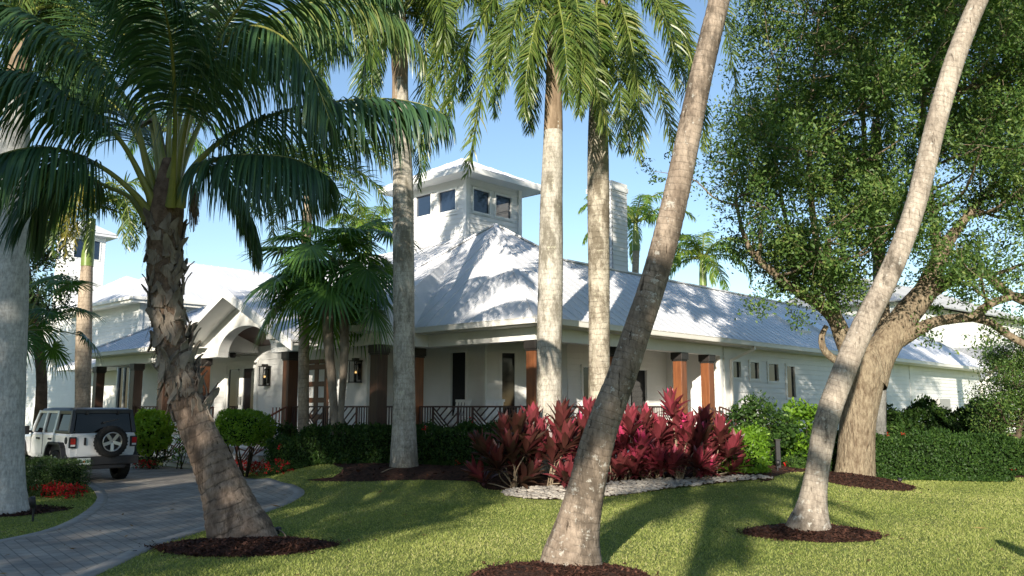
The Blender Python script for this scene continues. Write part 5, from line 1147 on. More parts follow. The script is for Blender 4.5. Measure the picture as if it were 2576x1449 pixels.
slim('thin grey palm trunk right of the entry steps, its dark crown behind the coconut fronds', [(762, 1170, 28), (763, 1050, 27), (764, 900, 27), (766, 760, 27), (769, 640, 26), (773, 540, 24), (776, 490, 22)], YI, (pI[0], pI[1], gh(pI[0], pI[1])), M['thinbark'], [(776, 494, 23), (779, 460, 24), (783, 430, 15)], (786, 425), 15, 2.9, (1.1, -0.2), 2.0, M['royal'], 0.1, (), ll=0.55, n=70, w=0.018, plum=1.1, tint=0.24)
# bright palms beyond the roof
def far_palm(label, u, v, Y, L, nf, lm, vb, w, az0, tint=0.5, **kw):
    p = at(u, vb, Y); root = thing('distant_palm', label, 'palm tree', (p[0], p[1], 0), 0, 'bright palms beyond the roof'); off = np.array(root.location); c = at(u, v, Y); r = w / 2 / FPX * Y
    trunk_part(root, off, [[p[0], p[1], -0.2, r * 1.2], [p[0], p[1], c[2] * 0.5, r], [c[0], c[1], c[2] - 1.3, r * 0.85], [c[0], c[1], c[2] - 1.2, r * 0.9]], M['thinbark'], nseg=12)
    trunk_part(root, off, [[c[0], c[1], c[2] - 1.25, r], [c[0], c[1], c[2] - 0.6, r * 0.9], [c[0], c[1], c[2], r * 0.5]], M['crownshaft'], name='crownshaft', n=12, nseg=10)
    crown(root, off, c, nf, L, (1.35, 0.0), 1.9, lm, M['rachis_r'], az0=az0, **{**dict(ll=0.62, n=58, w=0.024, droop=1.5, plum=0.4, pet=0.14, r0=0.045, lift=0.1, K=5), **kw, 'tint': tint})
far_palm('bright green palm beside the chimney, beyond the roof', 1598, 560, 36, 3.0, 13, M['brightpalm'], 1020, 20, 0.2)
far_palm('bright green palm beyond the roof ridge, between the leaning trunk and the live oak', 1766, 650, 38, 2.7, 15, M['brightpalm'], 1020, 20, 1.0)
far_palm('bright green palm top showing left of the cupola', 928, 575, 40, 2.6, 13, M['brightpalm'], 1020, 20, 2.0)
far_palm('palm rising far behind the left roof, above the thin grey trunk', 402, 330, 34, 3.0, 12, M['brightpalm'], 1020, 18, 0.7, 0.3)

# ---- fan palms
def fan_leaf(c, d, up, rad, nseg=42, spread=2.6, tint=0.4, droop=0.5):
    """one palmate blade: centre c, axis d, blade normal up"""
    d = nrm_(np.array(d, float)); s = nrm_(np.cross(d, up)); u = np.cross(s, d); th = np.linspace(-spread, spread, nseg); K = 6
    L = rad * (0.78 + 0.22 * np.cos(th * 0.55)) * rng.uniform(0.92, 1.05, nseg); dirs = np.cos(th)[:, None] * d + np.sin(th)[:, None] * s
    pts = []; sides = []; cup = 0.12
    for k in range(K):
        f = k / (K - 1); p = c + dirs * (L * f)[:, None] + u * (cup * rad * f * (1 - f) * 1.2) + np.array([0, 0, -1.0]) * (droop * rad * f ** 2.6 * rng.uniform(0.6, 1.4, nseg) * 0.5)[:, None]; pts.append(p)
        tg = -np.sin(th)[:, None] * d + np.cos(th)[:, None] * s; sides.append(nrm_(tg + u * 0.55 * ((-1) ** np.arange(nseg))[:, None] * (1 - f)))
    P = np.stack(pts, 1); S = np.stack(sides, 1); dt = th[1] - th[0]; f = np.linspace(0, 1, K); half = np.tan(dt / 2) * np.minimum(f, 0.5) * rad * np.interp(f, [0, 0.5, 0.75, 1], [1.15, 1.1, 0.75, 0.05])
    return ribbons(P, np.broadcast_to(half, (nseg, K)), S, np.clip(rng.normal(tint, 0.12, nseg), 0, 1))
def fan_palm(label, Y, trunks, base, crowns, leaves, lm, rad, seed):
    root = thing('fan_palm', label, 'palm tree', base); off = np.array(root.location)
    for path in trunks:
        ctrl = [tv(u, v, Y, w) for (u, v, w) in path]; ctrl.insert(0, [ctrl[0][0], ctrl[0][1], base[2] - 0.1, ctrl[0][3] * 1.15]); trunk_part(root, off, ctrl, M['boot'], nseg=14, wob=0.10)
    for (cu_, cv_, nl) in crowns:
        c = at(cu_, cv_, Y)
        for k in range(nl):
            f = (k + 0.5) / nl; az = k * 2.39996 + rng.uniform(-0.2, 0.2) + seed; el = 1.35 - 1.75 * f + rng.uniform(-0.12, 0.12); Lp = rng.uniform(1.0, 1.6)
            P = arc(c, az, el, Lp, 0.45, 8); d = nrm_(P[-1] - P[-2]); h = np.array([math.cos(az), math.sin(az), 0.0]); upv = np.cross(np.cross(d, [0, 0, 1.0]), d); bl = nrm_(d * math.cos(0.5) - upv * math.sin(0.5)); upn = nrm_(np.cross(np.cross(bl, [0, 0, 1.0]), bl) + 1e-4)
            a = Acc(); a.add(*fan_leaf(P[-1], bl, upn, rad * rng.uniform(0.88, 1.1), tint=leaves + rng.uniform(-0.12, 0.22), droop=rng.uniform(0.3, 0.9)), 0); RV, RF, _ = tube(resample(P, 12), np.linspace(0.02, 0.011, 12), 5); a.add(RV, RF, 0.5, 1); a.build('fan_leaf', [lm, M['rachis_r']], root, off=off)
    return root
YJ = 21.8; pJ = at(848, 1100, YJ)
fan_palm('dark green fan palm with two rough stems in front of the porch', YJ, [[(850, 1175, 24), (844, 1080, 20), (834, 960, 22), (826, 850, 27), (824, 740, 28)], [(858, 1175, 16), (857, 1050, 16), (864, 930, 19), (866, 820, 22), (854, 700, 22)]], (pJ[0], pJ[1], gh(pJ[0], pJ[1])), [(822, 725, 20), (852, 665, 13)], 0.45, M['fan'], 1.08, 0.3)
pP = at(66, 1100, 20.5)
fan_palm('shaded fan palm behind the broad grey trunk at the left edge', 20.5, [[(50, 1130, 14), (50, 1000, 14), (54, 880, 18)]], (pP[0], pP[1], 0), [(60, 830, 15)], 0.26, M['fan'], 0.72, 1.4)

# ---- broadleaf trees
def leaf_cloud(cent, rad, n_sub, n_leaf, size, tint=0.45, flat=0.75, shell=0.55, tsp=0.16, axup=0.25, aspect=0.45, subr=0.26, elong=0.0):
    """leaf-sized faces: sub-clumps spread through ellipsoids, leaves spread around the sub-clumps"""
    out = []
    C = np.asarray(cent, float); n = len(C); Rr = np.broadcast_to(np.asarray(rad, float), (n,))
    d = nrm_(rng.normal(0, 1, (n, n_sub, 3))); rr = rng.uniform(shell, 1.0, (n, n_sub, 1)); sub = C[:, None] + d * rr * Rr[:, None, None] * np.array([1, 1, flat])
    st = np.clip(rng.normal(0, 0.10, (n, n_sub, 1)), -.3, .3)
    q = rng.normal(0, 1, (n, n_sub, n_leaf, 3)) * subr * Rr[:, None, None, None]
    if elong: q = q * 0.55 + (nrm_(d + rng.normal(0, 0.5, d.shape) + np.array([0, 0, .35])))[:, :, None] * (rng.normal(0.1, 1, (n, n_sub, n_leaf, 1)) * elong * Rr[:, None, None, None])
    pos = (sub[:, :, None] + q).reshape(-1, 3); m = len(pos)
    outw = nrm_(np.broadcast_to(d[:, :, None], q.shape).reshape(-1, 3) * 0.6 + rng.normal(0, 0.7, (m, 3)) + np.array([0, 0, axup])); nv = nrm_(rng.normal(0, 0.6, (m, 3)) + np.array([0, -0.15, 0.8]) + np.broadcast_to(d[:, :, None], q.shape).reshape(-1, 3) * 0.5)
    s = nrm_(np.cross(outw, nv)); L = size * rng.uniform(0.7, 1.3, (m, 1)); W = L * aspect
    up = np.cross(s, outw); V = np.stack([pos - outw * L * 0.5, pos + s * W * 0.5 + up * L * 0.06, pos + outw * L * 0.5, pos - s * W * 0.5 + up * L * 0.06], 1).reshape(-1, 3)
    t = np.clip(tint + np.broadcast_to(st[:, :, None], (n, n_sub, n_leaf, 1)).reshape(-1) + rng.normal(0, tsp, m), 0, 1)
    return V, np.arange(4 * m).reshape(m, 4), np.repeat(t, 4)
def twigs(acc, Q, cents, rad, nb=1):
    """thin branches from the limbs to the clumps"""
    for c, r in zip(cents, rad):
        i = int(np.argmin(np.linalg.norm(Q[:, :3] - c, axis=1) + 0.25 * np.abs(Q[:, 2] - (c[2] - 0.8)))); p = Q[i, :3]; d = np.linalg.norm(c - p)
        mid = (p + c) / 2 + np.array([rng.normal(0, 0.1), rng.normal(0, 0.1), -0.12 * d]) ; r0 = min(Q[i, 3] * 0.55, 0.018 + 0.016 * d)
        Tq = resample(np.array([[*p, r0], [*mid, r0 * 0.7], [*c, r0 * 0.35]]), 10); V, F, _ = tube(Tq[:, :3], Tq[:, 3], 5, 0.05); acc.add(V, F, 0.5, 0)
        for k in range(5):
            e = c + nrm_(rng.normal(0, 1, 3) + np.array([0, 0, 0.3])) * r * rng.uniform(0.6, 1.05); Tq = resample(np.array([[*c, 0.012], [*((c + e) / 2 + rng.normal(0, 0.06, 3)), 0.008], [*e, 0.004]]), 6); V, F, _ = tube(Tq[:, :3], Tq[:, 3], 4); acc.add(V, F, 0.5, 0)
YO = 21.6; pO = at(2150, 1205, YO)
oak = thing('live_oak', 'large live oak with a thick forked trunk right of the pale leaning palm', 'tree', (pO[0], pO[1], 0.0)); oO = np.array(oak.location)
k_ = Acc(); qs = []
def L_(pts, **kw): qs.append(limb(k_, [tv(u, v, YO + dy, w) for (u, v, w, dy) in pts], **kw))
L_([(2146, 1240, 118, 0), (2148, 1205, 100, 0), (2152, 1150, 88, 0), (2158, 1060, 86, 0), (2166, 980, 98, 0), (2172, 930, 104, 0), (2185, 880, 70, .1)], nseg=24, n=50, wob=0.035)
L_([(2160, 955, 70, 0), (2142, 905, 50, -.1), (2120, 850, 44, -.2), (2098, 800, 38, -.4), (2060, 765, 30, -.6), (2000, 730, 24, -.9), (1950, 690, 20, -1.1), (1900, 645, 16, -1.3), (1870, 590, 12, -1.5), (1850, 500, 8, -1.5)], nseg=14)
L_([(2105, 815, 30, -.3), (2094, 760, 24, -.2), (2080, 690, 18, -.1), (2085, 600, 12, 0)])
L_([(1905, 655, 13, -1.3), (1912, 610, 11, -1.4), (1915, 560, 8, -1.5)])
L_([(2128, 920, 20, -.2), (2100, 905, 19, -.3), (2072, 880, 17, -.4), (2066, 848, 15, -.4), (2078, 820, 12, -.4)])
L_([(2182, 960, 92, 0), (2205, 905, 82, .1), (2245, 840, 74, .2), (2285, 785, 66, .3), (2325, 735, 56, .4), (2350, 680, 44, .5), (2375, 620, 34, .6), (2420, 560, 24, .7), (2470, 500, 16, .8)], nseg=18)
L_([(2262, 855, 40, .1), (2300, 835, 34, -.1), (2350, 810, 28, -.3), (2410, 800, 25, -.5), (2450, 795, 24, -.6), (2490, 765, 20, -.8), (2560, 745, 17, -1.0), (2640, 750, 14, -1.2)], nseg=14)
L_([(2446, 798, 24, -.6), (2490, 812, 20, -.7), (2540, 845, 18, -.9), (2610, 880, 16, -1.1), (2680, 890, 13, -1.2)])
L_([(2318, 742, 48, .4), (2370, 715, 36, .6), (2420, 690, 30, .8), (2480, 690, 26, 1.0), (2530, 735, 22, 1.1), (2600, 770, 18, 1.2)], nseg=14)
L_([(2225, 870, 40, .3), (2222, 800, 32, .6), (2218, 700, 26, .8), (2200, 580, 20, 1.0), (2180, 430, 15, 1.1), (2170, 280, 11, 1.2), (2165, 120, 8, 1.2)])
L_([(2360, 660, 30, .5), (2350, 560, 22, .5), (2330, 440, 17, .5), (2320, 300, 13, .5), (2330, 150, 9, .5), (2330, 0, 7, .5)])
L_([(2095, 770, 24, -.2), (2060, 640, 18, -.5), (2040, 500, 15, -.7), (2035, 350, 12, -.9), (2045, 200, 9, -.9), (2060, 40, 7, -.9)])
L_([(2000, 730, 14, -.9), (1985, 600, 11, -1.0), (1960, 470, 10, -1.1), (1945, 330, 9, -1.1), (1960, 180, 7, -1.1)])
Qall = np.vstack(qs)
poly_o = np.array([(1900, -260), (1885, 60), (1850, 200), (1812, 320), (1800, 420), (1828, 540), (1880, 600), (1960, 690), (2040, 765), (2110, 770), (2140, 690), (2180, 640), (2230, 640), (2260, 600), (2300, 600), (2370, 690), (2440, 690), (2500, 720), (2600, 740), (2780, 760), (2760, -260)], float)
cent = []; tries = 0
while len(cent) < 215 and tries < 20000:
    tries += 1; u = rng.uniform(1780, 2760); v = rng.uniform(-260, 790)
    if not inside(poly_o, np.array([u]), np.array([v]))[0]: continue
    if u > 2290 and v > 420 and rng.random() < 0.25: continue
    if 2240 < u < 2310 and 620 < v: continue
    fx = 1 - ((u - 2250) / 560) ** 2; dep = 3.6 * math.sqrt(max(0.08, fx)); c = at(u, v, YO + rng.uniform(-dep, dep * 0.9))
    if all(np.linalg.norm(c - q) > 0.70 for q in cent): cent.append(c)
cent = np.array(cent + [at(1622, 415, YO - 1.5), at(1650, 455, YO - 1.4), at(1705, 370, YO - 1.5), at(1740, 430, YO - 1.4), at(1770, 480, YO - 1.4)]); rad = rng.uniform(0.58, 0.98, len(cent)); rad[-5:] = (0.3, 0.3, 0.42, 0.45, 0.5); cs5, rs5 = cent[-5:], rad[-5:]
twigs(k_, Qall, cent[:-5], rad[:-5])
Tq = np.array([[*at(1870, 520, YO - 1.5), .03], [*at(1800, 500, YO - 1.5), .022], [*at(1740, 450, YO - 1.45), .014], [*at(1640, 430, YO - 1.45), .006]]); limb(k_, Tq, n=16, nseg=5)
k_.build('trunk', M['oakbark'], oak, smooth=True, off=oO)
a = Acc(); a.add(*leaf_cloud(cs5, rs5, 9, 9, 0.09, 0.42, 0.8, 0.3, elong=0.3)); a.add(*leaf_cloud(cent[:-5], rad[:-5], 36, 24, 0.105, 0.46, 0.72, 0.45, elong=0.26)); ec = np.array([at(u, v, YO + dy) for (u, v, dy) in ((2300, 690, .4), (2350, 770, .2), (2400, 655, .8), (2430, 745, .6), (2490, 730, .9), (2540, 690, 1.), (2560, 800, -.6), (2500, 830, -.8), (2330, 850, -.2), (2600, 760, -.9), (2470, 870, -.7), (2200, 760, .5), (2235, 700, .6), (1935, 740, -1.2), (1905, 775, -1.2), (2000, 800, -.9), (2075, 690, -.2), (2590, 700, .8), (2440, 610, .8), (2520, 630, .8))]); a.add(*leaf_cloud(ec, rng.uniform(.28, .5, len(ec)), 16, 11, 0.105, 0.5, 0.8, 0.3, elong=0.4)); a.add(*leaf_cloud(cent[:-5] + np.array([0, -.05, .2]), rad[:-5] * 1.15, 22, 16, 0.10, 0.68, 0.8, 0.9, subr=0.13, elong=0.22))
a.build('crown', M['oak'], oak, off=oO)

def bushy_tree(label, name, u, vb, Y, poly, ncl, lm, size, nsub, nleaf, r, depth, tint=0.45, mt='darkbark', wtr=40, group=None, z0=0.0, gapf=0.0):
    p = at(u, vb, Y); root = thing(name, label, 'tree', (p[0], p[1], z0), 0, group); off = np.array(root.location); poly = np.array(poly, float); cs_ = []
    lo = poly.min(0); hi = poly.max(0); tr_ = 0
    while len(cs_) < ncl and tr_ < 6000:
        tr_ += 1; a_ = rng.uniform(lo[0], hi[0]); b_ = rng.uniform(lo[1], hi[1])
        if inside(poly, np.array([a_]), np.array([b_]))[0]: cs_.append(at(a_, b_, Y + rng.uniform(-depth, depth)))
    cs_ = np.array(cs_); rd = rng.uniform(0.7, 1.2, len(cs_)) * r; top = cs_[:, 2].max(); mid = cs_.mean(0); k2 = Acc(); rt = wtr / 2 / FPX * Y
    Q = limb(k2, [[p[0], p[1], z0 - 0.1, rt * 1.2], [p[0], p[1], z0 + (mid[2] - z0) * 0.4, rt], [(p[0] + mid[0]) / 2, (p[1] + mid[1]) / 2, mid[2] * 0.8, rt * 0.8], [mid[0], mid[1], mid[2] + (top - mid[2]) * 0.7, rt * 0.25]]); twigs(k2, Q, cs_, rd); k2.build('trunk', M[mt], root, smooth=True, off=off)
    a = Acc(); a.add(*leaf_cloud(cs_, rd, nsub, nleaf, size, tint)); a.build('crown', lm, root, off=off); return root
bushy_tree('dark dense tree at the top right, behind the live oak', 'broadleaf_tree', 2680, 1060, 33, [(2330, -200), (2310, 80), (2370, 250), (2420, 420), (2560, 560), (2760, 600), (2800, -200)], 60, M['oakfar'], 0.15, 26, 18, 1.15, 3.0, 0.4, wtr=36)
bushy_tree('dark glossy tree behind the broad grey trunk at the left edge', 'broadleaf_tree', 95, 1080, 28, [(60, 480), (130, 470), (175, 560), (160, 620), (190, 690), (175, 760), (130, 800), (70, 820), (-40, 800), (-120, 600), (-60, 480)], 46, M['oakfar'], 0.13, 24, 20, 0.62, 1.3, 0.5, wtr=26)
bushy_tree('light feathery tree at the right edge in front of the gable', 'broadleaf_tree', 2560, 1090, 24, [(2492, 900), (2560, 850), (2680, 840), (2720, 1080), (2490, 1085), (2470, 1010), (2500, 950)], 62, M['oak'], 0.075, 26, 24, 0.5, 1.0, 0.5, wtr=14)

# trees and palms behind or left of the view: they throw the long shade over the drive and the left of the lawn
def shade_tree(label, x, y, H, Rr, ncl, nleaf=16):
    root = thing('shade_tree', label, 'tree', (x, y, 0), 0, 'tall trees behind the viewpoint'); k2 = Acc(); cs_ = []
    for _ in range(ncl):
        d = nrm_(rng.normal(0, 1, 3)); cs_.append(np.array([d[0] * Rr, d[1] * Rr, H * 0.62 + d[2] * H * 0.36]) * 1.0)
    cs_ = np.array(cs_) * np.array([[rng.uniform(0.3, 1) if False else 1, 1, 1]]); rd = rng.uniform(0.9, 1.5, ncl) * Rr * 0.30
    Q = limb(k2, [[0, 0, -0.2, .35], [0.1, 0, H * .3, .26], [0, .2, H * .7, .14], [0, 0, H * .95, .05]]); twigs(k2, Q, cs_, rd); k2.build('trunk', M['darkbark'], root, smooth=True)
    a = Acc(); a.add(*leaf_cloud(cs_, rd, 22, nleaf, 0.34, 0.4)); a.build('crown', M['oakfar'], root); return root
SHADE = [(-12.5, -14, 16.4, 3.5), (-18.8, -15, 18.2, 4.2), (-26.5, -14, 17.0, 4.4), (-21.5, 19.5, 12.6, 3.4), (-27, 22, 14, 4.0), (-33.5, 25, 15, 4.0)]  # last three: unseen trees added left of view to shade the house
for i, (x, y, H, Rr) in enumerate(SHADE): shade_tree('tall broad tree out of view, shading the drive or the left of the house', x, y, H, Rr, 42, 20)
def shade_palm(x, y, H, L, nf=17):
    root = thing('coconut_palm', 'coconut palm behind the viewpoint, throwing frond shadows on the lawn', 'palm tree', (x, y, 0), 0, 'palms behind the viewpoint'); off = np.array(root.location)
    trunk_part(root, off, [[x, y, -0.2, .28], [x, y, H * .4, .18], [x + .2, y, H, .15]], M['cocobark'], n=40, nseg=12); crown(root, off, np.array([x + .2, y, H]), nf, L, (1.2, -0.2), 1.7, M['coco'], M['rachis'], az0=x, ll=0.85, n=48, w=0.035, droop=1.5, r0=0.05, K=4)
for q in ((-2.5, -8.1, 8.4, 2.9), (-9.6, -10.0, 12.2, 2.9), (-11.4, -12.5, 12.8, 3.2)): shade_palm(*q)
# unseen line of trees added behind the camera to block low sky light
far0 = shade_tree('unseen tree in the line added behind the viewpoint to block low sky', -52, -46, 11.0, 4.2, 22, 12)
for o_ in [far0] : o_['group'] = 'unseen trees added behind the viewpoint'
for k in range(1, 15):
    c_ = copy_tree(far0); c_.location = (-52 + 7.4 * k, -46 + 3.0 * math.sin(k * 2.3), 0); c_.rotation_euler = (0, 0, k * 1.9)

# ------------------------------------------------------------------ hedges and shrubs
def shell_leaves(P, Nn, size, tint, tsp=0.16, aspect=0.5, up=0.35):
    m = len(P); ax = nrm_(Nn * 0.55 + rng.normal(0, 0.6, (m, 3)) + np.array([0, 0, up])); nv = nrm_(Nn * 0.8 + rng.normal(0, 0.45, (m, 3)) + np.array([0, 0, 0.25])); s = nrm_(np.cross(ax, nv)); u = np.cross(s, ax)
    L = size * rng.uniform(0.65, 1.3, (m, 1)); W = L * aspect; V = np.stack([P - ax * L * .5, P + s * W * .5 + u * L * .08, P + ax * L * .5, P - s * W * .5 + u * L * .08], 1).reshape(-1, 3)
    t = np.clip(tint + rng.normal(0, tsp, m), 0, 1); return V, np.arange(4 * m).reshape(m, 4), np.repeat(t, 4)
def hedge(label, line, w, h, n, lm, size=0.06, tint=0.4, name='hedge', flowers=0, group=None, rough=0.07, aspect=0.5, sq=4.0):
    """clipped hedge along a ground line: leafy skin over a twiggy core"""
    L = smooth_poly(line, 6, False) if len(line) > 2 else np.array([p[:2] for p in line], float); T = np.gradient(L, axis=0); T /= np.linalg.norm(T, axis=1)[:, None]; c = L.mean(0); z0 = gh(*c)
    root = thing(name, label, 'hedge' if name == 'hedge' else 'shrub', (c[0], c[1], z0), 0, group); off = np.array(root.location)
    cum = np.r_[0, np.cumsum(np.linalg.norm(np.diff(L, axis=0), axis=1))]; tot = cum[-1]
    n = int(n * 1.6); endn = int(n * w / (tot + w) * 0.6); m = n - endn; s = rng.uniform(-0.02, tot + .02, m); x = np.interp(s, cum, L[:, 0]); y = np.interp(s, cum, L[:, 1]); tx = np.interp(s, cum, T[:, 0]); ty = np.interp(s, cum, T[:, 1])
    ph = rng.uniform(-0.25, math.pi + 0.25, m); cs, sn = np.cos(ph), np.sin(ph); rr = (np.abs(cs) ** sq + np.abs(sn) ** sq) ** (-1 / sq); lump = 1 + rough * np.sin(s * 3.1 + ph * 2) + rough * 0.8 * np.sin(s * 7.3 - ph * 3) ; dep = 1 - np.abs(rng.normal(0, 0.07, m)) + rng.exponential(0.02, m)
    a_ = cs * rr * lump * dep * w / 2; b_ = sn * rr * lump * dep * h; nx, ny = -ty, tx; P = np.stack([x + nx * a_, y + ny * a_, gh_np(x, y) + np.maximum(b_, 0.02 + 0.1 * rng.random(m))], 1); Nn = nrm_(np.stack([nx * cs, ny * cs, sn], 1))
    P2 = []; N2 = []
    for (q, sg, k) in ((0, -1, endn // 2), (len(L) - 1, 1, endn - endn // 2)):
        aa = rng.uniform(-.5, .5, k) * w; bb = rng.uniform(0.03, 1, k) * h; kk = sg * (0.04 + np.abs(rng.normal(0, 0.05, k))); P2.append(np.stack([L[q, 0] - T[q, 1] * aa + T[q, 0] * kk, L[q, 1] + T[q, 0] * aa + T[q, 1] * kk, gh(*L[q]) + bb], 1)); N2.append(np.broadcast_to(np.array([T[q, 0] * sg, T[q, 1] * sg, 0.1]), (k, 3)))
    P = np.vstack([P] + P2); Nn = np.vstack([Nn] + N2); a = Acc(); a.add(*shell_leaves(P, Nn, size, tint, aspect=aspect)); a.build('foliage', lm, root, off=off)
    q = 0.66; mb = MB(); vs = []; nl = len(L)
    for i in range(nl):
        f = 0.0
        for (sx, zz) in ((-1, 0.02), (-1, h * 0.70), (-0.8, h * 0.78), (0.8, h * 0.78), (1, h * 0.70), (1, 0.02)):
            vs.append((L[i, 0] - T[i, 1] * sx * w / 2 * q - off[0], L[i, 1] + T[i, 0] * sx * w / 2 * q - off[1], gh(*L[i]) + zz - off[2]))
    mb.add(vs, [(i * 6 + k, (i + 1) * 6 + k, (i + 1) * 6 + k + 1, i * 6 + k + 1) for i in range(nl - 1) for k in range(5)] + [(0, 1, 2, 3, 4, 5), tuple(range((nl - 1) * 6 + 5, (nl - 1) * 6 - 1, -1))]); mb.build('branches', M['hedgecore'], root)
    if flowers:
        k = rng.integers(0, len(P), flowers); a = Acc()
        for i in k: a.add(*shell_leaves(P[i] + rng.normal(0, 0.035, (14, 3)) + Nn[i] * 0.04, nrm_(rng.normal(0, 1, (14, 3))), 0.05, 0.5, aspect=0.6))
        a.build('blossoms', M['redflower'], root, off=off)
    return root
def shrub(label, c, cl, rad, lm, size, tint, n_sub=26, n_leaf=16, stems=(), name='shrub', flat=0.9, group=None, shell=0.5, subr=0.24, aspect=0.5, core=0.0):
    root = thing(name, label, 'shrub', c, 0, group); off = np.array(root.location); a = Acc(); a.add(*leaf_cloud(cl, rad, n_sub, n_leaf, size, tint, flat, shell, subr=subr, aspect=aspect)); a.build('foliage', lm, root, off=off); k2 = Acc()
    for s in stems: limb(k2, s, nseg=7)
    for p, r in zip(cl, np.broadcast_to(rad, (len(cl),))):
        Tq = np.array([[c[0] + rng.normal(0, .05), c[1] + rng.normal(0, .05), c[2] - 0.05, 0.02], [*(0.5 * np.array(c) + 0.5 * np.array(p) + np.array([0, 0, -.05])), 0.014], [*p, 0.007]]); limb(k2, Tq, n=8, nseg=5)
        for q in range(6):
            e = np.array(p) + nrm_(rng.normal(0, 1, 3)) * r * 0.85; limb(k2, [[*p, .007], [*((np.array(p) + e) / 2 + rng.normal(0, .03, 3)), .005], [*e, .003]], n=5, nseg=4)
    k2.build('branches', M['twig'], root, smooth=True, off=off); return root
def gl(pts): return [gp(*p) for p in pts]
hedge('long dark clipped hedge in front of the porch railing, behind the grey royal palm', [at(700, 1100, 22.4), at(860, 1100, 21.8), at(1010, 1100, 21.4), at(1140, 1100, 20.9), at(1290, 1100, 20.3), at(1400, 1100, 20.2)], 0.85, 0.92, 20000, M['hedge'], 0.075, 0.30, flowers=8)
hedge('tall dark clipped hedge at the right with a few red blossoms', [at(2195, 1150, 22.6), at(2300, 1150, 22.4), at(2420, 1150, 22.2), at(2520, 1150, 22.0)], 1.0, 1.12, 17000, M['hedge'], 0.07, 0.30, flowers=9)
hedge('low dark hedge continuing behind the trunk of the live oak', [at(1960, 1150, 23.4), at(2080, 1150, 23.4), at(2200, 1150, 23.6)], 0.9, 1.0, 9000, M['hedge'], 0.07, 0.25)
hedge('lower hedge at the far right edge, running out of the picture', [at(2535, 1150, 23.6), at(2640, 1150, 23.8), at(2760, 1150, 24)], 0.9, 1.0, 8000, M['hedge'], 0.075, 0.35)
hedge('bushy rounded hedge against the white wing wall, above the clipped hedge', [at(2235, 1080, 27.5), at(2330, 1080, 28.0), at(2410, 1080, 28.2), at(2490, 1080, 28.4)], 1.2, 1.75, 11000, M['hedge'], 0.13, 0.36, rough=0.13, sq=2.6)
hedge('low box hedge beside the broad grey trunk, in front of the white car', [at(-70, 1220, 19.0), at(30, 1220, 18.9), at(110, 1220, 18.7), at(165, 1220, 18.5)], 1.15, 0.72, 17000, M['boxwood'], 0.035, 0.40, rough=0.03, sq=3.2)
# shrubs
c = gp(1855, 1196); hedge('fresh green clipped shrub beside the rightmost red ti plant', [at(1808, 1150, 19.7), at(1855, 1150, 19.6), at(1900, 1150, 19.7)], 0.85, 0.98, 6500, M['lime'], 0.075, 0.35, name='clipped_shrub', rough=0.08, sq=2.6)
c = at(1905, 1150, 22.5); shrub('tall dark glossy shrub behind the fresh green clipped shrub', (c[0], c[1], 0), [at(u, v, 22.5 + rng.uniform(-.4, .4)) for (u, v) in ((1865, 1045), (1895, 1030), (1935, 1050), (1900, 1085), (1950, 1100), (1870, 1100), (1930, 1140), (1970, 1070))], 0.36, M['hedge'], 0.12, 0.35, 30, 14)
c = at(2030, 1150, 23.0); shrub('sunlit big-leaved shrub left of the pale leaning palm', (c[0], c[1], 0), [at(u, v, 23 + rng.uniform(-.3, .4)) for (u, v) in ((1990, 1040), (2025, 1030), (2050, 1045), (2000, 1085), (2045, 1090), (1985, 1120), (2030, 1130), (2065, 1120))], 0.34, M['lime'], 0.14, 0.3, 22, 12)
def dome(label, c, ctr, rx, rz, n, lm, size, tint, stems, low=-0.35, aspect=0.5, lump=0.07, cr=0.72):
    """clipped or rounded head of leaves on bare stems"""
    root = thing('clipped_shrub', label, 'shrub', c); off = np.array(root.location); d = nrm_(rng.normal(0, 1, (n * 2, 3))); d = d[d[:, 2] > low][:n]; m = len(d)
    f = 1 + lump * np.sin(d[:, 0] * 6 + d[:, 2] * 5) + lump * np.cos(d[:, 1] * 7 - d[:, 2] * 4) - np.abs(rng.normal(0, 0.10, m)); P = ctr + d * f[:, None] * np.array([rx, rx, rz]); a = Acc(); a.add(*shell_leaves(P, nrm_(d / np.array([rx, rx, rz])), size, tint, aspect=aspect)); a.build('foliage', lm, root, off=off)
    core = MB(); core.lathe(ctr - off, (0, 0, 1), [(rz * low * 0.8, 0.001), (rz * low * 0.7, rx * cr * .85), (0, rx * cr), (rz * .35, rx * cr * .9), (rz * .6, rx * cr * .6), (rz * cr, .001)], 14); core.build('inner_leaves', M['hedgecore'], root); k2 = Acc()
    for k in range(stems):
        an = k * 2.4; e = ctr + np.array([math.cos(an) * rx * .45, math.sin(an) * rx * .45, rz * low * .5]); limb(k2, [[c[0] + .05 * math.cos(an), c[1] + .05 * math.sin(an), c[2] - .05, .032], [*((np.array(c) + e) / 2 + np.array([.04 * math.cos(an), .04 * math.sin(an), -.02])), .024], [*e, .014]], n=10, nseg=6)
    k2.build('stems', M['twig'], root, smooth=True, off=off)
c = at(616, 1165, 23.0); dome('round clipped shrub on bare stems beside the front steps', (c[0], c[1], 0), at(606, 1092, 23.0), 0.86, 0.68, 7500, M['lime'], 0.075, 0.48, 6, low=-0.45)  # raised tint stands in for sun on the head
c = at(380, 1168, 26.0); dome('lime green standard shrub right of the white car', (c[0], c[1], 0), at(380, 1085, 26.0), 0.60, 0.66, 2600, M['lime'], 0.15, 0.8, 2, low=-0.9, lump=0.10, cr=0.6)  # sunlight on this shrub is put into its high leaf tint
c = at(378, 1168, 27.0); shrub('dark shrub under the lime green standard shrub', (c[0] + .1, c[1], 0), [at(u, v, 26.6 + dy) for (u, v, dy) in ((350, 1145, 0), (385, 1150, 0), (415, 1140, 0), (360, 1120, .3), (405, 1115, .3))], 0.30, M['hedge'], 0.08, 0.12, 24, 12)
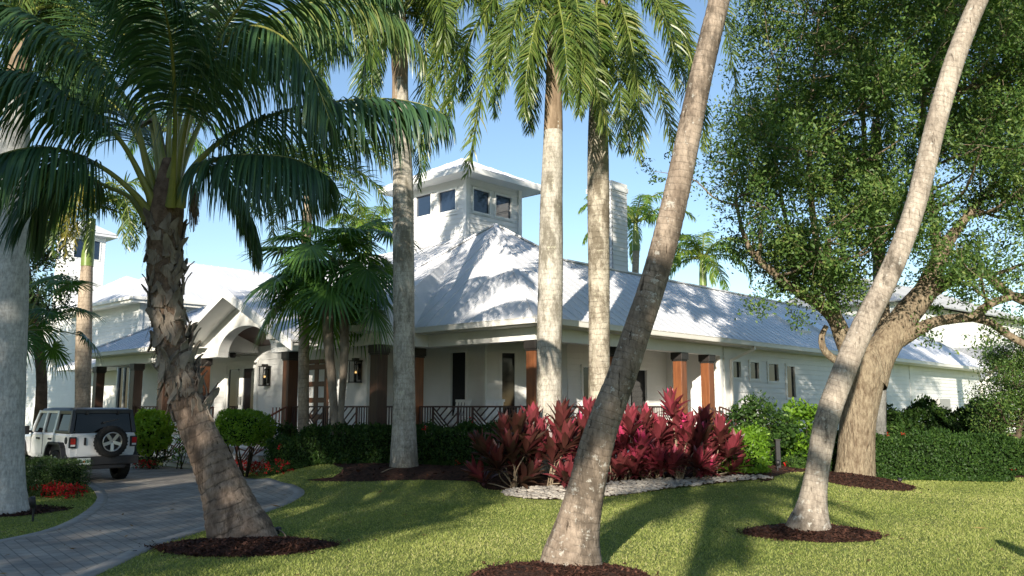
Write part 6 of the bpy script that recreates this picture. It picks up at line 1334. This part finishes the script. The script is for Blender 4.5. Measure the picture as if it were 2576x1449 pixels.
c = at(455, 1165, 25.9); shrub('pale green vine behind the left handrail of the steps', (c[0], c[1], 0), [at(u, v, 26 + dy) for (u, v, dy) in ((450, 1085, 0), (460, 1115, 0), (455, 1145, 0), (470, 1130, .1))], 0.24, M['lime'], 0.08, 0.3, 14, 10)
c = at(720, 1150, 23.6); shrub('dark green shrub left of the thin grey palm trunk', (c[0], c[1], gh(c[0], c[1])), [at(u, v, 23.9 + dy) for (u, v, dy) in ((705, 1090, 0), (730, 1085, 0), (755, 1100, .1), (700, 1125, 0), (735, 1130, 0), (760, 1140, 0))], 0.28, M['hedge'], 0.09, 0.4, 26, 12)
c = at(1445, 1150, 19.3); shrub('variegated yellow green croton between the red ti plants', (c[0], c[1], gh(c[0], c[1])), [at(u, v, 19.3 + dy) for (u, v, dy) in ((1430, 1085, 0), (1455, 1075, 0), (1465, 1105, 0), (1440, 1115, 0))], 0.22, M['lime'], 0.09, 0.5, 16, 10)
# flowers
def flowerbed(label, cents, r, Y0, n):
    C = np.array([gp(*p) for p in cents]); c = C.mean(0); root = thing('flower_bed', label, 'flowers', c); off = np.array(root.location); a = Acc(); a.add(*leaf_cloud(C + np.array([0, 0, r * 0.35]), r, 14, 12, 0.055, 0.4, 0.55, 0.3)); a.build('foliage', M['hedge'], root, off=off); a = Acc()
    for p in C:
        for _ in range(n):
            d = nrm_(rng.normal(0, 1, 3) + np.array([0, -0.5, 0.9])); q = p + np.array([0, 0, r * 0.38]) + d * r * np.array([1, 1, 0.62]) * rng.uniform(0.85, 1.08); a.add(*shell_leaves(q + rng.normal(0, 0.02, (7, 3)), nrm_(rng.normal(0, .5, (7, 3)) + np.array([0, -.5, .7])), 0.045, 0.5, aspect=0.7))
    a.build('blossoms', M['redflower'], root, off=off)
flowerbed('bed of red flowers at the foot of the front steps', [(583, 1190), (602, 1196), (622, 1193), (645, 1198), (660, 1190), (685, 1192), (700, 1196), (630, 1184), (668, 1182)], 0.36, 0, 26)
flowerbed('row of red flowers along the foot of the low box hedge', [(62, 1240), (88, 1243), (112, 1246), (136, 1249), (158, 1252), (180, 1254), (40, 1239), (15, 1239)], 0.27, 0, 34)
flowerbed('small clump of red flowers right of the rear wheel of the white car', [(352, 1180), (368, 1178), (382, 1180)], 0.26, 0, 16)
c = gp(2000, 1192); hedge('small low plant with a red blossom beside the dark post', [at(1985, 1150, 22.4), at(2010, 1150, 22.4)], 0.35, 0.3, 500, M['hedge'], 0.07, 0.5, name='low_plant', flowers=2)

# ------------------------------------------------------------------ red ti plants
def ti_head(a, c, ax, size, n, tint, spread):
    for k in range(n):
        f = (k + 0.5) / n; az = k * 2.39996 + rng.uniform(-.3, .3); el = 1.45 - spread * f + rng.normal(0, 0.08); L = size * (0.72 + 0.45 * math.sin(math.pi * min(1, 0.25 + f * 0.75))) * rng.uniform(0.85, 1.1); K = 7
        h = np.array([math.cos(az), math.sin(az), 0.0]); d = nrm_(h * math.cos(el) + np.array([0, 0, 1.0]) * math.sin(el) + ax * 0.5); p = c + ax * (0.22 * (1 - f)) ; pts = [p]; sd = []; cur = d; s0 = nrm_(np.cross(h, [0, 0, 1.0])); tw = rng.normal(0, 0.35)
        for j in range(K):
            sd.append(nrm_(s0 * math.cos(tw * j / K) + np.cross(s0, cur) * math.sin(tw * j / K))); cur = nrm_(cur + np.array([0, 0, -1.0]) * (0.05 + 0.20 * f) * (j / K)); pts.append(pts[-1] + cur * L / (K - 1))
        P = np.array(pts[:K])[None]; W = L * 0.155 * np.array([0.22, 0.40, 0.85, 1.0, 0.88, 0.5, 0.03]) * rng.uniform(0.85, 1.15); S = np.array(sd)[None]; t = tint + 0.40 * (1 - f) ** 2.2 + rng.normal(0, 0.12) - (0.22 if rng.random() < 0.16 else 0)
        # two halves folded along the midrib
        for sg in (-1, 1):
            fold = np.cross(S, np.broadcast_to(nrm_(np.gradient(P[0], axis=0))[None], S.shape)); E = nrm_(S * sg + fold * 0.35 * sg * sg); V = np.stack([P[0], P[0] + E[0] * W[:, None]], 1).reshape(-1, 3); FF = [(2 * j, 2 * j + 1, 2 * j + 3, 2 * j + 2) for j in range(K - 1)]; a.add(V, FF, min(1, max(0, t)), 0)
TI = [  # base u, base v, heads (u, v), size, tint, label
 (1292, 1228, [(1232, 1120), (1270, 1085), (1300, 1075), (1255, 1150), (1290, 1130), (1318, 1110)], .50, 0.06, 'darkest maroon ti plant, leftmost of the row, on thin bare stems'),
 (1335, 1215, [(1338, 1060), (1352, 1095), (1325, 1110), (1345, 1135)], .48, 0.16, 'maroon ti plant in front of the foot of the brown corner post'),
 (1382, 1226, [(1408, 1050), (1400, 1090), (1422, 1115), (1388, 1130)], .52, 0.18, 'ti plant with one tall pink-tipped head on a forked pale stem'),
 (1440, 1218, [(1430, 1150), (1450, 1180)], .40, 0.38, 'low red ti plant just left of the scarred leaning trunk'),
 (1478, 1205, [(1478, 1035), (1492, 1060), (1470, 1080)], .44, 0.30, 'tall ti plant with pink top leaves left behind the scarred leaning trunk'),
 (1540, 1212, [(1545, 1120), (1560, 1165), (1545, 1080)], .46, 0.40, 'crimson ti plant directly right of the scarred leaning trunk'),
 (1578, 1212, [(1585, 1065), (1600, 1100), (1570, 1110), (1590, 1140)], .48, 0.42, 'tall crimson ti plant with crowded heads behind two pale stems'),
 (1620, 1208, [(1618, 1060), (1636, 1090), (1610, 1120), (1640, 1130), (1600, 1150)], .46, 0.40, 'crimson ti plant in the thick middle of the right-hand clump'),
 (1658, 1208, [(1655, 1085), (1665, 1120), (1640, 1150), (1675, 1150)], .46, 0.42, 'crimson ti plant on three slanting pale stems'),
 (1700, 1206, [(1690, 1020), (1700, 1050), (1708, 1085), (1680, 1110)], .46, 0.44, 'tallest ti plant, its hot pink head in front of a brown post'),
 (1716, 1206, [(1725, 1080), (1735, 1120), (1715, 1140), (1745, 1100)], .48, 0.38, 'dusky crimson ti plant left of the rightmost brown post'),
 (1745, 1204, [(1765, 1060), (1760, 1100), (1775, 1130), (1750, 1150)], .46, 0.28, 'dark red ti plant in front of the rightmost brown post'),
 (1766, 1206, [(1770, 1165), (1780, 1180)], .36, 0.50, 'short scarlet ti plant low at the front of the clump'),
 (1790, 1202, [(1808, 1085), (1800, 1110), (1825, 1120), (1790, 1135)], .46, 0.32, 'rightmost ti plant with pink top and bronze outer leaves, beside the green shrub'),
]
for (u, v, heads, size, tint, label) in TI:
    b = gp(u, v); root = thing('ti_plant', label, 'plant', b, 0, 'red ti plants behind the river rocks'); off = np.array(root.location); Y = b[1]; a = Acc(); k2 = Acc()
    heads = heads + [(heads[i][0] + rng.uniform(-16, 16), min(heads[i][1] + rng.uniform(45, 85), 1185)) for i in range(0, len(heads), 2)]
    for (hu, hv) in heads:
        c = at(hu, hv, Y + rng.uniform(-.25, .3)); c[2] -= size * 0.62; c[2] = max(c[2], b[2] + 0.10); s0 = b + np.array([rng.normal(0, .05), rng.normal(0, .06), -0.03]); md = (s0 + c) / 2 + np.array([rng.normal(0, .05), rng.normal(0, .05), 0.03]); limb(k2, [[*s0, .016], [*md, .014], [*c, .011]], n=12, nseg=7, wob=.06)
        ax = nrm_(c - md); ti_head(a, c, ax, size, int(rng.integers(22, 30)), tint + rng.normal(0, .07), rng.uniform(1.3, 2.0))
    a.build('leaves', M['ti'], root, off=off); k2.build('stems', M['stem'], root, smooth=True, off=off)

# ------------------------------------------------------------------ the car: x forward, y left, z up, origin on the ground under the rear axle centre
cp = at(246, 1212, 21.6); CARH = math.atan2(sa * 0 + ca, -sa)   # heading along the facade
cxy = np.array([cp[0], cp[1]]) + np.array([math.cos(CARH), math.sin(CARH)]) * 0.55
car = thing('parked_car', 'white boxy off-road car with black hardtop and spare wheel on its tailgate', 'car', (cxy[0], cxy[1], 0.0), CARH)
hw = 0.80
def loft(mb, secs, m=0, cap=True):
    """secs: list of closed rings with equal counts"""
    n = len(secs[0]); vs = [p for s_ in secs for p in s_]; fs = [(i * n + k, i * n + (k + 1) % n, (i + 1) * n + (k + 1) % n, (i + 1) * n + k) for i in range(len(secs) - 1) for k in range(n)]
    if cap: fs += [tuple(range(n))[::-1], tuple(range((len(secs) - 1) * n, len(secs) * n))]
    mb.add(vs, fs, m)
mb = MB()
def sec(x, w, z0, z1, tuck=0.04): return [(x, -w + tuck, z0), (x, w - tuck, z0), (x, w, z0 + .12), (x, w, z1 - .06), (x, w - .03, z1), (x, -w + .03, z1), (x, -w, z1 - .06), (x, -w, z0 + .12)]
loft(mb, [sec(-0.72, hw - .01, 0.62, 1.20), sec(-0.60, hw, 0.60, 1.21), sec(0.5, hw, 0.58, 1.21), sec(1.98, hw - .02, 0.55, 1.19), sec(2.10, hw - .05, 0.56, 1.14), sec(3.30, hw - .14, 0.60, 1.08)])
mb.build('body', M['carwhite'], car, bevel=0.02)
mb = MB()   # door pillars and window frames in body colour
zb, zt_, inn = 1.20, 1.74, 0.12
def side(x0, x1, y, xt0, xt1, m=0, th=0.05):
    pass
def cab(x, z): return hw - 0.02 - (z - zb) * 0.16
for sg in (1, -1):
    for (xa, xb) in ((0.28, 0.36), (1.02, 1.14), (1.86, 1.93)):
        mb.bar((xa + .04, sg * cab(0, zb), zb), ((xa + .04) - (0.28 if xa > 1.5 else 0.0), sg * cab(0, zt_), zt_), 0.05, 0.10, up=(1, 0, 0))
    mb.bar((0.28, sg * cab(0, zt_), zt_ - .02), (1.66, sg * cab(0, zt_), zt_ - .02), 0.05, 0.06)
mb.build('door_frame', M['carwhite'], car)
mb = MB()   # black hardtop: roof and rear quarter
zr = 1.80
loft(mb, [[(-0.62, -.66, zt_), (-0.62, .66, zt_), (-0.60, .66, zr - .01), (-0.60, -.66, zr - .01)], [(-0.3, -.70, zt_), (-0.3, .70, zt_), (-0.3, .66, zr + .025), (-0.3, -.66, zr + .025)], [(1.0, -.70, zt_), (1.0, .70, zt_), (1.0, .66, zr + .03), (1.0, -.66, zr + .03)], [(1.62, -.68, zt_), (1.62, .68, zt_), (1.60, .64, zr - .0), (1.60, -.64, zr)]])
for sg in (1, -1):
    mb.bar((-0.66, sg * (hw - .04), zb - .0), (-0.58, sg * .68, zt_ + .02), 0.10, 0.12, up=(1, 0, 0)); mb.bar((0.22, sg * (hw - .04), zb), (0.22, sg * cab(0, zt_), zt_ + .02), 0.06, 0.10, up=(1, 0, 0)); mb.bar((-0.62, sg * (hw - .03), zb + .035), (0.27, sg * (hw - .03), zb + .035), 0.06, 0.08); mb.bar((-0.60, sg * cab(0, zt_), zt_ - .03), (0.27, sg * cab(0, zt_), zt_ - .03), 0.06, 0.10)
mb.bar((-0.62, -.68, zt_ - .01), (-0.62, .68, zt_ - .01), 0.08, 0.10); mb.build('hardtop', M['cartop'], car, bevel=0.015)
for sg in (1, -1):
    for (x0, x1, xt) in ((-0.52, 0.17, 0.0), (0.37, 1.02, 0.0), (1.15, 1.82, 0.22)):
        g = MB(); g.slab([(x0, sg * (cab(0, zb) - .015), zb + .01), (x1, sg * (cab(0, zb) - .015), zb + .01), (x1 - xt, sg * (cab(0, zt_) - .015), zt_ - .05), (x0, sg * (cab(0, zt_) - .015), zt_ - .05)][::sg], 0.008); g.build('side_window', M['carglass'], car)
g = MB(); g.slab([(-0.69, hw - .12, zb + .02), (-0.69, -hw + .12, zb + .02), (-0.63, -.62, zt_ - .02), (-0.63, .62, zt_ - .02)], 0.01); g.build('rear_window', M['carglass'], car)
g = MB(); g.slab([(1.95, -hw + .1, zb), (1.95, hw - .1, zb), (1.66, .62, zt_), (1.66, -.62, zt_)], 0.01); g.build('windshield', M['carglass'], car)
w = MB(); w.bar((-0.735, -0.02, 1.47), (-0.735, -0.34, 1.54), 0.012, 0.02); w.cyl((-0.76, -0.0, 1.46), (-0.71, 0, 1.46), 0.025, n=10); w.build('rear_wiper', M['carblack'], car)
mb = MB(); mb.box(-0.735, -0.63, 0.66, -0.722, 0.63, 1.18); mb.build('tailgate', M['carwhite'], car, bevel=0.006)
h = MB(); h.box(-0.77, 0.42, 0.92, -0.736, 0.47, 1.10); h.build('tailgate_handle', M['carblack'], car, bevel=0.008)
for yy in (-.35, .40):
    h = MB(); h.box(-0.70, yy - .025, 1.66, -0.655, yy + .025, 1.76); h.build('window_hinge', M['carblack'], car)
def wheel(name, c, ax, r, wd, parent):
    t = MB(); h_ = wd / 2; t.lathe(c, ax, [(-h_ * .8, r * .62), (-h_, r * .68), (-h_, r * .90), (-h_ * .75, r * .985), (0, r), (h_ * .75, r * .985), (h_, r * .90), (h_, r * .68), (h_ * .8, r * .62)], 32)
    c_, d = Vector(c), Vector(ax).normalized(); u = Vector((0, 0, 1)); a_ = d.cross(u).normalized(); b_ = d.cross(a_)
    for k in range(28):
        an = 2 * math.pi * k / 28; e = a_ * math.cos(an) + b_ * math.sin(an); t.bar(c_ + e * r * .985 - d * h_ * .8, c_ + e * r * .985 + d * h_ * .8, .03, .022, up=e)
    wl_ = t.build(name, M['tyre'], parent)
    q = MB(); q.lathe(c, ax, [(h_ * .80, r * .63), (h_ * .9, r * .60), (h_ * .86, r * .56), (h_ * .3, r * .54)], 28)
    q.lathe(c, ax, [(h_ * .55, r * .02), (h_ * .78, r * .03), (h_ * .78, r * .11), (h_ * .5, r * .12)], 16)
    for k in range(5):
        an = 2 * math.pi * k / 5 + .31; e = a_ * math.cos(an) + b_ * math.sin(an); q.bar(c_ + d * h_ * .66 + e * r * .08, c_ + d * h_ * .74 + e * r * .57, r * .20, .03, up=d)
    q.build('rim', M['alloy'], wl_); k3 = MB(); k3.lathe(c, ax, [(h_ * .18, 0.001), (h_ * .2, r * .60)], 20); k3.build('brake_disc', M['carblack'], wl_); return wl_
wheel('spare_wheel', (-0.86, -0.13, 0.99), (-1, 0, 0), 0.385, 0.22, car)
for (x, y) in ((0, .74), (0, -.74), (2.95, .74), (2.95, -.74)): wheel('wheel', (x, y, 0.395), (0, 1 if y > 0 else -1, 0), 0.395, 0.25, car)
for (x, y) in ((0, 1), (0, -1), (2.95, 1), (2.95, -1)):
    mb = MB(); prev = None
    pr = [(-.60, .58), (-.47, .86), (-.36, .955), (.36, .955), (.50, .84), (.62, .56)]
    for (p_, q_) in zip(pr[:-1], pr[1:]): mb.bar((x + p_[0], y * .83, p_[1]), (x + q_[0], y * .83, q_[1]), 0.17, 0.065, up=(0, 0, 1))
    mb.slab([(x - .57, y * .802, .42), (x - .46, y * .802, .84), (x - .35, y * .802, .93), (x + .35, y * .802, .93), (x + .48, y * .802, .82), (x + .58, y * .802, .42)][::y], 0.02)
    mb.build('fender_flare', M['carblack'], car, bevel=0.01)
mb = MB(); mb.box(-0.93, -0.82, 0.44, -0.70, 0.82, 0.645); mb.box(-0.70, -0.62, 0.36, 3.2, 0.62, 0.585); mb.box(-0.90, -.50, .34, -.71, .50, .438); mb.build('rear_bumper', M['carblack'], car, bevel=0.02)
mb = MB(); mb.box(3.32, -.80, .45, 3.55, .80, .66); mb.build('front_bumper', M['carblack'], car, bevel=.02)
for sg in (1, -1):
    b_ = MB(); b_.box(-0.775, sg * .735 - .085, 0.86, -0.721, sg * .735 + .085, 1.12); tl = b_.build('taillight', M['carblack'], car, bevel=.012)
    r_ = MB(); r_.box(-0.787, sg * .735 - .055, 0.945, -0.774, sg * .735 + .055, 1.085); r_.build('red_lens', M['redlamp'], tl); q_ = MB(); q_.box(-0.787, sg * .735 - .05, 0.895, -0.774, sg * .735 + .05, 0.94); q_.build('clear_lens', M['whitelamp'], tl)
    m_ = MB(); m_.box(1.80, sg * .98 - .10, 1.14, 1.92, sg * .98 + .10, 1.36); m_.bar((1.86, sg * .76, 1.2), (1.86, sg * .90, 1.22), .04, .06); m_.build('mirror', M['carblack'], car, bevel=.02)
    for x_ in (.46, 1.28):
        d_ = MB(); d_.box(x_, sg * .80 if sg > 0 else -.835, 1.03, x_ + .17, .835 if sg > 0 else sg * .80, 1.075); d_.build('door_handle', M['carblack'], car, bevel=.008)
    sm_ = MB()
    for x_ in (0.33, 1.08, 1.93): sm_.box(x_ - .005, sg * .7985 - .004, 0.66, x_ + .005, sg * .7985 + .004, 1.19)
    sm_.build('door_seam', M['carblack'], car)
fcp = MB(); fcp.cyl((-0.52, .79, 1.03), (-0.52, .812, 1.03), .085, n=18); fcp.build('fuel_cap', M['carblack'], car)
pl = MB(); pl.box(-0.945, .36, .46, -.931, .67, .62); lp = pl.build('licence_plate', M['plate'], car, bevel=.004)
pg = MB()
for k, yy in enumerate((.40, .435, .47, .565, .60, .635)): pg.box(-.9475, yy - .012, .50, -.9452, yy + .012 * (1 if k % 2 else .5), .575)
pg.build('plate_characters', M['plategreen'], lp); po = MB(); po.lathe((-.9455, .517, .535), (-1, 0, 0), [(0, .030), (.002, .026), (.0035, .001)], 12); po.build('plate_emblem', M['plateorange'], lp)

# ------------------------------------------------------------------ neighbours behind, right
n1 = thing('neighbour_house', 'white gabled building with grey metal roof at the right edge', 'house', at(2518, 1030, 64) * np.array([1, 1, 0]), R(122))
o1 = np.array(n1.location); zA = float(at(2460, 935, 60)[2]); zP = float(at(2518, 860, 60)[2])
mb = MB(); mb.box(-1, -2.6, 0, 14, 2.6, zA - .2); mb.build('wall', M['siding'], n1)
mb = MB(); mb.add([(-1, -2.6, zA - .2), (-1, 2.6, zA - .2), (-1, 0, zP - .15)], [(0, 2, 1)]); mb.build('gable', M['siding'], n1)
mb = MB()
for sg in (1, -1):
    po_ = [(-1.6, sg * 3.1, zA - .4), (14.5, sg * 3.1, zA - .4), (14.5, 0, zP), (-1.6, 0, zP)]; mb.slab(po_ if sg < 0 else po_[::-1], .08); ribs(mb, po_, po_[0], po_[1], .5, .05, .05)
mb.build('roof', M['greyroof'], n1); mb = MB()
for sg in (1, -1): mb.bar((-1.62, sg * 3.1, zA - .5), (-1.62, 0, zP - .1), .06, .3)
mb.build('rake_trim', M['trim'], n1)
p2 = at(2300, 1030, 78); n2 = thing('neighbour_house', 'white two-storey house with pale grey hip roof behind the live oak', 'house', (p2[0], p2[1], 0), R(40))
ze2 = float(at(2300, 800, 78)[2]); zk2 = float(at(2150, 735, 84)[2]); mb = MB(); bwall(mb, (-13, -5), (13, -5), 0, ze2, exp=.4); bwall(mb, (-13, 7), (-13, -5), 0, ze2, exp=.4); bwall(mb, (13, -5), (13, 7), 0, ze2, exp=.4); bwall(mb, (13, 7), (-13, 7), 0, ze2, exp=.4); mb.build('wall', M['siding'], n2)
mb = MB(); e_ = [(-14, -6, ze2), (14, -6, ze2), (14, 8, ze2), (-14, 8, ze2)]; ra, rb = (-7, 1, zk2), (7, 1, zk2)
for po_ in ([e_[0], e_[1], rb, ra], [e_[1], e_[2], rb], [e_[2], e_[3], ra, rb], [e_[3], e_[0], ra]): mb.slab(po_, .1); ribs(mb, po_, po_[0], po_[1], .8, .06, .06)
mb.build('roof', M['greyroof'], n2); F2 = wframe((-13, -5), (13, -5))
for x_ in (2.0, 6.5, 11.0, 15.5, 20.0): window(F2, x_, x_ + 1.1, ze2 - 2.6, ze2 - 0.9, parent=n2, sill=False)
for x_ in (4.0, 9.0, 17.0): window(F2, x_, x_ + 1.2, 4.6, 6.4, parent=n2, sill=False)

# ------------------------------------------------------------------ small things on the ground
def pathlight(u, v, h, label, m='carblack'):
    g = gp(u, v); t = thing('path_light', label, 'garden light', g, 0, 'small garden lights'); mb = MB(); mb.cyl((0, 0, -.05), (0, 0, h * .6), .018, n=8); mb.build('stake', M[m], t); mb = MB(); mb.lathe((0, -.02, h * .55), (0, -.35, 1), [(0, .02), (.02, .045), (h * .45, .055), (h * .45 + .01, .0)], 12); mb.build('lamp_head', M[m], t)
pathlight(82, 1312, .40, 'black garden light in the mulch beside the broad grey trunk'); pathlight(2082, 1200, .22, 'small dark garden light in the mulch left of the live oak'); pathlight(2262, 1222, .17, 'small dark garden light at the right tip of the live oak mulch ring'); pathlight(1956, 1186, .25, 'small garden light at the foot of the dark post behind the clipped shrub'); pathlight(700, 1345, .1, 'tiny dark garden light stub behind the foot of the curved coconut palm')
g = gp(1958, 1180); t = thing('garden_post', 'slim dark wooden post in front of the dark glossy shrub', 'post', g); mb = MB(); mb.box(-.05, -.05, 0, .05, .05, .68); mb.build('post', M['carblack'], t, bevel=.006); mb = MB(); mb.box(-.065, -.065, .68, .065, .065, .71); mb.build('cap', M['capmetal'], t)
c = at(576, 1133, 24.0); t = thing('round_plaque', 'round grey disc on a stake beside the front steps', 'garden ornament', (c[0], c[1], 0)); mb = MB(); mb.lathe((0, 0, c[2]), (.1, -1, 0), [(-.02, .0), (-.02, .10), (.0, .125), (.02, .11), (.015, .0)], 20); mb.build('disc', M['greyplastic'], t); mb = MB(); mb.cyl((0, .02, 0), (0, .02, c[2] - .08), .012, n=8); mb.build('stake', M['carblack'], t)
def stick(u, v, u2, v2, r, label):
    a_, b_ = gp(u, v), gp(u2, v2); k2 = Acc(); md = (a_ + b_) / 2 + np.array([.02, .02, .03]); limb(k2, [[*(a_ + np.array([0, 0, .07])), r], [*(md + np.array([0, 0, .06])), r * .9], [*(b_ + np.array([0, 0, .06])), r * .6]], n=10, nseg=6); o = k2.build('fallen_stick', M['stem'], None, smooth=True); tag(o, label, 'stick')
stick(958, 1197, 992, 1184, .014, 'pale fallen stick on the dark mulch left of the grey royal palm'); stick(1925, 1342, 1990, 1326, .010, 'thin fallen stick on the mulch ring of the pale leaning palm'); stick(700, 1345, 722, 1378, .012, 'thin curved root or stick at the foot of the curved coconut palm')

t = thing('round_post', 'unseen round-topped stand-in just outside the right edge, added for its shadow on the lawn', 'post', (5.75, 8.2, 0)); mb = MB(); mb.lathe((0, 0, 0), (0, 0, 1), [(-.02, .11), (1.15, .11), (1.27, .09), (1.33, .05), (1.35, .001)], 18); mb.build('post', M['capmetal'], t)  # stands in for an unknown object, only to cast its shadow
